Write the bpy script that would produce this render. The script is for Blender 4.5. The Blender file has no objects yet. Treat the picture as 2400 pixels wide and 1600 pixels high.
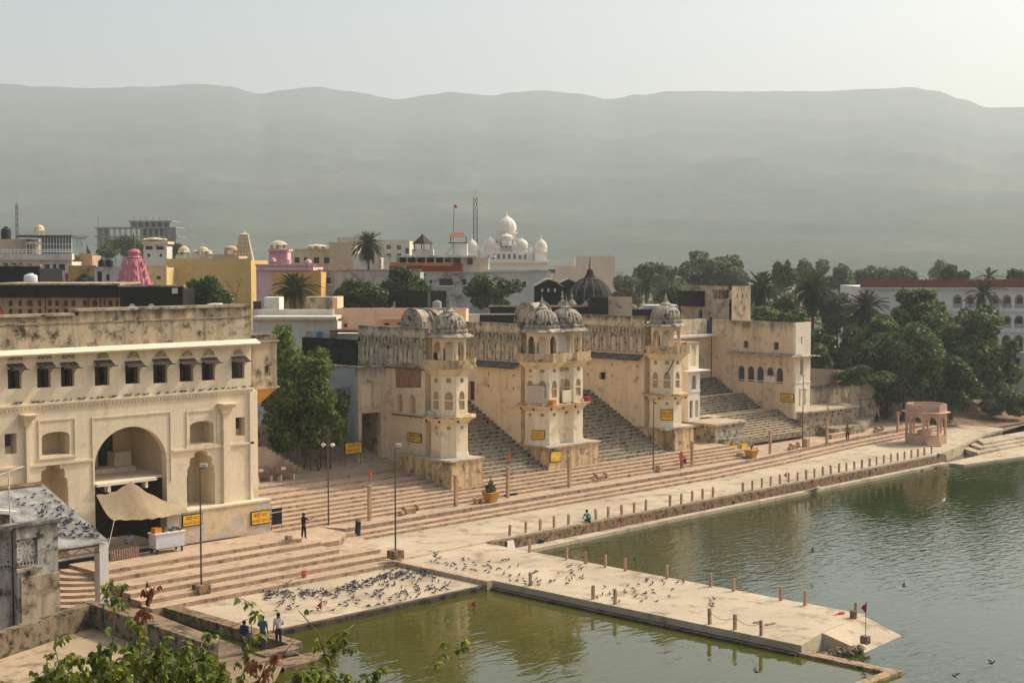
import bpy, math, random
from mathutils import Vector, Matrix, noise
from mathutils.geometry import tessellate_polygon
SC = bpy.context.scene
COL = SC.collection
# ---------------------------------------------------------------- camera, sky, sun, exposure
EYE = Vector((0.0, 0.0, 21.0)); FPX = 3570.0
YAW = math.radians(44.5); PIT = math.atan(200 / FPX)
cam_d = bpy.data.cameras.new('camera'); cam = bpy.data.objects.new('camera', cam_d); COL.objects.link(cam)
cam.location = EYE; cam.rotation_euler = (math.pi / 2 - PIT, 0, YAW - math.pi / 2)
cam_d.sensor_width = 36; cam_d.lens = FPX / 2400 * 36; cam_d.clip_start = 0.5; cam_d.clip_end = 20000
SC.camera = cam
SUN_EL = math.radians(43); SUN_AZ = math.radians(-15)          # azimuth in the plan, from the +X axis
W = bpy.data.worlds.new('World'); SC.world = W; W.use_nodes = True
wn = W.node_tree.nodes; wl = W.node_tree.links
sky = wn.new('ShaderNodeTexSky'); sky.sky_type = 'NISHITA'; sky.sun_disc = False
sky.sun_elevation = SUN_EL; sky.sun_rotation = math.pi / 2 - SUN_AZ
sky.air_density = 1.0; sky.dust_density = 7.5; sky.ozone_density = 1.0; sky.altitude = 500
tint = wn.new('ShaderNodeMix'); tint.data_type = 'RGBA'; tint.blend_type = 'MULTIPLY'; tint.inputs[0].default_value = 1; tint.inputs[7].default_value = (1.0, 0.97, 0.90, 1)
wl.new(sky.outputs[0], tint.inputs[6]); wl.new(tint.outputs[2], wn['Background'].inputs[0]); wn['Background'].inputs[1].default_value = 0.15
sd = bpy.data.lights.new('sun', 'SUN'); sun = bpy.data.objects.new('sun', sd); COL.objects.link(sun)
sd.energy = 2.55; sd.angle = math.radians(0.6); sd.color = (1.0, 0.94, 0.83)
sdir = Vector((math.cos(SUN_EL) * math.cos(SUN_AZ), math.cos(SUN_EL) * math.sin(SUN_AZ), math.sin(SUN_EL)))
sun.rotation_euler = sdir.to_track_quat('Z', 'Y').to_euler(); sun.location = (200, -60, 200)
SC.view_settings.view_transform = 'Standard'; SC.view_settings.look = 'None'
SC.view_settings.exposure = 0.30; SC.view_settings.gamma = 1.0
try: SC.view_settings.use_curve_mapping = False
except Exception: pass
SC.cycles.volume_bounces = 2; SC.cycles.max_bounces = 8; SC.cycles.diffuse_bounces = 4
SC.cycles.use_denoising = True
# ---------------------------------------------------------------- measuring: rays of the photograph's pixels (2400 x 1600)
_c, _s = math.cos(YAW), math.sin(YAW)
def ray(u, v):
    x = (u - 1200) / FPX; y = (800 - v) / FPX
    fw = math.cos(PIT) + y * math.sin(PIT); up = -math.sin(PIT) + y * math.cos(PIT)
    return Vector((_c * fw + _s * x, _s * fw - _c * x, up))
def onz(u, v, z):
    d = ray(u, v); t = (z - EYE.z) / d.z; return (d.x * t, d.y * t)
def onb(u, v, b):
    d = ray(u, v); t = b / d.y; return (d.x * t, EYE.z + d.z * t)
def ona(u, v, a):
    d = ray(u, v); t = a / d.x; return (d.y * t, EYE.z + d.z * t)
def dep(u, v, D):
    d = ray(u, v); t = D / (_c * d.x + _s * d.y); return (d.x * t, d.y * t, EYE.z + d.z * t)
# ---------------------------------------------------------------- mesh builder
class M:
    def __init__(s): s.v = []; s.f = []; s.mi = []
    def add(s, vs, fs, mi=0):
        k = len(s.v); s.v += [tuple(p) for p in vs]
        for f in fs: s.f.append([i + k for i in f]); s.mi.append(mi)
    def box(s, x0, x1, y0, y1, z0, z1, mi=0):
        if x0 > x1: x0, x1 = x1, x0
        if y0 > y1: y0, y1 = y1, y0
        s.add([(x0,y0,z0),(x1,y0,z0),(x1,y1,z0),(x0,y1,z0),(x0,y0,z1),(x1,y0,z1),(x1,y1,z1),(x0,y1,z1)],
              [(3,2,1,0),(4,5,6,7),(0,1,5,4),(1,2,6,5),(2,3,7,6),(3,0,4,7)], mi); return s
    def obox(s, c, ax, ay, hx, hy, z0, z1, mi=0):           # box turned in plan: centre, two unit axes, half sizes
        c = Vector((c[0], c[1])); ax = Vector(ax); ay = Vector(ay)
        p = [c - ax*hx - ay*hy, c + ax*hx - ay*hy, c + ax*hx + ay*hy, c - ax*hx + ay*hy]
        return s.prism(p, z0, z1, mi)
    def prism(s, poly, z0, z1, mi=0, top=None):
        n = len(poly); top = top or poly
        ar = sum(poly[i][0]*poly[(i+1)%n][1] - poly[(i+1)%n][0]*poly[i][1] for i in range(n))
        if ar < 0: poly = list(reversed(poly)); top = list(reversed(top))
        vs = [(p[0], p[1], z0) for p in poly] + [(p[0], p[1], z1) for p in top]
        fs = [tuple(reversed(range(n))), tuple(range(n, 2*n))] + [(i, (i+1)%n, n+(i+1)%n, n+i) for i in range(n)]
        s.add(vs, fs, mi); return s
    def lathe(s, prof, cx, cy, n=16, mi=0, rib=None, ph=0.0, sx=1.0, sy=1.0):
        vs = []; fs = []
        for (r, z) in prof:
            for i in range(n):
                a = ph + 2*math.pi*i/n; q = r if rib is None else r*(1 - rib*(i % 2))
                vs.append((cx + q*sx*math.cos(a), cy + q*sy*math.sin(a), z))
        for j in range(len(prof)-1):
            for i in range(n):
                fs.append((j*n+i, j*n+(i+1)%n, (j+1)*n+(i+1)%n, (j+1)*n+i))
        fs.append(tuple(reversed(range(n)))); fs.append(tuple(range((len(prof)-1)*n, len(prof)*n)))
        s.add(vs, fs, mi); return s
    def tube(s, pts, r, n=6, mi=0):
        pts = [Vector(p) for p in pts]; rs = r if isinstance(r, (list, tuple)) else [r]*len(pts)
        vs = []
        for i, p in enumerate(pts):
            d = (pts[min(i+1, len(pts)-1)] - pts[max(i-1, 0)]).normalized()
            u = d.cross(Vector((0, 0, 1)))
            if u.length < 1e-3: u = Vector((1, 0, 0))
            u.normalize(); w = u.cross(d)
            for k in range(n):
                a = 2*math.pi*k/n; vs.append(p + (u*math.cos(a) + w*math.sin(a))*rs[i])
        fs = [(i*n+k, (i+1)*n+k, (i+1)*n+(k+1)%n, i*n+(k+1)%n) for i in range(len(pts)-1) for k in range(n)]
        fs += [tuple(range(n)), tuple(reversed(range((len(pts)-1)*n, len(pts)*n)))]
        s.add(vs, fs, mi); return s
    def wall(s, o, e, nin, outer, holes=(), th=0.4, mi=0, back=True):
        """wall in the plane o + e*u + z, thickness th along nin (into the building); outer and holes are (u, z) loops"""
        e = Vector((e[0], e[1], 0)); nv = Vector((nin[0], nin[1], 0)); o = Vector((o[0], o[1], 0))
        loops = [list(outer)] + [list(h) for h in holes]
        flat = [p for L in loops for p in L]
        fr = [o + e*p[0] + Vector((0, 0, p[1])) for p in flat]; bk = [p + nv*th for p in fr]; n = len(flat)
        tri = tessellate_polygon([[Vector((p[0], p[1], 0)) for p in L] for L in loops])
        fs = [tuple(t) for t in tri]
        if back: fs += [tuple(n + i for i in reversed(t)) for t in tri]
        k = 0
        for L in loops:
            m = len(L)
            for i in range(m):
                a, b = k+i, k+(i+1)%m; fs.append((a, b, n+b, n+a))
            k += m
        s.add(fr + bk, fs, mi); return s
    def build(s, name, mats, parent=None, smooth=False, origin=None):
        if not isinstance(mats, (list, tuple)): mats = [mats]
        o = None
        if parent is not None: off = base_of(parent)
        else:
            if origin is None:
                xs = [p[0] for p in s.v]; ys = [p[1] for p in s.v]; zs = [p[2] for p in s.v]
                origin = ((min(xs)+max(xs))/2, (min(ys)+max(ys))/2, min(zs))
            off = Vector(origin)
        me = bpy.data.meshes.new(name)
        me.from_pydata([(p[0]-off[0], p[1]-off[1], p[2]-off[2]) for p in s.v], [], s.f)
        for m_ in mats: me.materials.append(m_)
        if len(mats) > 1: me.polygons.foreach_set('material_index', s.mi)
        if smooth: me.polygons.foreach_set('use_smooth', [True]*len(s.f))
        me.update()
        o = bpy.data.objects.new(name, me); COL.objects.link(o)
        if parent is not None: o.parent = parent
        else: o.location = off
        BASE[o.name] = off
        return o
BASE = {}
def base_of(o):
    return BASE[o.name]
def tag(o, label=None, cat=None, group=None, kind=None):
    if label: o['label'] = label
    if cat: o['category'] = cat
    if group: o['group'] = group
    if kind: o['kind'] = kind
    return o
def thing(name, label, cat, loc, group=None):
    o = bpy.data.objects.new(name, None); COL.objects.link(o); o.location = loc; o.empty_display_size = 0.3
    BASE[o.name] = Vector(loc); return tag(o, label, cat, group)
def struct(name, m, mat, smooth=False):
    return tag(m.build(name, mat, smooth=smooth), kind='structure')
KIDS = {}
def copy_tree(o, parent=None, loc=None, rz=None, scale=None):
    c = o.copy(); COL.objects.link(c)
    for k in ('label', 'group'):
        pass
    if parent is not None: c.parent = parent
    if loc is not None: c.location = loc
    if rz is not None: c.rotation_euler = (0, 0, rz)
    if scale is not None: c.scale = (scale,)*3 if not hasattr(scale, '__len__') else scale
    for ch in o.children: copy_tree(ch, c)
    return c
def instance(name, me, parent, loc, rot=(0, 0, 0), scale=(1, 1, 1)):      # a part that shares its mesh with alike parts
    o = bpy.data.objects.new(name, me); COL.objects.link(o); o.parent = parent
    off = base_of(parent); o.location = (loc[0]-off[0], loc[1]-off[1], loc[2]-off[2]); o.rotation_euler = rot; o.scale = scale
    BASE[o.name] = Vector(loc); return o
def mesh_of(name, m, mats, smooth=False):                                    # mesh data alone, modelled about its own origin
    if not isinstance(mats, (list, tuple)): mats = [mats]
    me = bpy.data.meshes.new(name); me.from_pydata(m.v, [], m.f)
    for q in mats: me.materials.append(q)
    if len(mats) > 1: me.polygons.foreach_set('material_index', m.mi)
    if smooth: me.polygons.foreach_set('use_smooth', [True]*len(m.f))
    me.update(); return me
ORD = ['first','second','third','fourth','fifth','sixth','seventh','eighth','ninth','tenth','eleventh','twelfth','thirteenth','fourteenth',
 'fifteenth','sixteenth','seventeenth','eighteenth','nineteenth','twentieth','twenty-first','twenty-second','twenty-third','twenty-fourth',
 'twenty-fifth','twenty-sixth','twenty-seventh','twenty-eighth','twenty-ninth','thirtieth','thirty-first','thirty-second','thirty-third','thirty-fourth','thirty-fifth','thirty-sixth']
# outlines of openings
def rect(x0, x1, z0, z1): return [(x0, z0), (x1, z0), (x1, z1), (x0, z1)]
def arch(x0, x1, z0, zs, zt, n=14, pw=1.0):
    """jambs from z0 to the springing zs, then a rounded head rising to zt"""
    c = (x0+x1)/2; r = (x1-x0)/2; pts = [(x0, z0), (x1, z0)]
    for i in range(n+1):
        a = math.pi*i/n; cx = math.cos(a); pts.append((c + r*(abs(cx)**pw)*(1 if cx >= 0 else -1), zs + (zt-zs)*math.sin(a)))
    return pts
def cusped(x0, x1, z0, zs, zt, foils=3):
    """pointed arch with a scalloped edge: foils lobes on either side of the apex"""
    c = (x0+x1)/2; r = (x1-x0)/2; h = zt-zs; pts = [(x0, z0), (x1, z0), (x1, zs)]; N = foils*5; half = []
    for i in range(1, N):
        t = i/N; a = t*math.pi/2; o = 0.86+0.14*abs(math.sin(math.pi*t*foils))**0.8
        half.append((r*math.cos(a)**0.8*o, h*0.95*math.sin(a)*o))
    pts += [(c+x, zs+z) for x, z in half] + [(c, zt)] + [(c-x, zs+z) for x, z in reversed(half)] + [(x0, zs)]
    return pts
# ---------------------------------------------------------------- materials
def lin(c): 
    c /= 255.0; return c/12.92 if c <= 0.04045 else ((c+0.055)/1.055)**2.4
def C(r, g, b): return (lin(r), lin(g), lin(b), 1)
MATS = {}
def new_mat(name):
    m = bpy.data.materials.new(name); m.use_nodes = True; nt = m.node_tree
    return m, nt.nodes, nt.links, nt.nodes['Principled BSDF']
def flat(name, col, rough=0.8, spec=0.3, metal=0.0, grain=0.12, gs=6.0):
    if name in MATS: return MATS[name]
    m, n, l, p = new_mat(name); p.inputs['Roughness'].default_value = rough; p.inputs['Specular IOR Level'].default_value = spec
    p.inputs['Metallic'].default_value = metal
    g = n.new('ShaderNodeNewGeometry'); t = n.new('ShaderNodeTexNoise'); t.inputs['Scale'].default_value = gs; t.inputs['Detail'].default_value = 5
    l.new(g.outputs['Position'], t.inputs['Vector'])
    mr = n.new('ShaderNodeMapRange'); mr.inputs[1].default_value = 0.3; mr.inputs[2].default_value = 0.7
    mr.inputs[3].default_value = 1-grain*1.6; mr.inputs[4].default_value = 1+grain; l.new(t.outputs['Fac'], mr.inputs[0])
    mx = n.new('ShaderNodeMix'); mx.data_type = 'RGBA'; mx.blend_type = 'MULTIPLY'; mx.inputs[0].default_value = 1
    mx.inputs[6].default_value = col; l.new(mr.outputs[0], mx.inputs[7]); l.new(mx.outputs[2], p.inputs['Base Color'])
    MATS[name] = m; return m
def plaster(name, base, dirt=(0.045, 0.04, 0.034, 1), amt=0.35, streak=0.6, scale=0.5, top=None, peel=None, peel_amt=0.0, bump=0.25, rough=0.92, var=0.16):
    """weathered lime plaster or stone: mottled base, blotches and rain streaks of mould, a mouldy band below a parapet top, peeled patches"""
    if name in MATS: return MATS[name]
    m, n, l, p = new_mat(name); p.inputs['Roughness'].default_value = rough; p.inputs['Specular IOR Level'].default_value = 0.2
    g = n.new('ShaderNodeNewGeometry')
    def nz(sc, det, ro=0.55, mp=None):
        t = n.new('ShaderNodeTexNoise'); t.inputs['Scale'].default_value = sc; t.inputs['Detail'].default_value = det; t.inputs['Roughness'].default_value = ro
        if mp:
            q = n.new('ShaderNodeMapping'); q.inputs['Scale'].default_value = mp; l.new(g.outputs['Position'], q.inputs[0]); l.new(q.outputs[0], t.inputs['Vector'])
        else: l.new(g.outputs['Position'], t.inputs['Vector'])
        return t.outputs['Fac']
    def mr(src, a, b, c, d):
        q = n.new('ShaderNodeMapRange'); q.inputs[1].default_value = a; q.inputs[2].default_value = b; q.inputs[3].default_value = c; q.inputs[4].default_value = d
        q.clamp = True; l.new(src, q.inputs[0]); return q.outputs[0]
    def mth(op, a, b):
        q = n.new('ShaderNodeMath'); q.operation = op; q.use_clamp = False
        for i, x in enumerate((a, b)):
            if isinstance(x, (int, float)): q.inputs[i].default_value = x
            else: l.new(x, q.inputs[i])
        return q.outputs[0]
    def mix(f, a, b, bl='MIX'):
        q = n.new('ShaderNodeMix'); q.data_type = 'RGBA'; q.blend_type = bl
        for i, x in ((0, f), (6, a), (7, b)):
            if isinstance(x, (int, float)): q.inputs[i].default_value = x
            elif isinstance(x, tuple): q.inputs[i].default_value = x
            else: l.new(x, q.inputs[i])
        return q.outputs[2]
    big = nz(scale*0.5, 4); blot = nz(scale*1.6, 9, 0.68); stk = nz(1.0, 7, 0.6, (scale*2.6, scale*2.6, scale*0.22)); fine = nz(9.0, 4)
    col = mix(1.0, base, mr(big, 0.3, 0.7, 1-var, 1+var*0.5), 'MULTIPLY')
    if peel: 
        col = mix(mth('MULTIPLY', mr(nz(scale*0.9, 8, 0.62), 0.52-peel_amt*0.2, 0.56-peel_amt*0.2, 0, 1), 0.9), col, peel)
    d1 = mr(blot, 0.60-amt*0.22, 0.72-amt*0.16, 0, 1); d2 = mr(stk, 0.60-streak*0.18, 0.78-streak*0.12, 0, streak)
    d = mth('MULTIPLY', mth('MAXIMUM', d1, d2), min(1.0, amt*1.9))
    if top:
        sp = n.new('ShaderNodeSeparateXYZ'); l.new(g.outputs['Position'], sp.inputs[0])
        gr = mr(sp.outputs['Z'], top[0]-top[1], top[0], 0, 1)
        dt = mr(mth('ADD', mth('MULTIPLY', mth('ADD', blot, stk), 0.5), mth('MULTIPLY', gr, 0.32)), 0.60, 0.80, 0, top[2])
        d = mth('MAXIMUM', d, dt)
    col = mix(d, col, dirt)
    col = mix(1.0, col, mr(fine, 0.3, 0.7, 0.86, 1.06), 'MULTIPLY')
    l.new(col, p.inputs['Base Color'])
    bp = n.new('ShaderNodeBump'); bp.inputs['Strength'].default_value = bump; bp.inputs['Distance'].default_value = 0.05
    l.new(mth('ADD', blot, mth('MULTIPLY', fine, 0.4)), bp.inputs['Height']); l.new(bp.outputs[0], p.inputs['Normal'])
    MATS[name] = m; return m
# ================================================================ THE SETTING
m_ground = plaster('dry_earth', C(150, 128, 100), C(70, 62, 48), amt=0.5, streak=0.0, scale=0.2)
m_pave = plaster('pale_paving', C(198, 180, 152), C(134, 114, 92), amt=0.40, streak=0.0, scale=0.42, bump=0.2, var=0.2)
m_step = plaster('pink_sandstone', C(196, 170, 142), C(118, 94, 74), amt=0.34, streak=0.45, scale=0.8, bump=0.2)
m_old = plaster('old_grey_stone', C(176, 160, 134), C(52, 48, 42), amt=0.58, streak=0.5, scale=1.2, bump=0.5)
m_quay = plaster('quay_rubble', C(150, 126, 98), C(72, 58, 42), amt=0.62, streak=0.5, scale=1.6, bump=0.7)
m_wet = plaster('wet_concrete', C(96, 84, 66), C(26, 24, 20), amt=0.6, streak=0.6, scale=1.0, bump=0.4, rough=0.7)

def water(name, body, ripple, sc, rough):
    m, n, l, p = new_mat(name)
    p.inputs['Base Color'].default_value = body; p.inputs['Roughness'].default_value = rough; p.inputs['IOR'].default_value = 1.40
    p.inputs['Specular IOR Level'].default_value = 0.5
    g = n.new('ShaderNodeNewGeometry'); mp = n.new('ShaderNodeMapping'); mp.inputs['Rotation'].default_value = (0, 0, -YAW + math.radians(90)); mp.inputs['Scale'].default_value = (0.55, 1.35, 1)
    l.new(g.outputs['Position'], mp.inputs[0])
    a = n.new('ShaderNodeTexNoise'); a.inputs['Scale'].default_value = sc; a.inputs['Detail'].default_value = 2.5; a.inputs['Roughness'].default_value = 0.5; a.inputs['Distortion'].default_value = 0.5; l.new(mp.outputs[0], a.inputs['Vector'])
    b = n.new('ShaderNodeTexNoise'); b.inputs['Scale'].default_value = 0.035; b.inputs['Detail'].default_value = 2; l.new(g.outputs['Position'], b.inputs['Vector'])
    mr = n.new('ShaderNodeMapRange'); mr.inputs[1].default_value = 0.35; mr.inputs[2].default_value = 0.62; mr.inputs[3].default_value = ripple*0.35; mr.inputs[4].default_value = ripple; l.new(b.outputs['Fac'], mr.inputs[0])
    bp = n.new('ShaderNodeBump'); bp.inputs['Distance'].default_value = 0.16; l.new(mr.outputs[0], bp.inputs['Strength'])
    l.new(a.outputs['Fac'], bp.inputs['Height']); l.new(bp.outputs[0], p.inputs['Normal'])
    return m
m_lake = water('lake_green_water', C(50, 60, 24), 0.42, 1.5, 0.04)
m_pool = water('pool_green_water', C(74, 74, 22), 0.13, 1.1, 0.03)

def sheet(name, poly, z, mat):
    m = M(); m.add([(p[0], p[1], z) for p in poly], [tuple(range(len(poly)))] ); return struct(name, m, mat)
# water: open lake beyond the jetty, still pool between jetty, platform and the near bank
sheet('lake_water', [(66.6, 43.9), (66.6, 38.4), (60, 30), (40, -30), (60, -300), (900, -300), (900, 90), (175, 90), (140, 77.5), (75, 77.5), (74, 44)], 0.0, m_lake)
sheet('pool_water', [(66.5, 38.6), (66.5, 76.5), (45.0, 76.5), (20, 60), (0, 40), (0, -30), (40, -30), (60, 30)], 0.38, m_pool)
# land sheet: town side, reaching the hills
sheet('ground', [(-4000, 76.2), (139.5, 77.0), (150, 79.0), (160, 81.5), (175, 84), (260, 86), (900, 120), (6000, 120), (6000, 6600), (-4000, 6600)], 0.8, m_ground)
# far hills -----------------------------------------------------------------------------
def hills():
    ridge = [(-500, 214), (-200, 204), (0, 196), (110, 203), (204, 207), (340, 204), (470, 197), (540, 203), (612, 220), (690, 208), (750, 204), (820, 214), (938, 233),
             (1010, 222), (1061, 216), (1100, 219), (1153, 224), (1200, 216), (1265, 212), (1340, 219), (1428, 232), (1500, 222), (1580, 213), (1735, 214), (1940, 214),
             (2060, 208), (2130, 205), (2190, 214), (2245, 232), (2310, 252), (2400, 252), (2500, 262), (2800, 240), (3200, 250)]
    m = M(); nu, nr = 420, 110; R0, R1, R2 = 1150.0, 4500.0, 5900.0
    def rv(u):
        for (a, b) in zip(ridge, ridge[1:]):
            if a[0] <= u <= b[0]:
                t = (u-a[0])/(b[0]-a[0]); t = t*t*(3-2*t); return a[1] + (b[1]-a[1])*t
        return ridge[-1][1]
    vs = []
    for i in range(nu):
        u = -500 + 3700*i/(nu-1)
        d = ray(u, 600); d.z = 0; d.normalize()
        top = rv(u) + 2.0*noise.noise(Vector((u*0.03, 1, 0))) + 1.0*noise.noise(Vector((u*0.11, 5, 0)))
        dr = ray(u, top); hz = EYE.z + dr.z/Vector((dr.x, dr.y)).length*R1
        for j in range(nr):
            t = j/(nr-1)
            R = R0 + (R2-R0)*t
            s = (R-R0)/(R1-R0)
            if s <= 1: h = hz*(0.18*s + 0.82*s**1.75)
            else: h = hz*(1 - 0.8*(s-1)**1.3*2.0)
            x, y = d.x*R, d.y*R
            q = Vector((x*0.0013, y*0.0013, 3.0)); wv = noise.noise_vector(q*0.7)*0.6
            g1 = 1-2*abs(noise.noise(q+wv)); g2 = noise.multi_fractal(Vector((x*0.004, y*0.004, 5.0)), 1.0, 2.0, 5)-1
            amp = min(1, s*2.5)*max(0.0, min(1.0, (1-s)*2.6))
            h += (24*g1 + 16*g2)*amp + 6*noise.noise(Vector((x*0.012, y*0.012, 0)))*min(1, s*3)*(1 if s < .93 else .3)
            vs.append((x, y, 0.6 + max(0.0, h)))
    fs = [(i*nr+j, (i+1)*nr+j, (i+1)*nr+j+1, i*nr+j+1) for i in range(nu-1) for j in range(nr-1)]
    m.add(vs, fs)
    mt, n, l, p = new_mat('hill_scrub'); p.inputs['Roughness'].default_value = 0.95; p.inputs['Specular IOR Level'].default_value = 0.1
    g = n.new('ShaderNodeNewGeometry')
    t1 = n.new('ShaderNodeTexNoise'); t1.inputs['Scale'].default_value = 0.045; t1.inputs['Detail'].default_value = 9; t1.inputs['Roughness'].default_value = 0.72; l.new(g.outputs['Position'], t1.inputs['Vector'])
    t2 = n.new('ShaderNodeTexNoise'); t2.inputs['Scale'].default_value = 0.0035; t2.inputs['Detail'].default_value = 5; l.new(g.outputs['Position'], t2.inputs['Vector'])
    r1 = n.new('ShaderNodeValToRGB'); e = r1.color_ramp.elements
    e[0].position = 0.38; e[0].color = C(50, 62, 46); e[1].position = 0.66; e[1].color = C(98, 98, 80)
    mid = r1.color_ramp.elements.new(0.52); mid.color = C(68, 78, 60)
    ad = n.new('ShaderNodeMath'); ad.operation = 'MULTIPLY_ADD'; ad.inputs[1].default_value = 0.45; l.new(t2.outputs['Fac'], ad.inputs[0]); 
    sb = n.new('ShaderNodeMath'); sb.operation = 'MULTIPLY'; sb.inputs[1].default_value = 0.56; l.new(t1.outputs['Fac'], sb.inputs[0]); l.new(sb.outputs[0], ad.inputs[2])
    l.new(ad.outputs[0], r1.inputs[0]); l.new(r1.outputs[0], p.inputs['Base Color'])
    bp = n.new('ShaderNodeBump'); bp.inputs['Distance'].default_value = 6.0; bp.inputs['Strength'].default_value = 0.7; l.new(t1.outputs['Fac'], bp.inputs['Height']); l.new(bp.outputs[0], p.inputs['Normal'])
    struct('hills', m, mt, smooth=True)
hills()
# haze ----------------------------------------------------------------------------------
hz = M(); hz.box(-4200, 6600, -400, 7000, -1.0, 640.0)
m_hz = bpy.data.materials.new('haze_air'); m_hz.use_nodes = True; hn = m_hz.node_tree.nodes
hn.remove(hn['Principled BSDF']); hv = hn.new('ShaderNodeVolumePrincipled'); hv.inputs['Density'].default_value = 0.00022
hv.inputs['Color'].default_value = (0.86, 0.94, 0.965, 1); hv.inputs['Anisotropy'].default_value = 0.3
m_hz.node_tree.links.new(hv.outputs[0], hn['Material Output'].inputs['Volume'])
tag(hz.build('haze', m_hz), kind='stuff')
# quay, jetty, platform -------------------------------------------------------------------
QB = 75.6
m = M(); m.prism([(74.3, QB), (110, 76.1), (140.5, 76.7), (149.5, 79.0), (158, 81.2), (166, 83), (166, 90), (148, 96), (60, 96), (60, 79.2), (66, 75.2)], -0.6, 1.0); struct('quay_promenade', m, m_pave)
m = M(); m.prism([(74.4, QB-.05), (110, 76.05), (140.5, 76.62), (140.5, 76.25), (110, 75.72), (74.4, QB-.36)], -0.6, 0.93)
struct('quay_wall', m, m_quay)
m = M(); m.prism([(74.35, 75.2), (110, 75.6), (139.6, 76.2), (139.6, 75.4), (108, 74.9), (95, 74.7), (74.35, 73.9)], -0.6, 0.25); struct('quay_ledge', m, m_pave)
m = M(); m.prism([(66.0, 76.0), (74.3, 75.7), (74.3, 45.2), (69.0, 44.6), (66.0, 43.85)], -0.05, 0.9); struct('jetty', m, m_pave)
m = M(); m.box(65.55, 65.98, 43.95, 66.3, -0.6, 0.52); struct('jetty_footing', m, m_wet)
rq = [(*onz(1927, 1482, .88), .88), (*onz(2020, 1441, .88), .88), (*onz(2062, 1462, .5), .5), (*onz(2118, 1491, -.04), -.04), (*onz(2032, 1530, -.04), -.04)]
m = M(); m.add([*rq]+[(x, y, -.6) for x, y, z in rq], [(0,1,2),(0,2,4),(2,3,4),(5,6,1,0),(6,7,2,1),(7,8,3,2),(8,9,4,3),(9,5,0,4)]); struct('jetty_ramp', m, m_pave)
m = M(); m.box(65.85, 66.55, 38.3, 44.3, -0.8, 0.53); m.box(58.0, 65.84, 38.3, 38.9, -0.8, 0.531); struct('pool_wall', m, plaster('pool_wall_stone', C(176, 150, 118), C(60, 52, 40), amt=0.5, streak=0.5, scale=1.2))
m = M(); m.box(48.4, 65.3, 66.7, 74.7, -0.6, 0.7); struct('feeding_platform', m, m_pave)
m = M(); m.box(48.0, 65.6, 66.35, 66.69, -0.6, 0.68); struct('platform_edge', m, m_wet)
m = M(); m.box(65.3, 65.75, 66.32, 74.7, -0.6, 0.98); struct('platform_kerb', m, m_step)
m = M(); m.box(47.55, 48.39, 62.9, 75.6, -0.6, 0.92); m.box(45.3, 47.54, 61.9, 62.9, -0.6, 0.92); m.box(45.3, 48.6, 60.4, 61.89, -0.6, 0.6); struct('channel_wall', m, m_quay)
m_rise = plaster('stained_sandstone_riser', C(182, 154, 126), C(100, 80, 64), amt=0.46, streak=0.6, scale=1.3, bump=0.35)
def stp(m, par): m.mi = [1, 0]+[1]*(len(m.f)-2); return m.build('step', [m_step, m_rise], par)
# steps up from the platform to the haveli terrace
st = thing('terrace_steps', None, None, (57, 77, 0.7)); tag(st, kind='structure')
ends = [65.7, 66.1, 65.8, 63.0, 62.9, 62.1]; bs = [74.7, 75.9, 77.0, 77.9, 79.65, 80.7]
for i in range(6):
    m = M(); b1 = bs[i+1]+0.25 if i < 5 else 84.0
    m.box(46.8 + 0.0, ends[i], bs[i], b1, 0.2, 0.95 + 0.25*i + 0.002); stp(m, st)
# long ghat steps
gs = thing('ghat_steps', None, None, (90, 88, 1.0)); tag(gs, kind='structure')
lowb = [82.1, 82.75, 84.1]
for i in range(3):
    d = lowb[i]-82.1
    f = [(67.6+0.5*i, lowb[i]), (110, lowb[i]+0.3), (122, lowb[i]+1.3), (138, lowb[i]+3.3), (152, lowb[i]+4.3), (160, lowb[i]+5.0)]
    n_ = 0.9 if i < 2 else 14.0
    bk = [(160, lowb[i]+5.0+n_), (152, lowb[i]+4.3+n_), (138, lowb[i]+3.3+n_), (122, lowb[i]+1.3+n_), (110, lowb[i]+0.3+n_), (62.0, lowb[i]+n_)]
    m = M(); m.prism(f+bk, 0.6, 1.2+0.2*i); stp(m, gs)
ub = [86.05, 86.75, 87.55, 88.15, 88.85, 89.5, 90.45, 91.4, 92.8, 94.7]
for i, b in enumerate(ub):
    m = M(); b1 = ub[i+1]+0.4 if i < 9 else 112.0
    m.box(60.2, 84.2 if i > 3 else 88.2, b, b1, 1.2, 1.78 + 0.18*i); stp(m, gs)

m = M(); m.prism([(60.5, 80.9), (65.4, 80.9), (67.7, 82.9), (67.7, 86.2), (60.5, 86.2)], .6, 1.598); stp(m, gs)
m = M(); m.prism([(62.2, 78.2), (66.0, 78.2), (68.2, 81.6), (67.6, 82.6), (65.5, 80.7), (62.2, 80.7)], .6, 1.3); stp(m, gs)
# near bank on the left, under the shed and the roof house
sheet('near_bank', [(-60, 20), (26, 20), (34.6, 49.5), (45.3, 60.4), (46.8, 76.5), (46.8, 90), (-60, 90)], 0.82, m_ground)
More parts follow.
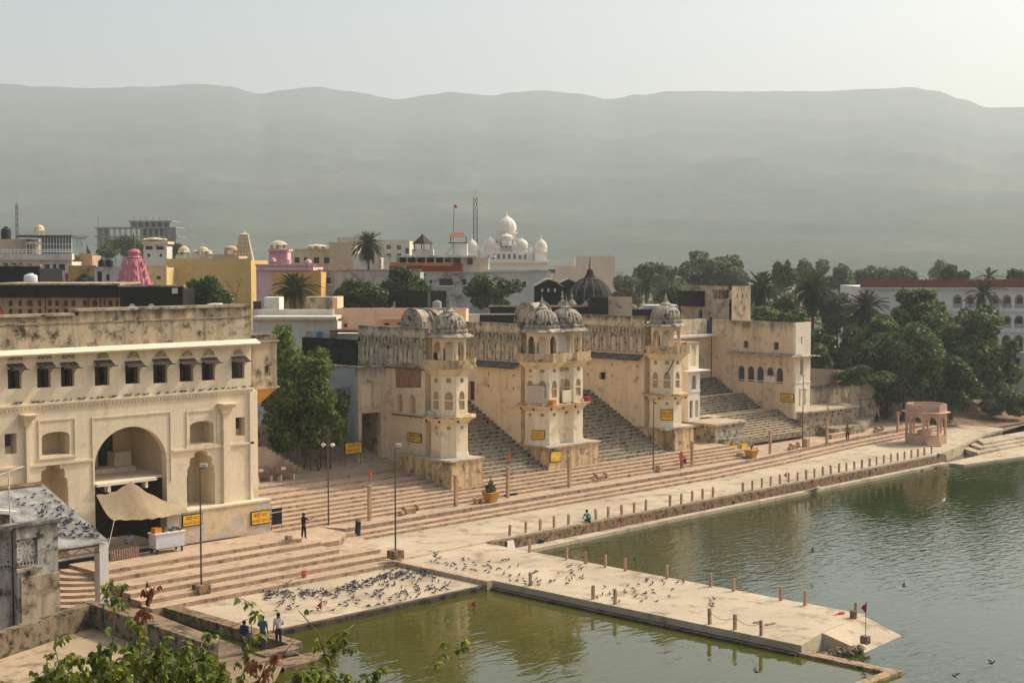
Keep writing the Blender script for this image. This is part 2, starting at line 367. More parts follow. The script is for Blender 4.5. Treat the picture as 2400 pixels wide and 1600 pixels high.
# ================================================================ THE HAVELI ON THE LEFT
m_cream = plaster('cream_limewash', C(234, 216, 184), C(124, 102, 76), amt=0.17, streak=0.6, scale=0.35, bump=0.12, var=0.08)
m_cream2 = plaster('pale_cream_limewash', C(240, 226, 200), C(120, 96, 70), amt=0.16, streak=0.4, scale=0.5, bump=0.12, var=0.08)
m_parapet = plaster('mouldy_parapet_plaster', C(200, 180, 148), C(70, 62, 52), amt=0.52, streak=0.6, scale=0.75, top=(17.9, 2.2, 0.85), bump=0.4, var=0.2)
m_grime = plaster('grimy_plaster', C(196, 176, 146), C(58, 52, 46), amt=0.48, streak=0.6, scale=0.6, bump=0.35, var=0.2)
m_black = plaster('black_mould_and_shade', C(38, 36, 33), C(14, 14, 13), amt=0.5, streak=0.5, scale=0.6, bump=0.3)  # black mould, with the shade on these walls put into the colour too
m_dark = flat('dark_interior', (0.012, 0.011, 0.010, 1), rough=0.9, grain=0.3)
m_wood = flat('weathered_wood', C(74, 60, 50), rough=0.85, grain=0.3, gs=4)
m_darkwood = flat('dark_wood', C(46, 38, 34), rough=0.8, grain=0.3, gs=3)
m_metal = flat('dull_iron', C(96, 84, 74), rough=0.6, metal=0.3, grain=0.2)
FB = 85.2; PB = 84.4
def hx(x, y): return (x*.28061, 700 + y*.28061)
def cx1(x, y): return (x*.2551, 860 + y*.2551)
def opn(p0, p1, b):
    """pixel corners (left, top) and (right, bottom) of an opening in a wall of constant b -> a0, a1, z0, z1"""
    um = (p0[0]+p1[0])/2
    return onb(p0[0], (p0[1]+p1[1])/2, b)[0], onb(p1[0], (p0[1]+p1[1])/2, b)[0], onb(um, p1[1], b)[1], onb(um, p0[1], b)[1]
def fz(p, b=None): return onb(p[0], p[1], FB if b is None else b)[1]
E_A = (1, 0); N_B = (0, 1)
hv_ = thing('haveli', 'large cream haveli with a big round arch and nine awning windows along its top floor', 'building', (48, 88, 2.2))
aR = onb(590, 1000, FB)[0]; aL = 30.0
zc0 = fz(hx(1000, 425)); zc1 = fz(hx(1000, 385)); zl = fz(hx(1000, 822)); zs_ = fz(hx(1700, 1240)); zp = 4.3
holes = []
# upper windows
ux = [(65, 180, 585, 752), (310, 425, 575, 742), (510, 622, 566, 734), (792, 915, 560, 725), (1047, 1167, 553, 710), (1280, 1397, 545, 705), (1500, 1615, 536, 692), (1685, 1797, 530, 682), (1935, 2042, 520, 667)]
wins = []
for (x0, x1, y0, y1) in ux:
    a0, a1, z0, z1 = opn(hx(x0, y0), hx(x1, y1), FB); wins.append((a0, a1, z0, z1)); holes.append(rect(a0, a1, z0, z1))
wins += []
# a tenth window lies further left, outside the frame
# small side windows with flat arched heads
nich = []
for (x0, x1, yt, ys, yb) in [(350, 582, 1110, 1150, 1305), (1587, 1785, 1020, 1060, 1210)]:
    a0, a1, z0, z1 = opn(hx(x0, yt), hx(x1, yb), FB); zsp = fz(hx((x0+x1)/2, ys)); nich.append((a0, a1, z0, z1)); holes.append(arch(a0, a1, z0, zsp, z1, 10, 0.8))
sq = []
for (x0, x1, yt, yb) in [(40, 140, 1125, 1297), (1968, 2046, 988, 1143)]:
    a0, a1, z0, z1 = opn(hx(x0, yt), hx(x1, yb), FB); sq.append((a0, a1, z0, z1)); holes.append(rect(a0, a1, z0, z1))
# great arch, down to the shop floor
ga0 = onb(cx1(870, 900)[0], 1100, FB)[0]; ga1 = onb(cx1(1532, 900)[0], 1100, FB)[0]
gz1 = fz(cx1(1215, 545)); gzs = gz1 - (ga1-ga0)/2*0.92
holes.append(arch(ga0, ga1, 2.26, gzs, gz1, 22))
# cusped door arches
cus = []
for (x0, x1, yt, yb, zb) in [(350, 625, 865, 1600, 2.26), (1718, 1975, 752, 1300, zp+0.12)]:
    a0 = onb(cx1(x0, 0)[0], 1130, FB)[0]; a1 = onb(cx1(x1, 0)[0], 1110, FB)[0]; zt = fz(cx1((x0+x1)/2, yt))
    cus.append((a0, a1, zb, zt)); holes.append(cusped(a0, a1, zb, zt-1.75, zt))
w = M(); w.wall((0, FB), E_A, N_B, [(aL, 2.2), (aR, 2.2), (aR, zc0+0.05), (aL, zc0+0.05)], holes, 0.55)
w.build('wall', m_cream, hv_)
# body behind (roof and end wall) kept clear of the openings
m = M(); m.box(aL, aR, FB+7.5, FB+7.9, 2.2, zc0); m.box(aL, aR, FB+0.56, FB+7.49, zc0-0.25, zc0+0.1)
m.box(aR-0.5, aR-0.003, FB+0.56, FB+7.49, 2.2, zc0-0.26); m.build('back_wall', m_cream, hv_)
# near-black sheets behind the openings, painting the darkness of the rooms
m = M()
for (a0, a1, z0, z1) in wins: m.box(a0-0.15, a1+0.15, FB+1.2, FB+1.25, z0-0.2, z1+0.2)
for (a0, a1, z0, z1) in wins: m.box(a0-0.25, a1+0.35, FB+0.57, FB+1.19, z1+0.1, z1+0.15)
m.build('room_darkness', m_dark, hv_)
fr_me = {}
for i, (a0, a1, z0, z1) in enumerate(wins):
    f = M(); t = 0.07
    f.box(a0, a0+t, FB+0.30, FB+0.36, z0, z1); f.box(a1-t, a1, FB+0.30, FB+0.36, z0, z1); f.box(a0+t, a1-t, FB+0.301, FB+0.359, z0, z0+t)
    if i not in (4,): f.box(a0+t, (a0+a1)/2-0.02, FB+0.33, FB+0.35, z0+t, z1-0.02)
    f.build('window', m_darkwood, hv_)
    # awning on two brackets
    aw = M(); zt = z1+0.02+0.05*math.sin(i*2.7); wd = a1-a0
    aw.add([(a0-0.05, FB, zt+0.30), (a1+0.10, FB, zt+0.30), (a1+0.14, FB-0.5, zt-0.02), (a0-0.05, FB-0.5, zt-0.02), (a0-0.05, FB, zt+0.24), (a1+0.10, FB, zt+0.24), (a1+0.14, FB-0.5, zt-0.08), (a0-0.05, FB-0.5, zt-0.08)],
           [(0,1,2,3),(7,6,5,4),(3,2,6,7),(0,3,7,4),(1,5,6,2)])
    aw.box(a0-0.1, a1+0.28, FB-0.56, FB-0.5, zt-0.09, zt-0.03)
    for q in (a0+0.05, a1-0.05): aw.tube([(q, FB, zt-0.35), (q, FB-0.44, zt-0.05)], 0.025, 5)
    aw.build('awning', m_wood, hv_)
# lunettes of pierced plaster over the windows
m_lace = flat('lunette_lattice', C(206, 178, 138), grain=0.15)
for (x, y, r) in [(127, 515, 64), (372, 505, 60), (568, 500, 58), (858, 497, 50), (1112, 495, 54), (1342, 487, 50), (1562, 481, 47), (1742, 472, 50), (1988, 465, 42)]:
    a0 = onb(hx(x-r, y)[0], hx(x, y)[1], FB)[0]; a1 = onb(hx(x+r, y)[0], hx(x, y)[1], FB)[0]; z0 = fz(hx(x, y)); c = (a0+a1)/2; R = (a1-a0)/2; zz = fz(hx(x, y-r*1.12))-z0
    f = M(); dk = M(); N = 14
    hol = []
    for ring, (q0, q1, nn) in enumerate([(0.30, 0.52, 5), (0.62, 0.86, 9)]):
        for k in range(nn):
            t0 = math.pi*(k+0.16)/nn; t1 = math.pi*(k+0.84)/nn
            hol.append([(c+R*q0*math.cos(t0), z0+0.03+zz*q0*math.sin(t0)*.95), (c+R*q1*math.cos(t0), z0+0.03+zz*q1*math.sin(t0)*.95), (c+R*q1*math.cos(t1), z0+0.03+zz*q1*math.sin(t1)*.95), (c+R*q0*math.cos(t1), z0+0.03+zz*q0*math.sin(t1)*.95)])
    out = [(c+R*math.cos(math.pi*k/N), z0+zz*math.sin(math.pi*k/N)) for k in range(N+1)]
    f.wall((0, FB-0.05), E_A, N_B, out, hol, 0.046); f.build('lunette', m_lace, hv_)
    dk = M(); dk.add([(p[0]*.98+c*.02, FB-0.004, z0+(p[1]-z0)*.97) for p in out], [tuple(range(N+1))]); dk.build('lunette_backing', m_wood, hv_)
# cornice, ledges, mouldings
m = M(); m.add([(aL, FB, zc1), (aR+0.4, FB, zc1), (aR+0.45, FB-0.55, zc0+0.02), (aL, FB-0.55, zc0+0.02), (aL, FB, zc0-0.12), (aR+0.3, FB, zc0-0.12), (aR+0.4, FB-0.5, zc0-0.08), (aL, FB-0.5, zc0-0.08)],
    [(0,1,2,3),(3,2,6,7),(7,6,5,4),(1,5,6,2)]); m.build('cornice', m_cream2, hv_)
m = M(); m.box(aL, aR+0.16, FB-0.16, FB-0.002, zl-0.12, zl); m.box(aL, aR+0.08, FB-0.08, FB-0.003, zl-0.26, zl-0.121)
m.build('bird_ledge', m_cream, hv_)
for k in range(int((aR-aL)/0.42)):
    pass
dm = M(); dm.box(-0.09, 0.09, -0.07, 0, -0.12, 0); dme = mesh_of('dentil', dm, m_cream)
for k in range(70): instance('dentil', dme, hv_, (aR-0.3-k*0.27, FB-0.004, zl-0.262))
segs = [(aL, onb(cx1(845, 0)[0], 1075, FB)[0]), (onb(cx1(1580, 0)[0], 1050, FB)[0], aR+0.12)]
m = M()
for (q0, q1) in segs: m.box(q0, q1, FB-0.12, FB-0.002, zs_-0.09, zs_+0.06)
m.build('string_course', m_cream, hv_)
m = M()
for (x0, x1, yt) in [(192, 258, 400), (2010, 2098, 300)]:
    q0 = onb(cx1(x0, 0)[0], 1050, FB)[0]; q1 = onb(cx1(x1, 0)[0], 1050, FB)[0]; zt = fz(cx1((x0+x1)/2, yt))
    m.box(q0+0.25, q1, FB-0.22, FB-0.003, zp if x0 > 900 else 2.2, zt-0.9); m.box(q0+0.1, q1+0.12, FB-0.32, FB-0.0035, zt-0.9, zt-0.55); m.box(q0, q1+0.3, FB-0.46, FB-0.004, zt-0.549, zt-0.3)
    m.box(q0-0.1, q1+0.45, FB-0.75, FB-0.0045, zt-0.299, zt-0.2)
    m.build('pilaster', m_cream, hv_); m = M()
m = M(); m.box(aR-0.22, aR+0.08, FB-0.12, FB-0.0025, zp, zl-0.27); m.build('corner_pilaster', m_cream2, hv_)
def frame(name, x0, x1, y0, y1, t=0.10, pr=0.06, bottom=True):
    a0, a1, z0, z1 = opn(hx(x0, y0), hx(x1, y1), FB); f = M()
    f.box(a0, a0+t, FB-pr, FB-0.002, z0, z1); f.box(a1-t, a1, FB-pr, FB-0.002, z0, z1); f.box(a0+t, a1-t, FB-pr, FB-0.0025, z1-t, z1)
    if bottom: f.box(a0-0.05, a1+0.05, FB-pr-0.05, FB-0.0022, z0-t, z0-0.001)
    return f.build(name, m_cream, hv_)
frame('niche_moulding', 318, 632, 1000, 1318); frame('niche_moulding', 1555, 1822, 925, 1222); frame('arch_moulding', 768, 1432, 962, 1560, bottom=False)
# shallow chambers behind the small openings
def chamber(a0, a1, z0, z1, d, mat=None, nm='alcove'):
    c = M(); e = 0.12; b0 = FB+0.56; b1 = FB+d
    c.box(a0-e, a1+e, b1, b1+0.1, z0-e, z1+e); c.box(a0-e-0.1, a0-e, b0, b1-0.001, z0-e, z1+e); c.box(a1+e, a1+e+0.1, b0, b1-0.001, z0-e, z1+e)
    c.box(a0-e, a1+e, b0, b1-0.002, z0-e-0.1, z0-0.01); c.box(a0-e, a1+e, b0, b1-0.002, z1+0.01, z1+e+0.1)
    return c.build(nm, mat or m_cream, hv_)
for q in nich: chamber(*q, 1.6)
for q in sq: chamber(*q, 0.66); f = M(); f.box(q[0]+0.02, q[0]+(q[1]-q[0])*0.75, FB+0.40, FB+0.45, q[2]+0.45, q[3]-0.02); f.build('shutter', flat('grey_shutter', C(66, 62, 62), grain=0.4, gs=9), hv_)
for q in cus: chamber(*q, 2.4)
q = cus[1]; f = M(); f.box(q[0]+0.95, q[0]+1.55, FB+2.25, FB+2.38, q[2], q[2]+2.1); f.build('door', m_darkwood, hv_)
q = nich[1]; f = M(); f.box(q[0]+0.5, q[0]+0.95, FB+1.5, FB+1.58, q[2]+0.7, q[3]-0.1); f.build('shutter', m_darkwood, hv_)
# great hall behind the arch, with its raised floor slab on brackets
hb = min(FB+6.5, ona(307, 1060, ga1+0.5)[0]); zf = fz(cx1(1000, 1058))
m = M(); m.box(ga0-1.0, ga1+0.6, hb, hb+0.2, 2.2, gz1+0.4); m.box(ga1+0.5, ga1+0.7, FB+0.56, hb-0.001, 2.2, gz1+0.4); m.box(ga0-1.2, ga0-1.0, FB+0.56, hb-0.001, 2.2, gz1+0.4)
m.box(ga0-1.0, ga1+0.5, FB+0.56, hb-0.002, gz1+0.15, gz1+0.35); m.build('hall', m_cream, hv_)
m = M(); m.box(ga0+0.02, ga1-0.9, FB-0.25, hb-0.004, zf-0.18, zf); m.box(ga1-0.899, ga1+0.48, FB+0.6, hb-0.004, zf-0.181, zf-0.002); hq = lambda x: onb(cx1(x, 0)[0], 1090, hb-1.2)[0]; m.box(ga0+0.03, hq(1220), hb-1.6, hb-0.005, zf+0.001, zf+0.32); m.box(hq(1065), hq(1215), hb-1.1, hb-0.006, zf+0.325, zf+1.25)
for q in (0.9, 2.6, 3.6): m.prism([(ga0+q-0.1, FB-0.2), (ga0+q+0.1, FB-0.2), (ga0+q+0.1, FB+0.3), (ga0+q-0.1, FB+0.3)], zf-0.6, zf-0.181)
m.build('hall_floor', m_cream2, hv_)
q0 = onb(cx1(898, 0)[0], 1060, hb)[0]; f = M(); f.wall((0, hb-0.09), E_A, N_B, cusped(q0, onb(cx1(1030, 0)[0], 1060, hb)[0], zf+0.33, zf+2.6, zf+3.5, 3), (), 0.08); f.build('door', flat('old_studded_door', C(64, 58, 58), grain=0.45, gs=7), hv_)
f = M(); f.box(ga1+0.42, ga1+0.498, FB+0.9, hb-0.2, zf+2.35, zf+2.45); f.box(ga0+1.9, ga1+0.4, hb-0.07, hb-0.002, zf+2.35, zf+2.45); f.build('hall_shelf', m_cream2, hv_)
f = M(); f.box(ga0-0.9, ga1+0.45, hb-0.3, hb-0.2, 2.2, zf-0.2); f.box(ga1+0.3, ga1+0.42, FB+0.6, hb-0.31, 2.2, zf-0.2); f.box(ga0-0.95, ga0-0.85, FB+0.6, hb-0.31, 2.2, zf-0.2); f.build('shop_wall', flat('dark_brown_wall', C(92, 74, 58), grain=0.3), hv_)  # dark brown lining of the shop below the slab
# parapet with rounded coping, its left part lower
aS = onb(*hx(655, 120), FB)[0]; zt0 = fz(hx(300, 150)); zt1 = fz(hx(1400, 85))
m = M(); m.box(aL, aS-0.002, FB-0.02, FB+0.5, zc0+0.1, zt0); m.box(aS, aR-0.02, FB-0.02, FB+0.5, zc0+0.1, zt1); m.build('parapet', m_parapet, hv_)
m = M(); m.box(aL, aS-0.3, FB-0.10, FB+0.62, zt0+0.001, zt0+0.16); m.box(aS-0.29, aR-0.02, FB-0.10, FB+0.62, zt1+0.001, zt1+0.18); m.build('coping', m_grime, hv_)
m = M(); m.box(aL, aR-0.04, FB-0.07, FB-0.021, zt0-0.46, zt0-0.40); m.build('parapet_band', m_grime, hv_)
# plinth below with ledge
pa0 = onb(392, 1240, PB)[0]; pa1 = onb(634, 1210, PB)[0]
m = M(); m.box(pa0, pa1, PB, FB-0.004, 2.2, zp); m.build('plinth', plaster('painted_plinth', C(222, 196, 156), C(150, 138, 128), amt=0.35, streak=0.4, scale=0.8, peel=C(206, 194, 180), peel_amt=0.2, var=0.12), hv_)
m = M(); m.box(pa0-0.05, pa1+0.06, PB-0.07, FB-0.005, zp+0.001, zp+0.12); m.build('plinth_ledge', m_cream, hv_)
# set-back bay and corner turret on the right
m = M(); m.box(aR+0.002, onb(604, 1000, FB+0.9)[0], FB+0.9, FB+7.4, 2.2, zl-0.3); m.build('side_bay', m_cream, hv_)
m = M(); m.box(aR-0.10, aR+0.16, FB+0.85, FB+7.3, zl-0.3, zl-0.1); m.build('side_ledge', m_cream, hv_)
TB = 90.0; t0 = onb(592, 850, TB)[0]; t1 = onb(649, 850, TB)[0]; tz0 = onb(640, 905, TB)[1]; tz1 = onb(640, 800, TB)[1]; tz2 = onb(640, 783, TB)[1]
m = M(); m.wall((0, TB), E_A, N_B, rect(t0, t1, tz0, tz1), [rect(t1-1.1, t1-0.8, tz0+1.0, tz0+1.55)], 0.4); m.box(t1-0.4, t1-0.001, TB+0.401, TB+4, tz0, tz1); m.box(t0, t1-.41, TB+3.6, TB+4, tz0, tz1); m.build('turret', m_grime, hv_)
m = M(); m.box(t0-0.1, t1+0.12, TB-0.14, TB+4.1, tz0-0.12, tz0-0.001); m.box(t0-0.1, t1+0.14, TB-0.16, TB+4.1, tz1+0.001, tz1+0.09); m.build('turret_ledge', m_grime, hv_)
m = M(); m.box(t0, t1, TB, TB+3.9, tz1+0.091, tz2); m.build('turret_parapet', plaster('turret_parapet_plaster', C(150, 132, 106), C(44, 40, 34), amt=0.6, streak=0.6, scale=0.7), hv_)
m = M(); m.prism([(t0, TB+1.0), (t1-0.8, TB+1.0), (t1-0.8, TB+4), (t0, TB+4)], tz0-1.3, tz0-0.121, top=[(t0, TB), (t1, TB), (t1, TB+4), (t0, TB+4)]); m.build('turret_corbel', plaster('ochre_plaster', C(214, 160, 84), C(90, 70, 46), amt=0.3, scale=0.8), hv_)
m = M(); m.box(t0-1, t1-1.0, TB+1.4, TB+4, 3.3, tz0-1.301); m.build('turret_base', m_grime, hv_)
# ================================================================ THE GHAT PALACES WITH THEIR OCTAGONAL TOWERS
m_apri = plaster('apricot_limewash', C(238, 216, 182), C(112, 92, 72), amt=0.26, streak=0.45, scale=0.5, bump=0.15, var=0.1)
m_band = plaster('mouldy_frieze_plaster', C(216, 198, 168), C(48, 45, 41), amt=0.40, streak=0.65, scale=1.1, top=(15.3, 1.1, 0.85), bump=0.4, var=0.2)
m_dome = plaster('lichened_dome_plaster', C(190, 176, 154), C(54, 51, 47), amt=0.55, streak=0.6, scale=1.3, bump=0.4, var=0.2)
m_shaft = plaster('tower_limewash', C(246, 228, 194), C(100, 82, 64), amt=0.25, streak=0.5, scale=0.6, bump=0.12, var=0.1)
m_plinth = plaster('stained_plinth', C(222, 192, 148), C(46, 40, 32), amt=0.46, streak=0.8, scale=0.9, bump=0.3, var=0.15)
m_jali = flat('pierced_screen', C(196, 166, 130), grain=0.35, gs=22)
m_slate = flat('dark_stone_eave', C(104, 96, 86), grain=0.4, gs=3)
m_redd = flat('dark_red_door', C(96, 48, 42), grain=0.3)
m_white = plaster('white_limewash', C(232, 224, 212), C(110, 100, 90), amt=0.22, streak=0.4, scale=0.6, bump=0.1, var=0.08)
m_ochre = MATS['ochre_plaster']
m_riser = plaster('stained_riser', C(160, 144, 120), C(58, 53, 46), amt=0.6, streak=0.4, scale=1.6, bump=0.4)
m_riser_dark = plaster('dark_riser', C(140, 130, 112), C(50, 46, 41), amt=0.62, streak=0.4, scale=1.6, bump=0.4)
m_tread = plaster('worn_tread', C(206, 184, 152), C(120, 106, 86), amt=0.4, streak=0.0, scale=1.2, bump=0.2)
m_tread_dark = plaster('darker_tread', C(178, 166, 144), C(78, 72, 62), amt=0.5, streak=0.0, scale=1.4, bump=0.3)  # darker version of the tread colour
E_B = (0, 1); N_A = (1, 0)
def octa(cx, cy, ap, rot=0.0):
    R = ap/math.cos(math.pi/8); return [(cx+R*math.cos(math.pi/8+rot+k*math.pi/4), cy+R*math.sin(math.pi/8+rot+k*math.pi/4)) for k in range(8)]
def oct_faces(poly):
    for k in range(8):
        p = Vector(poly[k]); q = Vector(poly[(k+1) % 8]); e = (q-p); L = e.length; e = e/L; n = Vector((-e.y, e.x)); yield k, p, e, n, L
def tower(name, label, cx, cy, z0, sill, openings=(), chhatri_solid=True, grp='octagonal tower pavilions of the ghat palaces', side=None):
    t = thing(name, label, 'tower', (cx, cy, z0), grp)
    zb, zB, zP, zE = sill, 12.0, 12.62, 14.45
    core = M(); core.prism(octa(cx, cy, 1.36), z0, zB-0.1); core.build('core', m_jali, t)
    sh = M()
    for k, p, e, n, L in oct_faces(octa(cx, cy, 1.48)):
        hs = [arch(L/2-0.32, L/2+0.32, zb+0.55, zb+1.55, zb+2.05, 8), arch(L/2-0.2, L/2+0.2, zb+2.75, zb+2.95, zb+3.15, 6), rect(L/2-0.16, L/2+0.16, zb-1.05, zb-0.78)]
        sh.wall(p, e, n, rect(0, L, z0, zB-0.1), hs, 0.10)
    sh.build('shaft', m_shaft, t)
    tr = M()
    for k, p, e, n, L in oct_faces(octa(cx, cy, 1.50)):
        a = p+e*(L/2-0.33); b = p+e*(L/2+0.33)
        tr.add([(a.x, a.y, zb+1.26), (b.x, b.y, zb+1.26), (b.x, b.y, zb+1.36), (a.x, a.y, zb+1.36)]+[(q.x+n.x*.12, q.y+n.y*.12, z) for q, z in ((a, zb+1.26), (b, zb+1.26), (b, zb+1.36), (a, zb+1.36))], [(0,1,2,3),(7,6,5,4),(0,4,5,1),(3,2,6,7),(0,3,7,4),(1,5,6,2)])
    tr.build('window_rail', m_shaft, t)
    bm = M(); bm.prism(octa(cx, cy, 1.56), z0+0.001, z0+0.16); bm.prism(octa(cx, cy, 1.53), z0+0.162, z0+0.30); bm.build('base_moulding', m_white, t)
    bl = M(); bl.prism(octa(cx, cy, 1.49), zb-0.62, zb-0.13, top=octa(cx, cy, 2.08)); bl.build('balcony_corbel', m_apri, t)
    bl = M(); bl.prism(octa(cx, cy, 2.18), zb-0.125, zb); bl.build('balcony', m_plinth, t)
    br = M()
    for x, y in octa(cx, cy, 1.85): br.prism([(x-.07, y-.07), (x+.07, y-.07), (x+.07, y+.07), (x-.07, y+.07)], zb-0.48, zb-0.126)
    br.build('bracket', m_slate, t)['kind'] = 'stuff'
    bl = M(); bl.prism(octa(cx, cy, 1.49), zB-0.75, zB-0.13, top=octa(cx, cy, 2.10)); bl.build('upper_corbel', m_apri, t)
    bl = M(); bl.prism(octa(cx, cy, 2.22), zB-0.125, zB); bl.build('upper_balcony', m_plinth, t)
    pr = M(); O = octa(cx, cy, 2.16)
    for k, p, e, n, L in oct_faces(O): pr.wall(p, e, n, rect(0, L, zB+0.001, zP), (), 0.11)
    pr.build('balcony_parapet', m_plinth, t)
    ch = M()
    for k, p, e, n, L in oct_faces(octa(cx, cy, 1.36)):
        ch.wall(p, e, n, rect(0, L, zB+0.002, zE+0.2), [arch(0.13, L-0.13, zB+0.05, zB+1.5, zB+2.1, 10)], 0.16)
    ch.build('arcade', m_apri, t)
    if chhatri_solid:
        c = M(); c.prism(octa(cx, cy, 0.72), zB+0.003, zE+0.1); c.build('inner_room', m_shaft, t)
        c = M(); x = cx-0.73; c.box(x-0.03, x, cy-0.26, cy+0.20, zB+0.05, zB+1.5); c.build('door', m_wood, t)
    ev = M(); ev.prism(octa(cx, cy, 1.98), zE-0.05, zE+0.02); ev.prism(octa(cx, cy, 1.97), zE+0.021, zE+0.32, top=octa(cx, cy, 1.42)); ev.build('eave', m_dome, t)
    dr = M(); dr.prism(octa(cx, cy, 1.44), zE+0.321, zE+0.62); dr.prism(octa(cx, cy, 1.54), zE+0.40, zE+0.50); dr.build('drum', m_dome, t)
    dm = M(); z = zE+0.62
    dm.lathe([(1.26, z), (1.36, z+.12), (1.40, z+.34), (1.36, z+.58), (1.22, z+.84), (1.0, z+1.06), (0.72, z+1.24), (0.42, z+1.36), (0.30, z+1.40)], cx, cy, 48, rib=0.055); dm.build('dome', m_dome, t)
    lo = M()
    lo.lathe([(0.50, z+1.36), (0.56, z+1.42), (0.44, z+1.47), (0.30, z+1.58), (0.18, z+1.78), (0.12, z+1.96)], cx, cy, 16, rib=0.1); lo.build('lotus_cap', m_dome, t)
    fi = M(); fi.lathe([(0.09, z+1.95), (0.12, z+2.05), (0.06, z+2.16), (0.09, z+2.24), (0.03, z+2.36), (0.01, z+2.62)], cx, cy, 8); fi.build('finial', m_dome, t)
    pt = M(); n = 16
    for k in range(n):
        a = 2*math.pi*(k+.5)/n; pt.lathe([(0.10, z+0.0), (0.13, z+0.12), (0.11, z+0.28), (0.02, z+0.42)], cx+1.34*math.cos(a), cy+1.34*math.sin(a), 6)
    pt.build('dome_petals', m_dome, t)['kind'] = 'stuff'
    return t
T1 = (85.19, 90.92); T2R = (99.55, 91.12); T2L = (96.45, 91.12); T3 = (112.75, 90.45)
tower('palace_tower', 'single domed octagonal tower left of the grey stairs, a chair on its upper gallery', *T1, 4.65, 8.0)
tower('palace_tower', 'octagonal tower with white backed arches, left one of the paired domes', *T2L, 4.65, 8.2)
tower('palace_tower', 'octagonal tower with a bright narrow face, right one of the paired domes', *T2R, 4.65, 8.2)
tower('palace_tower', 'single domed octagonal tower beside the white kiosk and largest stairs', *T3, 4.9, 8.1, chhatri_solid=True)
# link between the paired towers
lk = thing('tower_link', 'narrow recessed wall joining the two paired domed towers', 'wall', (98, 91, 4.65))
m = M(); m.wall((0, T2L[1]-0.95), E_A, N_B, rect(T2L[0]+1.2, T2R[0]-1.2, 4.66, 12.0), [arch(97.72, 98.32, 8.6, 9.7, 10.3, 8), arch(97.75, 98.3, 10.9, 11.15, 11.4, 6)], 0.12); m.build('wall', m_shaft, lk)
m = M(); m.box(97.66, 98.36, T2L[1]-0.80, T2L[1]-0.70, 8.4, 11.5); m.build('screen', m_jali, lk)
jm = M()
for i in range(7): jm.box(97.72+i*0.1, 97.745+i*0.1, T2L[1]-0.91, T2L[1]-0.88, 8.62, 10.2)
for i in range(16): jm.box(97.73, 98.31, T2L[1]-0.915, T2L[1]-0.885, 8.66+i*0.1, 8.685+i*0.1)
jm.build('lattice', m_shaft, lk)['kind'] = 'stuff'
m = M(); m.prism([(97.2, T2L[1]-1.9), (98.9, T2L[1]-1.9), (98.9, T2L[1]-.9), (97.2, T2L[1]-.9)], 11.86, 12.0); m.prism([(97.2, T2L[1]-1.88), (98.9, T2L[1]-1.88), (98.9, T2L[1]-.9), (97.2, T2L[1]-.9)], 8.06, 8.2); m.build('gallery_floor', m_plinth, lk)
m = M(); m.box(97.25, 98.75, T2L[1]-1.98, T2L[1]-1.87, 12.001, 12.6); m.build('gallery_parapet', m_plinth, lk)
m = M(); m.wall((0, T2L[1]-0.75), E_A, N_B, [(97.6, 12.01), (98.95, 12.01), (98.75, 14.1), (98.2, 14.45), (97.6, 14.5)], (), 0.1); m.build('white_partition', m_white, lk)
m = M(); m.box(97.55, 98.7, T2L[1]-1.45, T2L[1]-1.38, 8.21, 9.3); m.build('low_partition', m_shaft, lk)
# plinths
def plinth(name, label, parts, tops):
    t = thing(name, label, 'plinth', (parts[0][0], parts[0][2], parts[0][4]))
    for i, p in enumerate(parts): m = M(); m.box(*p); m.build('base', m_plinth, t)
    for p in tops: m = M(); m.box(*p); m.build('slab', m_pave, t)
    return t
pl1 = plinth('tower_plinth', 'stained plinth with faded painted notice under the left tower', [(83.0, 86.5, 88.35, 95.0, 1.5, 4.5)], [(82.85, 86.62, 88.22, 95.0, 4.502, 4.648)])
pl2 = plinth('tower_plinth', 'long yellowed plinth under the paired domed towers', [(95.05, 97.5, 89.0, 95.0, 2.2, 4.5), (97.502, 101.5, 88.94, 95.0, 2.2, 4.499)], [(94.9, 101.65, 88.8, 95.0, 4.502, 4.648)])
pl3 = plinth('tower_plinth', 'streaked plinth with open undercroft below the right single tower', [(112.75, 115.6, 89.25, 95.0, 2.2, 4.7), (111.3, 112.74, 90.6, 95.0, 2.2, 4.699)], [(111.15, 115.75, 89.1, 95.0, 4.702, 4.898)])
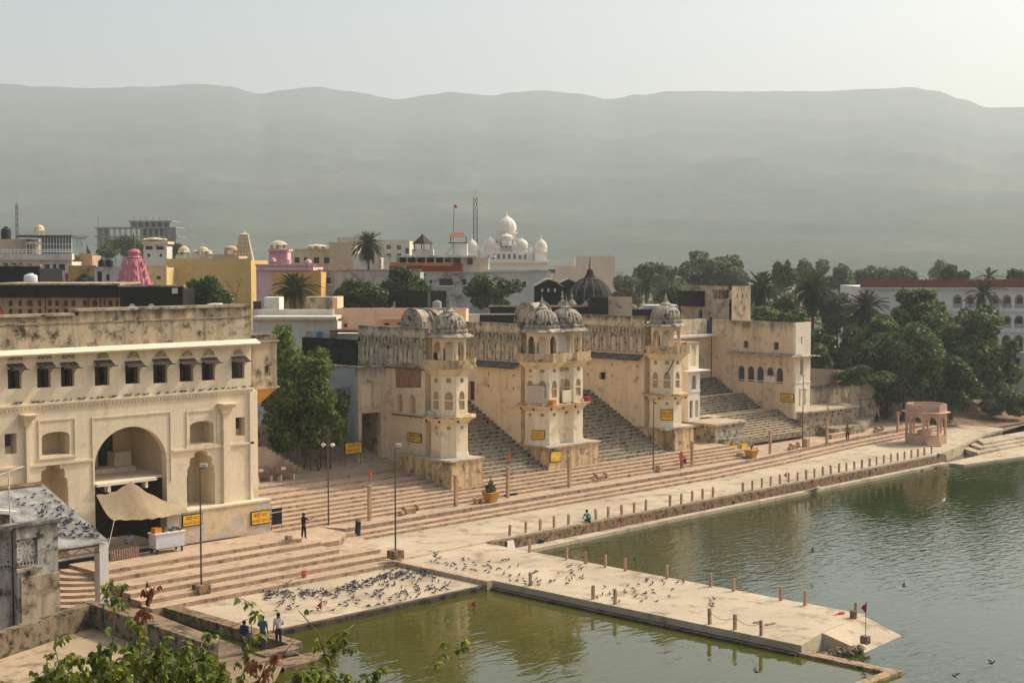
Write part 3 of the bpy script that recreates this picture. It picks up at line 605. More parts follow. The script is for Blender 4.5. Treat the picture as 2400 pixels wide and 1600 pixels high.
# buildings behind the towers, their long shaded fronts facing left ------------------------------------
def balus_mesh():
    b = M(); b.lathe([(0.10, 0), (0.07, 0.06), (0.12, 0.2), (0.10, 0.32), (0.05, 0.42), (0.10, 0.5)], 0, 0, 6); return mesh_of('baluster', b, m_dome, True)
BAL = balus_mesh()
def niche_mesh(w, h):
    f = M(); f.wall((0, -0.06), (0, 1), (1, 0), rect(-w/2, w/2, 0, h), [arch(-w/2+.14, w/2-.14, 0.12, h*0.62, h-.14, 8)], 0.06)
    f.v = [(x-0.0, y+0.06, z) for x, y, z in f.v]; return mesh_of('niche', f, m_dome)
NIC = niche_mesh(0.86, 1.7)
def palace(name, label, a0, a1, b0, b1, ztop, wins=(), doors=(), z0=1.5, frieze=True, niches=True, slots=0, win_lo=()):
    t = thing(name, label, 'building', (a0, (b0+b1)/2, z0))
    hs = [rect(*w) for w in wins] + [rect(*d) for d in doors] + [arch(*w) for w in win_lo]
    zf0, zf1 = 11.75, 13.55
    w = M(); w.wall((a0, 0), E_B, N_A, rect(b0, b1, z0, zf0), hs, 0.4); w.build('wall', m_apri, t)
    m = M(); m.box(a0+0.401, a1, b0+0.01, b1, z0, zf0-0.3); m.box(a0+0.401, a1, b0+0.005, b1, zf0-0.298, ztop-0.6); m.build('body', m_apri, t)
    m = M(); m.box(a0+0.02, a0+0.4, b0, b1, zf0+0.001, ztop); m.build('frieze_wall', m_band, t)
    m = M(); m.box(a0-0.02, a0+0.42, b0, b1+0.02, ztop+0.001, ztop+0.1); m.build('coping', m_band, t)
    for d in doors: m = M(); m.box(a0+0.25, a0+0.3, d[0]+.01, d[1]-.01, d[2], d[3]-.01); m.build('door', m_redd, t)
    for d in wins: m = M(); m.box(a0+0.3, a0+0.34, d[0]+.01, d[1]-.01, d[2]+.01, d[3]-.01); m.build('window', m_dark, t)
    for d in win_lo: m = M(); m.box(a0+0.28, a0+0.32, d[0]-.05, d[1]+.05, d[2], d[4]+.1); m.build('blind_arch', m_jali, t)
    if frieze:
        m = M(); m.box(a0-0.12, a0+0.019, b0, b1, zf1+0.0, zf1+0.09); m.box(a0-0.14, a0+0.018, b0, b1, zf1+0.62, zf1+0.74); m.build('rail', m_dome, t)
        n = int((b1-b0-0.3)/0.42)
        for i in range(n): instance('baluster', BAL, t, (a0-0.05, b0+0.25+i*(b1-b0-0.4)/max(1, n-1), zf1+0.10))
    if niches:
        n = int((b1-b0-0.3)/1.05)
        for i in range(n): instance('niche', NIC, t, (a0-0.045, b0+0.62+i*(b1-b0-1.2)/max(1, n-1), zf0+0.06))
    if slots:
        m = M()
        for i in range(slots):
            for r in range(2): bb = b0+0.8+i*(b1-b0-1.6)/max(1, slots-1); m.box(a0-0.012, a0-0.004, bb, bb+0.13, zf0-1.35-r*1.1, zf0-1.08-r*1.1)
        m.build('wall_slots', m_slate, t)['kind'] = 'stuff'
    return t
pw = palace('ghat_palace', 'palace wing left of the single tower with baluster frieze and peeling brown patch', 83.85, 86.5, 92.4, 100.95, 15.0, win_lo=[(93.6, 94.3, 8.0, 9.2, 9.55), (95.2, 95.9, 8.0, 9.2, 9.55)], slots=0)
m = M(); m.wall((83.84, 0), E_B, N_A, [(92.9, 10.2), (96.0, 10.0), (96.1, 12.0), (94.5, 12.2), (92.8, 12.0)], (), 0.006); m.build('bare_patch', plaster('bare_brown_plaster', C(170, 128, 98), C(110, 80, 62), amt=0.4, scale=0.9), pw)
m = M(); m.box(83.7, 83.849, 92.4, 96.4, 7.72, 7.82); m.box(83.75, 83.848, 92.4, 100.9, 11.62, 11.74); m.build('ledge', m_slate, pw)
p2 = palace('ghat_palace', 'apricot palace front with dark red door above the left grey stairs', 95.1, 100.9, 92.4, 106.5, 15.0, doors=[(98.2, 98.95, 8.02, 9.75)], slots=5)
m = M(); m.add([(95.1, 92.5, 11.72), (95.1, 97.8, 11.72), (94.35, 97.8, 11.25), (94.35, 92.5, 11.25), (95.1, 92.5, 11.62), (95.1, 97.8, 11.62), (94.35, 97.8, 11.17), (94.35, 92.5, 11.17)], [(0,1,2,3),(7,6,5,4),(3,2,6,7),(0,3,7,4),(1,5,6,2)]); m.build('eave', m_slate, p2)
p3 = palace('ghat_palace', 'apricot palace front with small dark window above the middle grey stairs', 111.38, 114.1, 91.9, 106, 15.2, wins=[(96.75, 97.55, 9.05, 9.75), (100.0, 100.4, 9.0, 10.3)], slots=5)
m = M(); m.add([(111.38, 92.0, 11.7), (111.38, 100.5, 11.7), (110.6, 100.5, 11.2), (110.6, 92.0, 11.2), (111.38, 92.0, 11.6), (111.38, 100.5, 11.6), (110.6, 100.5, 11.12), (110.6, 92.0, 11.12)], [(0,1,2,3),(7,6,5,4),(3,2,6,7),(0,3,7,4),(1,5,6,2)]); m.build('eave', m_slate, p3)
# ribbed vault roof and second dome behind the first tower
vt = thing('vaulted_roof', 'lichened rounded roof with curved ribs just behind the left single dome', 'roof', (87, 94.5, 15.0))
def bangla(t, a, b, L, w, z, h, mat):
    m = M(); n = 12; vs = []
    for i in range(2):
        for k in range(n+1):
            q = math.pi*k/n; vs.append((a + (L if i else 0), b - w*math.cos(q), z + h*math.sin(q)**0.8))
    fs = [(k, k+1, n+2+k, n+1+k) for k in range(n)] + [tuple(range(n+1)), tuple(reversed(range(n+1, 2*n+2)))]
    m.add(vs, fs); m.build('vault', mat, t)
    for x in (a-0.08, a+L-0.06):
        m = M(); m.tube([(x+.07, b - (w+.05)*math.cos(math.pi*k/n), z + (h+.05)*math.sin(math.pi*k/n)**0.8) for k in range(n+1)], 0.09, 6); m.build('rib', mat, t)
bangla(vt, 84.4, 94.6, 1.2, 1.25, 15.12, 1.45, m_dome); bangla(vt, 86.2, 94.6, 1.6, 1.3, 15.12, 1.35, m_dome)
v2 = thing('vaulted_roof', 'lichened rounded roof peeping between the paired domes', 'roof', (98.3, 93.5, 15.0)); bangla(v2, 97.2, 93.8, 2.0, 1.3, 15.12, 1.75, m_dome)
# annex with the gateway, left of the wing -------------------------------------------------
an = thing('gateway_annex', 'dirty cream annex with a tall square gateway beside the palace wing', 'building', (82, 99, 4.0))
AB = 97.3; aa0 = onb(840, 950, AB)[0]; zt = 11.75
g0 = onb(848, 1000, AB)[0]; g1 = 83.3; gz = onb(880, 966, AB)[1]
m = M(); m.wall((0, AB), E_A, N_B, rect(aa0, 83.84, 3.0, zt), [rect(g0, g1, 3.02, gz), rect(g0-.05, g0+1.15, gz+0.6, gz+2.5), rect(g0+1.35, g1+.1, gz+0.6, gz+2.5)], 0.45); m.build('wall', plaster('annex_plaster', C(222, 202, 172), C(84, 76, 66), amt=0.34, streak=0.5, scale=0.6, top=(11.9, 2.0, 0.7), bump=0.3), an)
m = M(); m.box(g0-.2, g1+.15, AB+0.12, AB+0.2, gz+0.55, gz+2.55); m.build('blind_panel', m_cream, an)
m = M(); m.box(aa0+0.0, aa0+0.4, AB+0.451, 107, 3.0, zt-0.02); m.build('side_wall', plaster('bluish_limewash', C(190, 194, 192), C(110, 106, 100), amt=0.25, streak=0.5, scale=0.5), an)
m = M(); m.box(aa0+.41, 83.8, AB+0.46, 106.9, zt-0.9, zt-0.7); m.box(aa0+.41, 83.8, AB+8.6, AB+8.9, 3.0, zt-0.92); m.box(aa0+.45, aa0+.6, AB+.46, AB+8.59, 3.0, zt-.93); m.box(aa0+.61, 83.7, AB+.47, AB+8.58, 8.6, 8.8); m.box(g1+0.1, g1+0.5, AB+.46, AB+3.59, 3.0, zt-.93); m.build('passage', m_grime, an)
m = M(); m.box(aa0-0.12, 83.8, AB-0.14, AB+0.4, zt+0.001, zt+0.12); m.box(aa0-0.12, aa0+0.38, AB+0.401, 107, zt+0.0, zt+0.118); m.build('coping', m_grime, an)
b0_, z0_ = ona(802, 905, aa0); b1_, z1_ = ona(822, 940, aa0)
m = M(); m.box(aa0-0.03, aa0-0.002, b1_, b0_, z1_, z0_); m.box(aa0-0.05, aa0-0.031, b1_, b0_, (z0_+z1_)/2-.04, (z0_+z1_)/2+.04); m.build('shuttered_window', flat('grey_blue_shutter', C(150, 152, 148), grain=0.25), an)
# sloping lane up to the gateway, retaining wall, stepped pink wall
m = M(); m.add([(70, 97.2, 3.42), (83.8, 95.2, 3.42), (83.8, 101, 5.2), (70, 101, 5.2), (70, 97.2, 1), (83.8, 95.2, 1), (83.8, 101, 1), (70, 101, 1)], [(0,1,2,3),(0,4,5,1),(1,5,6,2),(3,7,4,0)]); struct('gateway_lane', m, m_step)
rw = thing('retaining_wall', 'whitewashed wall with rubble footing behind the leafy banyan', 'wall', (77, 99, 3.4))
m = M(); m.box(70.5, aa0+.2, 99.6, 100.1, 3.0, 7.4); m.build('wall', m_grime, rw)
m = M(); m.add([(75.2, 98.0, 3.38), (79.3, 98.0, 3.38), (79.0, 99.59, 4.7), (75.2, 99.59, 4.7), (75.2, 98.0, 3.0), (79.3, 98.0, 3.0), (79.0, 99.59, 3), (75.2, 99.59, 3)], [(0,1,2,3),(0,4,5,1),(1,5,6,2),(3,7,4,0)]); m.build('footing', plaster('whitewashed_rubble', C(196, 190, 178), C(90, 84, 74), amt=0.5, streak=0.2, scale=1.4, bump=0.9), rw)
rng = random.Random(5); sb = M(); sb.lathe([(0.10, 0), (0.2, .06), (0.17, .18), (0.05, .24)], 0, 0, 6); sme = mesh_of('stone', sb, m_old)
for i in range(46): instance('stone', sme, rw, (75.4+rng.random()*3.9, 97.75+rng.random()*0.5, 3.4), (0, 0, rng.random()*6), (0.7+rng.random(), 0.7+rng.random(), 0.7+rng.random()*.8))
sw = thing('stepped_wall', 'low pink wall stepping down behind the two brown benches', 'wall', (70, 97.4, 3.4))
for i in range(11):
    x0 = 66.0 if i == 0 else 71.2+i*0.42; x1 = 71.62 if i == 0 else x0+0.42; h = 6.0-i*0.24
    m = M(); m.box(x0, x1-0.002, 97.4, 98.0, 3.3, h); m.build('block', m_step, sw)
# grey stairs between the palaces -----------------------------------------------------------
def stairs(name, a0, a1, prof, mat, n_end):
    t = thing(name, None, None, (a0, prof[0][0], prof[0][1])); tag(t, kind='structure')
    for i, (b, z, r) in enumerate(prof):
        nb = prof[i+1][0]+0.35 if i+1 < len(prof) else n_end
        m = M(); m.box(a0(i) if callable(a0) else a0, a1(i) if callable(a1) else a1, b, nb, z-0.25, z+r); m.build('step', mat, t)
def run(b, z, n, r, td): return [(b+i*td, z+i*r, r) for i in range(n)]
def stair_flight(name, a0, a1, prof, mat, end):
    t = thing(name, None, None, ((a0+a1)/2, prof[0][0], prof[0][1])); tag(t, kind='structure')
    for i, (b, z, r) in enumerate(prof):
        nb = prof[i+1][0]+0.3 if i+1 < len(prof) else end
        m = M(); m.box(a0, a1, b, nb, z-0.4, z+r)
        m.mi = [0, 1, 0, 0, 0, 0]
        m.build('step', mat if isinstance(mat, (list, tuple)) else [mat, mat], t)
PINK = [(86.05+0.62*i, 1.6+0.2*i, 0.2) for i in range(5)]
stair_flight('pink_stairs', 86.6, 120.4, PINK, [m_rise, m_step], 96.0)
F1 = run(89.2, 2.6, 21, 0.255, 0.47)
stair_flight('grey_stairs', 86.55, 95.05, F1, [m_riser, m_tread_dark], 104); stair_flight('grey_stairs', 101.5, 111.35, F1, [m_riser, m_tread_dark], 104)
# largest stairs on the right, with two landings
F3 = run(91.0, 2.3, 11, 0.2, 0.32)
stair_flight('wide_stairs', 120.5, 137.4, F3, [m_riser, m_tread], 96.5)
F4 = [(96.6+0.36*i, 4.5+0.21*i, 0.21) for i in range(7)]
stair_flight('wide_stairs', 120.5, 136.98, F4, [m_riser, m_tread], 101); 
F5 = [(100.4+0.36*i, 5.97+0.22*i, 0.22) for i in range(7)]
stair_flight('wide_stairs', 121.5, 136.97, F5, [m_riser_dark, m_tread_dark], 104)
# masonry block at the foot of the wide stairs: courses of separate stones
mb = thing('masonry_block', 'grey dressed stone block with yellow notices at the foot of the wide stairs', 'platform', (122, 92, 2.4))
m = M(); m.box(120.55, 125.4, 90.45, 94.9, 2.0, 4.3); m.build('core', m_old, mb)
m = M(); m.box(120.3, 125.5, 90.2, 94.95, 4.302, 4.5); m.build('slab', m_pave, mb)
m = M(); m.box(120.38, 125.46, 90.29, 94.94, 4.05, 4.3); m.build('band', m_old, mb)
rng = random.Random(3)
sbx = M(); sbx.box(0, 1, 0, 1, 0, 1); sbm = mesh_of('stone', sbx, plaster('pale_grey_stone', C(196, 184, 164), C(84, 78, 66), amt=0.5, streak=0.5, scale=1.4, bump=0.4))
sbd = mesh_of('stone', sbx, m_old)
for r in range(4):
    x = 120.5
    while x < 125.3:
        wd = min(0.45+rng.random()*0.5, 125.4-x); 
        if wd > 0.12: instance('stone', sbm, mb, (x+.015, 90.40-rng.random()*.05, 2.46+r*0.40), (0, 0, 0), (wd-.03, 0.1, 0.37))
        x += wd
    y = 90.5
    while y < 94.8:
        wd = min(0.5+rng.random()*0.5, 94.9-y)
        if wd > 0.12: instance('stone', sbd, mb, (120.50-rng.random()*.05, y+.015, 2.46+r*0.40), (0, 0, 0), (0.1, wd-.03, 0.37))
        y += wd
lb = thing('notice_wall', 'low grey wall with stepped end carrying two yellow notices', 'wall', (121, 89.5, 1.7))
m = M(); m.box(120.9, 125.9, 89.55, 90.2, 1.6, 3.0); m.build('wall', m_old, lb)
m = M(); m.box(120.7, 125.95, 89.1, 89.549, 1.6, 1.85); m.build('shelf', m_step, lb)
# white kiosk turret beside the wide stairs
kk = thing('kiosk_turret', 'slim white two storey kiosk turret standing left of the wide stairs', 'turret', (121, 94.5, 4.5))
K0, K1, KB0, KB1 = onz(1612, 990, 4.52)[0]+1.2, onz(1640, 985, 4.52)[0], onz(1640, 985, 4.52)[1], onz(1640, 985, 4.52)[1]+2.6
K0 = K1-1.9
def kz(v, a=None): return onb(1640, v, KB0)[1]
zk1, zk2, zk3, zk4 = kz(915), kz(868), kz(825), kz(800)
m = M(); m.wall((0, KB0), E_A, N_B, rect(K0, K1, 4.52, zk2), [rect(K0+.25, K0+.75, 4.9, 6.6), rect(K1-.75, K1-.25, 4.9, 6.6), arch(K0+.6, K1-.6, zk1+.2, zk1+1.2, zk1+1.6, 8)], 0.2); m.wall((K0, 0), E_B, N_A, rect(KB0+.201, KB1, 4.52, zk2), [arch(KB0+0.9, KB0+1.6, zk1+.2, zk1+1.2, zk1+1.6, 8)], 0.2); m.build('shaft', m_white, kk)
m = M(); m.box(K0+.35, K1-.02, KB0+.35, KB1, 4.53, zk2-.1); m.build('core', flat('grey_blue_panel', C(176, 172, 168), grain=0.2), kk)
m = M(); m.box(K0-.06, K1+.06, KB0-.06, KB1, zk1-.1, zk1); m.build('string_course', m_white, kk)
m = M(); m.box(K0-.75, K1+.75, KB0-.75, KB1, zk2+.001, zk2+.1); m.build('canopy', m_white, kk)
m = M(); m.wall((0, KB0+.1), E_A, N_B, rect(K0+.1, K1-.1, zk2+.101, zk4-.2), [arch(K0+.6, K1-.6, zk2+.5, zk3+.4, zk3+.8, 8)], 0.2); m.wall((K0+.1, 0), E_B, N_A, rect(KB0+.301, KB1, zk2+.101, zk4-.2), [arch(KB0+.8, KB0+1.4, zk2+.5, zk3+.4, zk3+.8, 8)], 0.2); m.box(K0+.4, K1-.12, KB0+.5, KB1, zk2+.102, zk4-.22); m.build('lantern', m_cream2, kk)
m = M(); m.box(K0-.05, K1+.05, KB0-.05, KB1, zk4-.2, zk4-.05); m.build('roof', m_dome, kk)
# right block facing left, with five arched windows, and the recessed wall beside it -------
RA = 137.0
def rb_(u, v): return ona(u, v, RA)
rbz = rb_(1864, 756)[1]; rb0 = rb_(1863.5, 958)[0]; rb1 = rb_(1719, 900)[0]
rk = thing('corner_house', 'cream two storey corner house with five arched windows above the wide stairs', 'building', (RA+2, rb0+3, 4.0))
hs = []; ws = []
for (x0, x1, yt, yb) in [(1450, 1508, 770, 914), (1537, 1597, 776, 920), (1622, 1683, 780, 926), (1713, 1774, 786, 862), (1800, 1862, 790, 938)]:
    b_a = rb_(1360+x1*.2551, 660+yb*.2551); b_b = rb_(1360+x0*.2551, 660+yb*.2551); zt = rb_(1360+(x0+x1)*.12755, 660+yt*.2551)[1]
    hs.append(arch(b_a[0], b_b[0], b_a[1], zt-(b_b[0]-b_a[0])*.6, zt, 8)); ws.append((b_a[0], b_b[0], b_a[1], zt))
for (x0, x1, yt, yb) in [(1500, 1540, 545, 610), (1778, 1822, 555, 628)]:
    b_a = rb_(1360+x1*.2551, 660+yb*.2551); b_b = rb_(1360+x0*.2551, 660+yb*.2551); zt = rb_(1360+(x0+x1)*.12755, 660+yt*.2551)[1]
    hs.append(rect(b_a[0], b_b[0], b_a[1], zt)); ws.append((b_a[0], b_b[0], b_a[1], zt))
m_rk = plaster('corner_house_plaster', C(232, 204, 168), C(84, 72, 60), amt=0.3, streak=0.5, scale=0.5, top=(14.2, 2.4, 0.8), bump=0.2)
m = M(); m.wall((RA, 0), E_B, N_A, rect(rb0+.302, rb1+3, 3.6, rbz), hs, 0.35); m.build('wall', m_rk, rk)
re = onb(1899, 900, rb0)[0]
m = M(); m.wall((0, rb0-.001), E_A, N_B, rect(RA+.0, re, 3.6, rbz-.01), [arch(RA+.9, RA+1.5, 8.3, 9.6, 10.1, 8), rect(RA+.7, RA+1.0, 5.0, 6.6), rect(RA+1.7, RA+2.0, 5.0, 6.6), rect(RA+1.0, RA+1.25, 11.6, 12.4)], 0.3); m.build('end_wall', m_cream2, rk)
m = M(); m.box(RA+.9, re, rb0+.75, rb1+8, 3.6, rbz-.3); m.build('core', flat('grey_green_blind', C(70, 74, 70), grain=0.2), rk)
for (q0, q1, z0, z1) in ws: m = M(); m.box(RA+.22, RA+.26, q0-.02, q1+.02, z0, z1); m.build('window', flat('grey_green_blind', C(70, 74, 70)), rk)
for (q0, q1, z0, z1) in ws[:3]+ws[4:5]: m = M(); m.box(RA+.18, RA+.215, q0+.01, q1-.01, z0, z0+.28); m.build('grille', m_wood, rk)
ze = rb_(1800, 832)[1]
m = M(); m.add([(RA, rb0-.8, ze+.25), (RA, rb1+.5, ze+.25), (RA-.7, rb1+.5, ze), (RA-.7, rb0-.8, ze), (RA, rb0-.8, ze+.17), (RA, rb1+.5, ze+.17), (RA-.7, rb1+.5, ze-.07), (RA-.7, rb0-.8, ze-.07)], [(0,1,2,3),(7,6,5,4),(3,2,6,7),(0,3,7,4),(1,5,6,2)]); m.box(RA+.001, re+.7, rb0-.8, rb0-.002, ze-.07, ze+.03); m.build('eave', m_dome, rk)
m = M(); m.box(RA-.06, re+.05, rb0-.06, rb0-.003, 7.4, 7.5); m.box(RA-.05, RA-.002, rb0, rb1, 7.4, 7.499); m.build('string_course', m_white, rk)
m = M(); m.box(RA-.10, RA-.06, rb_(1818, 880)[0], rb_(1793, 880)[0], rb_(1800, 895)[1], rb_(1800, 882)[1]); m.build('name_board', m_white, rk)
bw = thing('court_wall', 'tall cream wall closing the court at the head of the wide stairs', 'wall', (130, 104, 4.5))
WBK = 103.4
m = M(); m.box(119.6, RA-.01, WBK, WBK+.5, 4.0, 12.3); m.build('wall', m_rk, bw)
m = M(); m.box(121, RA-.02, WBK-.9, WBK-.001, 12.1, 12.35); m.build('canopy', m_white, bw)
m = M(); m.box(119.6, RA-.015, WBK+.6, WBK+1.0, 12.0, 14.0); m.build('parapet', m_band, bw)
# upper block
UA = 140.0; ub0 = ona(1715, 715, UA)[0]; ub1 = ona(1596, 715, UA)[0]; uz0 = 12.5; uz1 = ona(1715, 671, UA)[1]; ue = onb(1759, 715, ub0)[0]
uk = thing('upper_house', 'weathered square upper house with ruined window row above the corner house', 'building', (UA+2, ub0+3, uz0))
def uu(x, y): return ona(1360+x*.2551, 660+y*.2551, UA)
h1 = [arch(uu(1120, 330)[0], uu(1086, 330)[0], uu(1100, 335)[1], uu(1100, 275)[1], uu(1100, 255)[1], 8), arch(uu(1210, 370)[0], uu(1182, 370)[0], uu(1195, 372)[1], uu(1195, 340)[1], uu(1195, 325)[1], 8), rect(uu(1390, 160)[0], uu(1225, 160)[0], uu(1300, 160)[1], uu(1300, 75)[1])]
m_uk = plaster('upper_house_plaster', C(214, 188, 154), C(58, 52, 46), amt=0.42, streak=0.6, scale=0.5, top=(18.2, 2.0, 0.6), bump=0.35)
m = M(); m.wall((UA, 0), E_B, N_A, rect(ub0, ub1, uz0, uz1), h1, 0.4); m.build('wall', m_uk, uk)
m = M(); m.wall((0, ub0-.001), E_A, N_B, rect(UA, ue, uz0, uz1-.005), [rect(UA+.9, UA+1.1, uz1-1.3, uz1-.85), rect(UA+1.9, UA+2.1, uz1-1.3, uz1-.85), rect(UA+2.7, UA+2.9, uz1-1.3, uz1-.85)], 0.35); m.build('end_wall', m_uk, uk)
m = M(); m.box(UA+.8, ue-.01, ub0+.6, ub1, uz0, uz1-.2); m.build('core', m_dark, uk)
b0_ = uu(1395, 100)[0]; b1_ = uu(1220, 100)[0]
m = M()
for i in range(7): bb = b0_+(b1_-b0_)*(i+.5)/7; m.box(UA+.05, UA+.3, bb-.05, bb+.05, uu(1300, 160)[1], uu(1300, 75)[1]-.001)
m.build('window_piers', m_grime, uk)['kind'] = 'stuff'
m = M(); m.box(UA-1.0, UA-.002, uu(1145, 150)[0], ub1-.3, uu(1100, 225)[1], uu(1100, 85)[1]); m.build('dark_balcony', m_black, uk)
# gate wall at the right end ----------------------------------------------------------------
gw = thing('gate_wall', 'stained retaining wall with a dark pointed gateway below the big trees', 'wall', (155, 94, 2.0))
GB = 95.0; ga = onb(2040, 975, GB); gb_ = onb(2117, 978, GB)
gl = onb(1900, 930, GB)[0]
h = cusped(onb(2061, 970, GB)[0], onb(2092, 970, GB)[0], 1.5, onb(2076, 955, GB)[1], onb(2076, 934, GB)[1], 2)
m_gw = plaster('gate_wall_plaster', C(206, 184, 152), C(44, 40, 34), amt=0.48, streak=0.75, scale=0.5, top=(7.5, 4.0, 0.7), bump=0.35)
m = M(); m.wall((0, GB), E_A, N_B, [(gl, 1.2), (gb_[0], 1.2), (gb_[0], onb(2115, 890, GB)[1]), (onb(2040, 900, GB)[0], onb(2040, 893, GB)[1]), (onb(2000, 880, GB)[0], onb(2000, 868, GB)[1]), (gl, onb(1905, 862, GB)[1])], [h], 0.6); m.build('wall', m_gw, gw)
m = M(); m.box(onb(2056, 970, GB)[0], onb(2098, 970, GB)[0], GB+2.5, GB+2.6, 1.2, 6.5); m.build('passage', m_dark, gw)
m = M(); m.box(gl, onb(2036, 905, GB)[0], GB-.16, GB-.002, onb(1960, 901, GB)[1], onb(1960, 899, GB)[1]+.1); m.box(onb(2010, 933, GB)[0], gb_[0]-.1, GB-.1, GB-.003, onb(2060, 931, GB)[1]-.04, onb(2060, 931, GB)[1]+.04); m.build('ledge', m_slate, gw)
mp = thing('ghat_platform', 'old grey stone bathing platform below the corner house', 'platform', (143, 90, 2.0))
P0 = onz(1862, 960, 4.6)[0]
m = M(); m.prism([(137.5, 91.5), (147.5, 91.2), (150, 94.9), (137.5, 94.9)], 1.6, 4.2); m.build('base', m_old, mp)
m = M(); m.prism([(137.3, 91.2), (147.8, 90.9), (150, 94.95), (137.3, 94.95)], 4.202, 4.4); m.build('slab', m_pave, mp)
m = M(); m.prism([(140.5, 89.3), (146.5, 89.5), (156, 94), (150.3, 94.9), (147.3, 91.1), (140.5, 91.4)], 1.5, 2.5); m.build('lower_bench', m_old, mp)
m = M(); m.box(138.5, 141.8, 88.5, 89.25, 1.5, 2.1); m.build('side_bench', m_step, mp)
# ================================================================ NEAR LEFT: SHED, LATTICE WALL, ROOF HOUSE
m_tin = flat('galvanised_sheet', C(206, 200, 188), rough=0.5, metal=0.1, grain=0.25, gs=1.5)
m_rust = flat('rusty_sheet', C(168, 132, 92), rough=0.7, grain=0.3, gs=1.5)
bR = onz(255, 1268, 5.7); 
sh = thing('tin_shed', 'corrugated tin roofed shed covered with perched pigeons at the left edge', 'shed', (40, 76, 0.9))
def corrug(name, x0, x1, pts, mat, pitch=0.16, amp=0.03):
    m = M(); n = int((x1-x0)/pitch*4); vs = []
    for i in range(n+1):
        x = x0+(x1-x0)*i/n; d = amp*math.sin(i*math.pi/2)
        for (y, z) in pts: vs.append((x, y, z+d))
    k = len(pts); fs = [(i*k+j, (i+1)*k+j, (i+1)*k+j+1, i*k+j+1) for i in range(n) for j in range(k-1)]
    m.add(vs, fs); return m.build(name, mat, sh)
SE = (bR[1], 5.7); ST = ona(100, 1134, bR[0])
corrug('roof_sheet', 30.0, bR[0], [SE, ST], m_tin)
corrug('ridge_sheet', 30.0, bR[0]-0.1, [(ST[0]-0.25, ST[1]+0.02), (ST[0]+0.02, ST[1]+0.14), (ST[0]+1.6, ST[1]-0.15)], m_rust)
m = M(); m.tube([(30, SE[0]+.15, 5.55), (bR[0]-.1, SE[0]+.15, 5.55)], 0.05, 5); m.tube([(30, SE[0]+.15, 5.2), (bR[0]-.1, SE[0]+.15, 5.2)], 0.04, 5)
for i in range(9): m.tube([(bR[0]-.3-i*1.2, SE[0]+.15, 5.55), (bR[0]-.9-i*1.2, SE[0]+.15, 5.2), (bR[0]-1.5-i*1.2, SE[0]+.15, 5.55)], 0.025, 4)
m.build('truss', m_metal, sh)['kind'] = 'stuff'
m = M(); x, y = bR[0]-.25, bR[1]+.35; m.box(x-.27, x+.27, y-.27, y+.27, 0.8, 5.62); m.build('pillar', m_white, sh)
m = M(); m.box(36, 36.4, ST[0]-.3, ST[0], .8, ST[1]-.2); m.box(bR[0]-.4, bR[0]-.1, ST[0]-.3, ST[0], .8, ST[1]-.15); m.build('post', m_metal, sh)['kind'] = 'stuff'
# curved steps
cs = thing('curved_steps', None, None, (47.8, 83.4, 0.8)); tag(cs, kind='structure')
for i in range(8):
    r = 1.0+0.78*(7-i); pts = [(47.8, 83.4)] + [(47.8+r*math.cos(a), 83.4+r*math.sin(a)) for a in [math.radians(165+ (275-165)*k/16) for k in range(17)]]
    m = M(); m.prism(pts, 0.5, 0.95+0.175*i); m.build('step', m_step, cs)
# lattice wall
lw = thing('lattice_wall_house', 'mouldy grey terrace wall with pierced floral lattice panels at the left edge', 'building', (35, 68.5, 0.8))
m_lw = plaster('grey_mould_plaster', C(196, 190, 178), C(58, 54, 48), amt=0.58, streak=0.75, scale=0.9, top=(8.0, 2.0, 0.8), bump=0.4, var=0.2)
LB = 68.0; lx1 = onb(137, 1330, LB)[0]; lx0 = onb(40, 1330, LB)[0]; lz = onb(80, 1229, LB)[1]
def petals(c, zc, R, n1, n2):
    hs = []
    for q0, q1, nn, w in ((0.16, 0.44, n1, .34), (0.52, 0.93, n2, .36)):
        for k in range(nn):
            a = 2*math.pi*k/nn; 
            hs.append([(c+R*q0*math.cos(a), zc+R*q0*math.sin(a)), (c+R*(q0+q1)/2*math.cos(a+w*2.4/nn), zc+R*(q0+q1)/2*math.sin(a+w*2.4/nn)), (c+R*q1*math.cos(a), zc+R*q1*math.sin(a)), (c+R*(q0+q1)/2*math.cos(a-w*2.4/nn), zc+R*(q0+q1)/2*math.sin(a-w*2.4/nn))])
    return hs
def lattice(x0, x1, z0, z1, b):
    f = M(); c = (x0+x1)/2; R = (x1-x0)/2*0.92; zc = z1-R*1.1; hs = petals(c, zc, R, 6, 12)
    for sx in (-1, 1):
        for sz in (-1, 1): px, pz = c+sx*R*.86, zc+sz*R*.92; hs.append([(px-.05, pz-.05), (px+.05, pz-.05), (px+.05, pz+.05), (px-.05, pz+.05)])
    n = 6; zr = (zc-R*1.12+z0)/2; h = (zc-R*1.12-z0)/2*.8
    for k in range(n):
        px = x0+(x1-x0)*(k+.5)/n; d = (x1-x0)/n*.36; hs.append([(px-d, zr), (px, zr-h), (px+d, zr), (px, zr+h)])
    f.wall((0, b), E_A, N_B, rect(x0, x1, z0, z1), hs, 0.08); o = f.build('lattice_panel', m_lw, lw); return o
px0 = onb(40, 1290, LB)[0]; px1 = onb(88, 1290, LB)[0]; pz1 = onb(64, 1261, LB)[1]; pz0 = onb(64, 1326, LB)[1]
m = M(); m.wall((0, LB), E_A, N_B, rect(lx0, lx1, 0.8, lz), [rect(px0, px1, pz0, pz1)], 0.35); m.build('wall', m_lw, lw); lattice(px0+.002, px1-.002, pz0+.002, pz1-.002, LB+.1)
LB2 = 68.5; qx0 = onb(-20, 1300, LB2)[0]; qx1 = onb(26, 1300, LB2)[0]; qz1 = onb(10, 1273, LB2)[1]; qz0 = onb(10, 1336, LB2)[1]
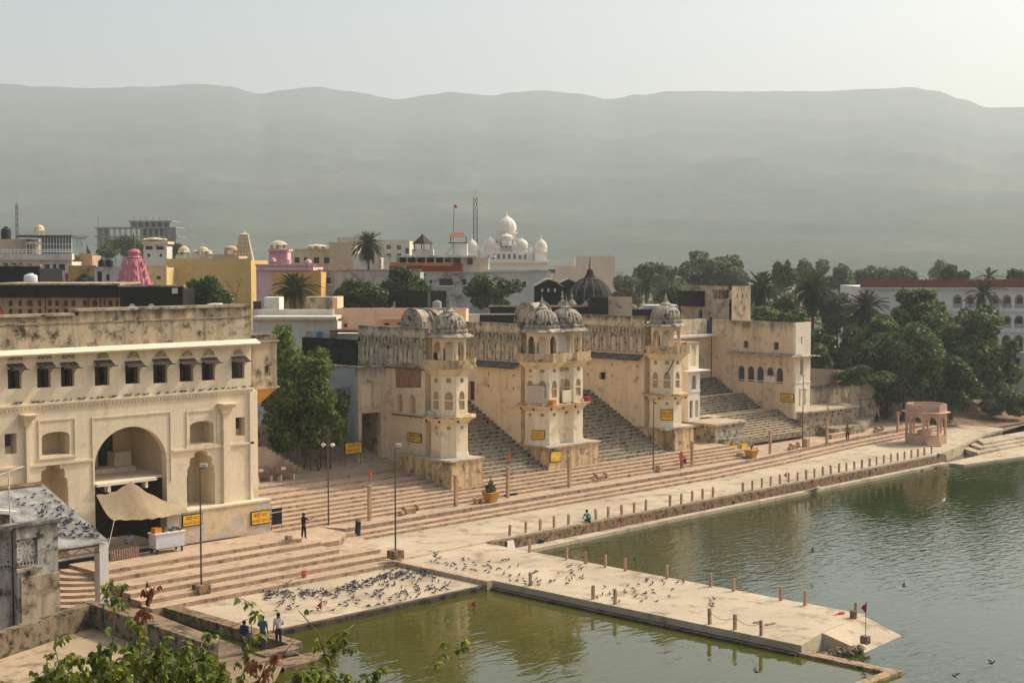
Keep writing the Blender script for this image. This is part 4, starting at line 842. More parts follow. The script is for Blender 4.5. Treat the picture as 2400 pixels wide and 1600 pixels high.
m = M(); m.wall((0, LB2), E_A, N_B, rect(28, lx0-.002, 0.8, lz-.1), [rect(qx0, qx1, qz0, qz1)], 0.3); m.build('wall', m_lw, lw); lattice(qx0+.002, qx1-.002, qz0+.002, qz1-.002, LB2+.1)
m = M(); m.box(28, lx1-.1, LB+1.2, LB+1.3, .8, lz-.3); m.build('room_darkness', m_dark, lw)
m = M(); m.box(lx0+.15, lx1-.0, LB-.12, LB-.002, .8, onb(64, 1350, LB)[1]); m.box(px0-.1, px1+.15, LB-.16, LB-.003, pz0-.22, pz0-.06); m.build('sill', m_grime, lw)
m = M(); m.box(27.9, lx1+.12, LB-.1, LB+.4, lz+.001, lz+.14); m.build('coping', m_lw, lw)
m = M(); m.wall((0, LB+1.9), E_A, N_B, [(29, lz-1), (lx1-.6, lz-1), (lx1-1.6, lz+.35), (29, lz+1.4)], (), .15); m.build('gable_sheet', m_grime, lw)
m = M(); m.add([(29, LB+1.7, lz+1.75), (lx1-1.1, LB+1.7, lz+.42), (lx1-1.1, LB+2.2, lz+.42), (29, LB+2.2, lz+1.75), (29, LB+1.7, lz+1.5), (lx1-1.1, LB+1.7, lz+.25), (lx1-1.1, LB+2.2, lz+.25), (29, LB+2.2, lz+1.5)], [(0,1,2,3),(7,6,5,4),(0,4,5,1),(1,5,6,2),(2,6,7,3)]); m.build('gable_beam', m_white, lw)
tp = thing('pipe_post', 'thin white pipe with a crossbar above the lattice terrace wall', 'post', (lx1-1.9, LB+1.4, lz-.2))
m = M(); q = (lx1-1.95, LB+1.0); m.tube([(q[0], q[1], lz-.3), (q[0]-.08, q[1], lz+2.6)], .035, 6); m.build('pipe', m_white, tp); m = M(); m.tube([(q[0]-.55, q[1]-.02, lz+2.45), (q[0]+.75, q[1]+.1, lz+2.72)], .03, 6); m.build('crossbar', m_white, tp)
# roof house in the foreground, its terrace seen from above
fh = thing('roof_house', 'near flat roofed house with thick mossy parapets around an empty terrace', 'building', (30, 55, 0.8))
m_moss = plaster('mossy_concrete', C(138, 122, 96), C(40, 37, 30), amt=0.6, streak=0.35, scale=1.6, bump=0.7, var=0.2)
m_roof = plaster('pale_roof_screed', C(184, 160, 128), C(96, 82, 64), amt=0.42, streak=0.0, scale=0.7, bump=0.2)
K = (34.7, 60.3); R1 = (34.3, 50.0); L1 = (27.5, 57.5); L0 = (20, 54.6); N1 = (20, 47.5)
m = M(); m.prism([K, R1, N1, L0], 0.5, 4.7); m.build('body', m_roof, fh)
def para(p, q, th, z0, z1, side=1):
    p = Vector(p); q = Vector(q); e = (q-p).normalized(); n = Vector((-e.y, e.x))*side
    m = M(); m.prism([p, q, q+n*th, p+n*th], z0, z1); m.build('parapet', m_moss, fh)
para(K, R1, .45, 4.702, 5.75, -1); para((K[0]-.46, K[1]-.2), L0, .5, 4.703, 5.72, 1); para((R1[0]-.46, R1[1]), N1, .4, 4.704, 5.2, -1)
m = M(); m.tube([(31.4, 52.6, 4.76), (33.0, 52.2, 4.78)], .10, 6); m.build('fallen_post', m_darkwood, fh)

# ================================================================ THE TOWN BEHIND
RT = Vector((_s, -_c)); FW = Vector((_c, _s))
def pt(u, D): d = dep(u, 600, D); return Vector((d[0], d[1]))
def zat(v, D, u=1200): return dep(u, v, D)[2]
TOWN = {}
def tm(r, g, b, amt=0.22, name=None):
    return plaster(name or 'town_plaster_%d_%d_%d' % (r, g, b), C(r, g, b), C(92, 82, 70), amt=amt, streak=0.55, scale=0.5, bump=0.1, var=0.1)
m_pane = flat('dark_pane', C(52, 50, 48), rough=0.3, spec=0.5, grain=0.2)
def blk(name, label, u0, u1, vt, D, dd, mat, wins=(), z0=0.8, cat='building', roof=True, wmat=None, arched=False, cop=None, hid=0.0):
    """a town house facing the viewer: front wall with its window openings, body, coping, one pane for each window"""
    z1 = zat(vt, D, (u0+u1)/2); p = pt(u0, D); L = (pt(u1, D)-p).length
    t = thing(name, label, cat, (p.x+RT.x*L/2, p.y+RT.y*L/2, z0))
    hs = []; ps = []
    for w in wins:
        a0 = (pt(w[0], D)-p).length; a1 = (pt(w[1], D)-p).length; za = zat(w[2], D, w[0]); zb = zat(w[3], D, w[0])
        hs.append(arch(a0, a1, zb, za-(a1-a0)*.45, za, 6) if (arched or (len(w) > 4)) else rect(a0, a1, zb, za)); ps.append((a0, a1, zb, za))
    m = M(); m.wall(p, RT, FW, rect(0, L, z0, z1), hs, 0.35); m.build('wall', mat, t)
    q = p+FW*0.352; m = M(); m.prism([q, q+RT*L, q+RT*L+FW*dd, q+FW*dd], z0, z1-0.3); m.build('body', mat, t)
    for (a0, a1, zb, za) in ps:
        q = p+RT*((a0+a1)/2)+FW*0.26; m = M(); m.obox(q, RT, FW, (a1-a0)/2+.02, .03, zb-.02, za+.02); m.build('window', wmat or m_pane, t)
    if cop:
        q = p+RT*(L/2)+FW*.1; m = M(); m.obox(q, RT, FW, L/2+.15, .28, z1+.001, z1+.16); m.build('coping', cop, t)
    return t, p, L, z1
def part_box(t, name, mat, u0, u1, vt, vb, D, dd):
    p = pt(u0, D); L = (pt(u1, D)-p).length; m = M(); m.prism([p, p+RT*L, p+RT*L+FW*dd, p+FW*dd], zat(vb, D), zat(vt, D)); return m.build(name, mat, t)
def dome_prof(r, z, h, onion=False):
    if onion: return [(r*.84, z), (r*.97, z+h*.1), (r, z+h*.24), (r*.95, z+h*.38), (r*.8, z+h*.52), (r*.55, z+h*.64), (r*.28, z+h*.73), (r*.12, z+h*.8), (r*.06, z+h*.9), (r*.03, z+h*1.12)]
    return [(r, z), (r*.98, z+h*.25), (r*.86, z+h*.5), (r*.62, z+h*.75), (r*.3, z+h*.93), (r*.08, z+h), (r*.03, z+h*1.3)]
def kiosk(t, u, vb, vt, D, w, mat, domemat=None, n=6, onion=False):
    """small domed pavilion: floor, posts, eave, dome"""
    c = pt(u, D); z0 = zat(vb, D, u); z1 = zat(vt, D, u); H = z1-z0
    m = M(); m.lathe([(w*.5, z0), (w*.5, z0+H*.1)], c.x, c.y, n); 
    for k in range(n): a = 2*math.pi*k/n; m.tube([(c.x+w*.42*math.cos(a), c.y+w*.42*math.sin(a), z0+H*.1), (c.x+w*.42*math.cos(a), c.y+w*.42*math.sin(a), z0+H*.5)], w*.06, 5)
    m.lathe([(w*.62, z0+H*.48), (w*.5, z0+H*.58)], c.x, c.y, n); m.build('pavilion', mat, t)
    m = M(); m.lathe(dome_prof(w*.45, z0+H*.58, H*.34, onion), c.x, c.y, 12); m.build('dome', domemat or mat, t)
def tank(label, u, vt, vb, D, wpx, mat):
    c = pt(u, D); r = wpx/2/FPX*D; z0 = zat(vb, D, u); z1 = zat(vt, D, u); h = z1-z0
    t = thing('water_tank', label, 'water tank', (c.x, c.y, z0))
    m = M(); m.lathe([(r*.96, z0), (r, z0+h*.1), (r*.96, z0+h*.2), (r, z0+h*.3), (r*.96, z0+h*.45), (r, z0+h*.55), (r*.96, z0+h*.68), (r*.9, z0+h*.8), (r*.4, z0+h*.92)], c.x, c.y, 16); m.build('drum', mat, t)
    m = M(); m.lathe([(r*.36, z0+h*.9), (r*.36, z0+h)], c.x, c.y, 10); m.build('lid', mat, t)
m_tankb = flat('black_plastic', C(30, 30, 32), rough=0.5); m_tankw = flat('white_plastic', C(225, 224, 220), rough=0.5, grain=0.05)
white, cream_, beige = tm(226, 220, 208), tm(224, 206, 170), tm(206, 186, 156)
# hotel with glazed roof terrace, far left
t, p, L, z = blk('hotel', 'white hotel at far left with a glazed roof terrace and clothes drying below', -30, 168, 608, 200, 12, white, [(5,18,617,621),(25,38,617,621),(43,52,617,621),(62,74,618,621),(103,116,619,633),(123,131,619,633),(137,152,619,633)])
part_box(t, 'balcony', white, -30, 169, 595, 609, 199.2, 1.0)
m = M()
for k in range(14): q = pt(-20+k*9, 199.3); m.tube([(q.x, q.y, zat(595, 199.3)), (q.x, q.y, zat(585, 199.3))], .04, 4)
for v in (585, 590): a = pt(-30, 199.3); b = pt(168, 199.3); m.tube([(a.x, a.y, zat(v, 199.3)), (b.x, b.y, zat(v, 199.3))], .04, 4)
m.build('railing', m_white, t)['kind'] = 'stuff'
part_box(t, 'roof_room', beige, -30, 62, 560, 606, 203, 6)
gl = thing('glass_terrace', 'glazed roof terrace with white frames on the far left hotel', 'glasshouse', (*pt(130, 201), zat(600, 201)))
m_glass = flat('tinted_glazing', C(96, 116, 120), rough=0.15, spec=0.6, grain=0.3, gs=0.8)
part_box(gl, 'glazing', m_glass, 98, 168, 556, 599, 201, 7); part_box(gl, 'roof', m_slate, 38, 169, 551, 556, 200.6, 8)
for k in range(11): part_box(gl, 'mullion', m_white, 97.5+k*7.0, 98.6+k*7.0, 556.5, 599, 200.9, .12)
for v in (571.5, 588): part_box(gl, 'transom', m_white, 97.5, 168, v, v+1.3, 200.85, .1)
part_box(gl, 'awning', m_tin, 60, 98, 566, 572, 200.5, 2)
for k in range(5): part_box(gl, 'mullion', m_white, 62+k*7, 63.2+k*7, 572, 600, 200.9, .12)
t = thing('roof_pavilion', 'small domed white pavilion above the far left glazed terrace', 'pavilion', (*pt(93, 215), zat(552, 215))); kiosk(t, 93, 556, 524, 215, 1.5, cream_)
tank('black water tank on the far left hotel roof', 15, 531, 562, 205, 24, m_tankb)
lt = thing('laundry', 'red and white cloths drying on the hotel balcony', 'laundry', (*pt(150, 198.5), zat(660, 198.5)))
for i, (u, col) in enumerate([(118, (214, 200, 190)), (140, (226, 206, 196)), (152, (170, 92, 84)), (160, (178, 110, 100))]): part_box(lt, 'cloth', flat('cloth_%d' % i, C(*col)), u, u+7, 640, 662, 198.5, .05)
# dark houses in front of it
t, p, L, z = blk('dark_house', 'blackened house with a sloping end behind the left courtyard', -30, 92, 624, 165, 8, m_black, cop=m_grime)
tank('white round water tank before the blackened house', 71, 640, 665, 150, 32, m_tankw)
ar_u = [(18,27),(41,49),(62,74),(86,95),(110,119),(127,136),(148,157),(166,175),(193,202),(214,227),(241,245),(252,262),(270,275)]
t, p, L, z = blk('courtyard_house', 'tan arcaded courtyard house with a black mouldy roof edge behind the haveli', -20, 279, 695, 142, 7, tm(196, 164, 130, .3, 'tan_facade'), [(a, b, 703, 717, 1) for a, b in ar_u]+[(a, b, 724, 738) for a, b in ar_u[:10]], wmat=flat('brown_recess', C(120, 84, 62)))
part_box(t, 'roof_edge', m_black, -20, 279, 668, 697, 141.4, 8); part_box(t, 'roof_slab', m_grime, -20, 279, 664, 668, 141.3, 8.2)
for u in (103, 204, 232): part_box(t, 'downpipe', m_wood, u, u+1.5, 697, 742, 141.8, .1)
t, p, L, z = blk('mouldy_wall', 'black mouldy wall with two pale fan lights under the pink spire', 279.5, 427, 672, 138, 5, m_black, cop=m_grime)
for u in (308, 353):
    c = pt(u, 137.9); r = 8.5/FPX*138; m = M(); z0 = zat(724, 138); m.wall((c.x, c.y), RT, FW, [(r*math.cos(math.pi*k/10), z0+r*1.5*math.sin(math.pi*k/10)) for k in range(11)], petals(0, z0+r*.62, r*.55, 5, 9), .08); m.build('fan_light', m_white, t)
part_box(t, 'vent', m_white, 402, 415, 675, 688, 137.85, .1)
# shikhara
sk = thing('temple_spire', 'pink ribbed temple spire with a dark beaded finial', 'spire', (*pt(314, 178), zat(690, 178)))
c = pt(314, 178); m_pink = plaster('pink_paint', C(214, 140, 146), C(150, 96, 98), amt=0.3, streak=0.6, scale=0.9, bump=0.2); s_ = 178/FPX
zz = lambda v: zat(v, 178, 314)
m = M(); m.lathe([(44*s_, zz(690)), (40*s_, zz(671)), (36*s_, zz(655)), (31*s_, zz(640)), (25.5*s_, zz(622)), (20.5*s_, zz(610)), (18*s_, zz(605))], c.x, c.y, 40, rib=0.07); m.build('body', m_pink, sk)
m = M()
for k in range(8):
    a = math.pi/4*k+.3
    for v, r in ((668, 40), (645, 33), (622, 26)): m.lathe([(4.2*s_, zz(v+3)), (4.6*s_, zz(v-2)), (2.5*s_, zz(v-9)), (.6*s_, zz(v-15))], c.x+r*.98*s_*math.cos(a), c.y+r*.98*s_*math.sin(a), 6)
m.build('spirelets', m_pink, sk)['kind'] = 'stuff'
m = M(); m.lathe([(18*s_, zz(605)), (19.5*s_, zz(603)), (13*s_, zz(600)), (12.5*s_, zz(597)), (15*s_, zz(594)), (15.5*s_, zz(590)), (13*s_, zz(587)), (8*s_, zz(584)), (3*s_, zz(583))], c.x, c.y, 24, rib=0.05); m.build('amalaka', m_pink, sk)
m = M(); m.lathe([(2.4*s_, zz(584))]+[((4.6 if k % 2 else 2.4)*s_*(1-k*.05), zz(582-k*2.6)) for k in range(12)]+[(.4*s_, zz(545))], c.x, c.y, 8); m.build('finial', m_slate, sk)
# small white house, tanks, ruin, tower pavilion
t, p, L, z = blk('small_house', 'small white house with brown door beside the pink spire', 221, 292, 625, 186, 7, tm(206, 206, 204, .3), [(227,238,636,664),(248,256,643,658)])
tank('left black water tank beside the pink spire', 238, 607, 625, 184, 17, m_tankb); tank('right black water tank beside the pink spire', 256, 607, 625, 185.5, 19, m_tankb)
blk('ruined_house', 'broken ochre house between hotel and pink spire', 160, 224, 622, 198, 6, tm(190, 150, 92, .4), [(172,179,655,664)])
blk('ruined_block', 'patchy pinkish upper block of the broken ochre house', 170, 216, 594, 205, 4, tm(206, 170, 140, .45))
t, p, L, z = blk('clock_pavilion', 'white square pavilion tower with round wall medallions', 336, 391, 573, 235, 3.5, white, [(341,358,577,585),(366,384,577,585),(336+9,336+16,594,602,1),(373,380,594,602,1)], cop=white)
part_box(t, 'eave', cream_, 332, 394, 566, 572, 234.5, 4.5); kiosk(t, 363, 566, 556, 236, 3.0, cream_)
for k in range(5): kiosk(t, 340+k*11.5, 566, 558, 235, .9, cream_)
t, p, L, z = blk('yellow_hall', 'plain yellow flat roofed hall with a low lean-to', 388, 588, 606, 205, 14, tm(214, 186, 120, .15, 'yellow_paint'))
blk('yellow_lean_to', 'pale yellow lean-to house left of the plain yellow hall', 338, 390, 622, 200, 6, tm(224, 196, 136, .2), [(366,376,647,655)])
kt = thing('roof_domes', 'row of little white domes on the roofs left of the gopuram', 'pavilion', (*pt(430, 240), zat(606, 240)))
for u, vb, vt_, w in ((431, 606, 574, 1.9), (457, 606, 584, 1.2), (476, 600, 576, 1.8), (489, 604, 584, 1.2)): kiosk(kt, u, vb, vt_, 240, w, cream_)
t, p, L, z = blk('red_kiosk_house', 'pale house with a sandstone roof kiosk behind the yellow hall', 470, 560, 596, 262, 8, beige)
kiosk(t, 540, 598, 573, 262, 2.6, flat('ochre_stone', C(206, 164, 116)), n=4)
gp = thing('gopuram', 'tiered cream temple gateway tower with carved figures', 'tower', (*pt(573, 285), zat(620, 285)))
for k in range(7):
    w = 22-k*1.9; c = pt(573, 285); m = M(); m.obox(c, RT, FW, w*285/FPX, (w*.6)*285/FPX, zat(618-k*9.5, 285), zat(610-k*9.5, 285)); m.obox(c, RT, FW, (w-1.8)*285/FPX, (w*.6-1.5)*285/FPX, zat(610-k*9.5, 285)+.002, zat(608.5-k*9.5, 285)); m.build('tier', cream_, gp)
    m = M()
    for j in range(6): q = c+RT*((j-2.5)/2.5*(w-1)*285/FPX)-FW*((w*.6+.8)*285/FPX); m.lathe([(.22, zat(617-k*9.5, 285)), (.26, zat(613-k*9.5, 285)), (.05, zat(608-k*9.5, 285))], q.x, q.y, 6)
    m.build('figures', cream_, gp)['kind'] = 'stuff'
m = M(); c = pt(573, 285); m.lathe([(.9, zat(552, 285)), (1.0, zat(549, 285)), (.3, zat(546, 285)), (.05, zat(536, 285))], c.x, c.y, 10); m.build('finial', cream_, gp)
# pink house, yellow ochre house, beige houses
m_pk = tm(226, 186, 188, .18, 'rose_paint')
t, p, L, z = blk('pink_house', 'rose pink house with a domed stair tower and yellow lower wall', 600, 735, 622, 192, 9, m_pk, cop=m_pk)
part_box(t, 'upper_floor', m_pk, 630, 674, 588, 621, 193, 3.0)
for w in ((634, 645, 603, 616), (655, 668, 603, 616), (634, 646, 589, 597), (655, 668, 589, 597)): part_box(t, 'window', flat('pink_shutter', C(206, 150, 160)), *w, 192.9, .15)
part_box(t, 'eave', m_pk, 627, 677, 584, 588, 192.6, 3.8); part_box(t, 'lower_wall', tm(222, 178, 106, .2, 'ochre_wall'), 638, 733, 638, 720, 191.8, .2); part_box(t, 'ledge', m_pk, 600, 734, 627, 633, 191.6, .5)
kiosk(t, 652, 584, 562, 194, 2.3, cream_); kiosk(t, 640, 622, 602, 191.9, .8, m_pk); kiosk(t, 722, 624, 606, 192, 1.0, m_pk); kiosk(t, 677, 624, 606, 192, .8, m_pk)
blk('ochre_house', 'narrow ochre house right of the rose pink house', 733, 752, 633, 190, 5, tm(220, 176, 104, .2))
t, p, L, z = blk('parapet_house', 'cream house with plain parapet and three barred windows behind pink house', 678, 781, 586, 238, 10, cream_, [(690,702,603,616),(712,721,603,617),(735,748,603,617),(759,773,603,617)], cop=beige)
kiosk(t, 742, 584, 571, 240, 3.2, cream_)
blk('plain_house', 'tall beige windowless house left of the tall palm', 772, 832, 570, 232, 10, beige, cop=beige)
blk('white_gable', 'bright white blank wall right behind the tall palm', 828, 890, 594, 225, 6, white)
t, p, L, z = blk('far_cream_block', 'far cream block with small square windows right of tall palm', 880, 960, 562, 380, 14, tm(226, 216, 188, .15), [(906,916,574,584),(930,940,575,585),(950,958,581,594),(906,916,594,602),(930,940,594,602)])
blk('far_cream_wing', 'stepped wing of far cream block above the tall palm', 790, 880, 556, 386, 12, tm(222, 208, 180, .15))
t, p, L, z = blk('grey_long_house', 'long grey house with a single barred window behind the short palm', 748, 985, 634, 196, 12, tm(196, 192, 184, .4, 'grey_limewash'), [(762,775,650,665)], cop=m_grime)
part_box(t, 'sill', white, 760, 777, 666, 669, 195.7, .3)
# rooftop restaurant
t, p, L, z = blk('restaurant', 'rooftop restaurant with red and orange parapet under a thin tin canopy', 912, 1084, 617, 222, 12, tm(150, 66, 58, .15, 'red_parapet'))
part_box(t, 'orange_band', tm(214, 150, 90, .2, 'orange_band'), 912, 1060, 615, 623, 221.7, .2); part_box(t, 'canopy', m_tin, 888, 1160, 599, 603, 219, 9); part_box(t, 'back_room', white, 930, 1120, 603, 616.5, 228, 2)
for u in (912, 933, 953, 975, 997, 1018, 1039, 1058, 1080): part_box(t, 'post', white, u, u+2.5, 602, 617, 221.6, .2)
for u0, u1 in ((937, 951), (957, 973), (979, 995), (1001, 1016), (1022, 1037)): part_box(t, 'opening', m_darkwood, u0, u1, 604, 616, 227.7, .2)
part_box(t, 'white_wing', white, 1084, 1145, 604, 640, 223, 8)
for u0, u1 in ((1068, 1083), (1095, 1108)): part_box(t, 'window', m_pane, u0, u1, 605, 620, 222.8, .15)
gz = thing('roof_hut', 'thatched square hut on posts above the rooftop restaurant', 'hut', (*pt(991, 232), zat(585, 232)))
c = pt(991, 232); s_ = 232/FPX; m = M(); m.lathe([(25*s_, zat(572, 232)), (24*s_, zat(570, 232)), (8*s_, zat(556, 232)), (2*s_, zat(549, 232))], c.x, c.y, 4, ph=YAW+.2); m.build('roof', m_wood, gz)
for k in range(4): a = math.pi/2*k+YAW+.2; m = M(); m.tube([(c.x+19*s_*math.cos(a), c.y+19*s_*math.sin(a), zat(590, 232)), (c.x+19*s_*math.cos(a), c.y+19*s_*math.sin(a), zat(571, 232))], .07, 5); m.build('post', m_darkwood, gz)
part_box(gz, 'railing_base', white, 965, 1015, 584, 600, 232.0, 3)
sr = thing('stair_house', 'white stair house with outside steps and a red tiled shelter on top', 'building', (*pt(1072, 229), zat(600, 229)))
part_box(sr, 'wall', white, 1065, 1095, 570, 600, 229, 4); part_box(sr, 'floor', m_slate, 1050, 1096, 568, 570, 228.6, 4.6)
c = pt(1073, 231); s_ = 231/FPX; m = M(); e0 = c-RT*20*s_; e1 = c+RT*20*s_; n_ = FW*1.6
m.add([(*(e0-n_), zat(555, 231)), (*(e1-n_), zat(555, 231)), (*(e1+n_), zat(555, 231)), (*(e0+n_), zat(555, 231)), (*(c-RT*13*s_), zat(545, 231)), (*(c+RT*13*s_), zat(545, 231))], [(0,1,5,4),(2,3,4,5),(1,2,5),(3,0,4),(3,2,1,0)]); m.build('roof', flat('red_tiles', C(150, 92, 74)), sr)
for u in (1055, 1091): part_box(sr, 'post', m_metal, u, u+1.2, 555, 569, 229.5, .1); part_box(sr, 'post', m_metal, u+2, u+3, 555, 569, 232, .1)
m = M()
for k in range(10): p_ = pt(1064-k*2, 228.4); m.obox(p_, RT, FW, .1, .5, zat(571+k*3, 228), zat(570+k*3, 228)+.01)
m.build('outside_steps', m_slate, sr)['kind'] = 'stuff'
t, p, L, z = blk('grey_house', 'grey two storey house with a wide shuttered window below the restaurant', 983, 1145, 640, 204, 12, tm(188, 186, 180, .45, 'grey_limewash_b'), [(1029,1061,653,669),(1006,1013,656,664),(1082,1093,654,667),(1116,1124,655,666)], cop=m_grime)
part_box(t, 'window_frame', white, 1027, 1063, 669.5, 672, 203.6, .4)
t, p, L, z = blk('white_block', 'white house with small dark windows left of the black gabled house', 1128, 1290, 636, 205, 12, white, [(1225,1233,660,672),(1208,1213,659,668)])
part_box(t, 'ledge', white, 1128, 1285, 631, 635, 204.5, 1.0); part_box(t, 'roof_terrace', m_slate, 1240, 1302, 631, 640, 208, 6)
# far pale blocks and gurdwara
blk('far_block', 'far pale beige block right of the white gurdwara', 1300, 1364, 622, 430, 14, tm(216, 200, 176, .1)); blk('far_block', 'tall far beige block before the hazy hill', 1350, 1442, 600, 460, 14, tm(214, 194, 168, .1))
gd = thing('gurdwara', 'white many domed gurdwara rising above the town', 'temple', (*pt(1185, 460), 0.8)); DG = 460; sg = DG/FPX; m_gd = plaster('gurdwara_white', C(238, 230, 214), C(170, 164, 154), amt=0.12, streak=0.3, scale=0.4, bump=0.05, var=0.04)
zg = lambda v: zat(v, DG, 1185)
part_box(gd, 'base', m_gd, 1090, 1284, 616, 690, DG, 20); part_box(gd, 'cornice', m_gd, 1086, 1288, 612, 616, DG-1.2, 22.4)
part_box(gd, 'hall', m_gd, 1135, 1240, 590, 612, DG+3, 14); part_box(gd, 'upper_hall', m_gd, 1155, 1222, 558, 590, DG+5, 8.5)
for k in range(8): part_box(gd, 'window', m_slate, 1141+k*12.4, 1147+k*12.4, 595, 607, DG+2.8, .25)
for k in range(5): part_box(gd, 'window', m_slate, 1161+k*11.6, 1166+k*11.6, 565, 580, DG+4.8, .25)
def gdome(u, vb, vt, w, off=8):
    c = pt(u, DG+off); m = M(); h = zg(vt)-zg(vb); r = w/2*sg
    m.lathe([(r*.8, zg(vb)-2), (r*.8, zg(vb)), (r*1.05, zg(vb)+.05), (r*1.05, zg(vb)+.3)], c.x, c.y, 16); m.build('drum', m_gd, gd)
    m = M(); m.lathe(dome_prof(r, zg(vb)+.3, h*.86, True), c.x, c.y, 24, rib=.03); m.build('dome', m_gd, gd)
gdome(1187, 546, 488, 50); part_box(gd, 'tower', m_gd, 1166, 1208, 545, 558, DG+6, 6)
for u, vb, vt, w in ((1149, 582, 545, 30), (1106, 592, 549, 30), (1223, 582, 552, 30), (1268, 590, 548, 30), (1132, 600, 572, 22), (1245, 600, 574, 22), (1165, 586, 566, 20), (1208, 586, 562, 20), (1140, 612, 596, 16), (1226, 612, 598, 16), (1258, 612, 598, 16), (1187, 560, 545, 30)): gdome(u, vb, vt, w, 4)
for u in (1106, 1268): part_box(gd, 'corner_tower', m_gd, u-14, u+14, 590, 613, DG+1, 5)
# lattice masts
def mast(label, u, vt, vb, D, wpx):
    c = pt(u, D); z0 = zat(vb, D, u); z1 = zat(vt, D, u); t = thing('telecom_mast', label, 'mast', (c.x, c.y, 0.8)); m = M(); r = wpx/2/FPX*D; n = 16
    cs = [(1, 1), (1, -1), (-1, -1), (-1, 1)]; P_ = lambda k, j: (c.x+RT.x*r*cs[k][0]*(1-.35*j/n)+FW.x*r*cs[k][1]*(1-.35*j/n), c.y+RT.y*r*cs[k][0]*(1-.35*j/n)+FW.y*r*cs[k][1]*(1-.35*j/n), 0.8+(z1-.8)*j/n)
    for k in range(4):
        m.tube([P_(k, 0), P_(k, n)], .16, 4)
        for j in range(n): m.tube([P_(k, j), P_((k+1) % 4, j+1)], .10, 4); m.tube([P_(k, j), P_((k+1) % 4, j)], .08, 4)
    m.build('lattice', m_metal, t)
    m = M(); m.tube([(c.x, c.y, z1), (c.x, c.y, z1+3)], .08, 4); m.build('antenna', m_metal, t)
mast('steel lattice mast beside the white gurdwara', 1114, 462, 600, 560, 13); mast('faint steel lattice mast at the far left', 41, 478, 600, 760, 6)
# unfinished concrete frame
cf = thing('concrete_frame', 'unfinished grey concrete building frame standing before the hill', 'building', (*pt(320, 520), 0.8)); m_con = flat('raw_concrete', C(150, 146, 138), grain=0.2, gs=1); DC = 520
for (u0, u1, v) in ((225, 413, 574), (225, 413, 553), (225, 410, 532), (305, 400, 517)): part_box(cf, 'slab', m_con, u0-3, u1+3, v, v+3, DC, 14)
for row, (v0, v1, us) in enumerate([(556, 574, range(228, 414, 13)), (535, 553, range(228, 414, 13)), (520, 532, range(306, 400, 15)), (577, 640, range(228, 414, 20))]):
    for u in us: part_box(cf, 'column', m_con, u, u+3.2, v0, v1, DC+.5, .6); 
    part_box(cf, 'back_wall', flat('shaded_concrete', C(110, 108, 102)), 330 if row < 2 else 310, 410 if row < 2 else 396, v0, v1, DC+11, .5)
part_box(cf, 'stair_core', m_con, 228, 247, 536, 640, DC+4, 5); part_box(cf, 'wall_panel', m_con, 390, 413, 536, 640, DC+1.2, .4)
m = M()
for u in (231, 314, 330, 343, 360, 375, 392): q = pt(u, DC+3); m.tube([(q.x, q.y, zat(532, DC)), (q.x, q.y, zat(508, DC))], .08, 4)
m.build('rebar', m_metal, cf)['kind'] = 'stuff'
# white terrace house and long peach house in the middle
t, p, L, z = blk('terrace_house', 'white single storey terrace house with a blue door', 590, 790, 748, 136, 7, white, [(741,755,777,792),(716,731,777,792)], wmat=white)
part_box(t, 'door', flat('blue_paint', C(60, 140, 176)), 742, 754, 777, 793, 135.7, .1); part_box(t, 'roof_slab', tm(226, 214, 186, .2), 590, 787, 742, 749, 135.3, 8); part_box(t, 'parapet', white, 590, 781, 725, 741.9, 139, .4)
part_box(t, 'stair_head', white, 617, 653, 697, 741, 140, 3); part_box(t, 'low_wall', m_grime, 716, 782, 696, 741, 143, 3); part_box(t, 'window', m_pane, 592, 611, 706, 726, 139.5, .2); part_box(t, 'box_room', white, 484, 510, 712, 740, 120, 2)
m_peach = tm(238, 196, 160, .12, 'peach_paint')
t, p, L, z = blk('peach_house', 'long low peach painted house behind the left palace wing', 778, 1092, 722, 140, 8, m_peach, [(805,813,758,767)])
part_box(t, 'stair_wall', m_peach, 778, 790, 697, 724, 141, 5); part_box(t, 'awning', m_peach, 890, 963, 744, 749, 139.2, 1.0); part_box(t, 'niche', m_redd, 900, 911, 757, 762, 139.8, .1); part_box(t, 'niche', m_redd, 930, 942, 757, 761, 139.8, .1)
part_box(t, 'tin_awning', m_redd, 772, 842, 774, 779, 133, 3); part_box(t, 'plinth_wall', white, 772, 842, 781, 800, 136, 2)
t, p, L, z = blk('peach_roof', 'peach roof wall behind the right palace fronts', 1280, 1392, 738, 168, 6, m_peach)
blk('cream_parapet', 'pale parapet with a mouldy panel between the palace domes', 1082, 1225, 735, 150, 3, white)
t, p, L, z = blk('mouldy_parapet', 'dark mouldy parapet strip left of the paired domes', 1124, 1232, 738, 149, .6, m_black)
# black wall with square holes behind the banyan
bk = thing('black_wall', 'long black mouldy wall pierced by three small square holes', 'wall', (79, 105, 3)); 
bwA = ona(842, 800, 83.84)[0]; b0_, b1_ = 101.2, ona(690, 790, 83.84)[0]
hs = []
for u, v in ((765, 807), (785, 809), (811, 809)): q = ona(u, v, 83.84); hs.append(rect(q[0]-.2, q[0]+.2, q[1]-.22, q[1]+.22))
m = M(); m.wall((83.84, 0), E_B, N_A, [(b0_, 2.5), (b1_, 2.5), (b1_, ona(700, 789, 83.84)[1]), (b0_, ona(838, 797, 83.84)[1])], hs, .4); m.build('wall', m_black, bk)
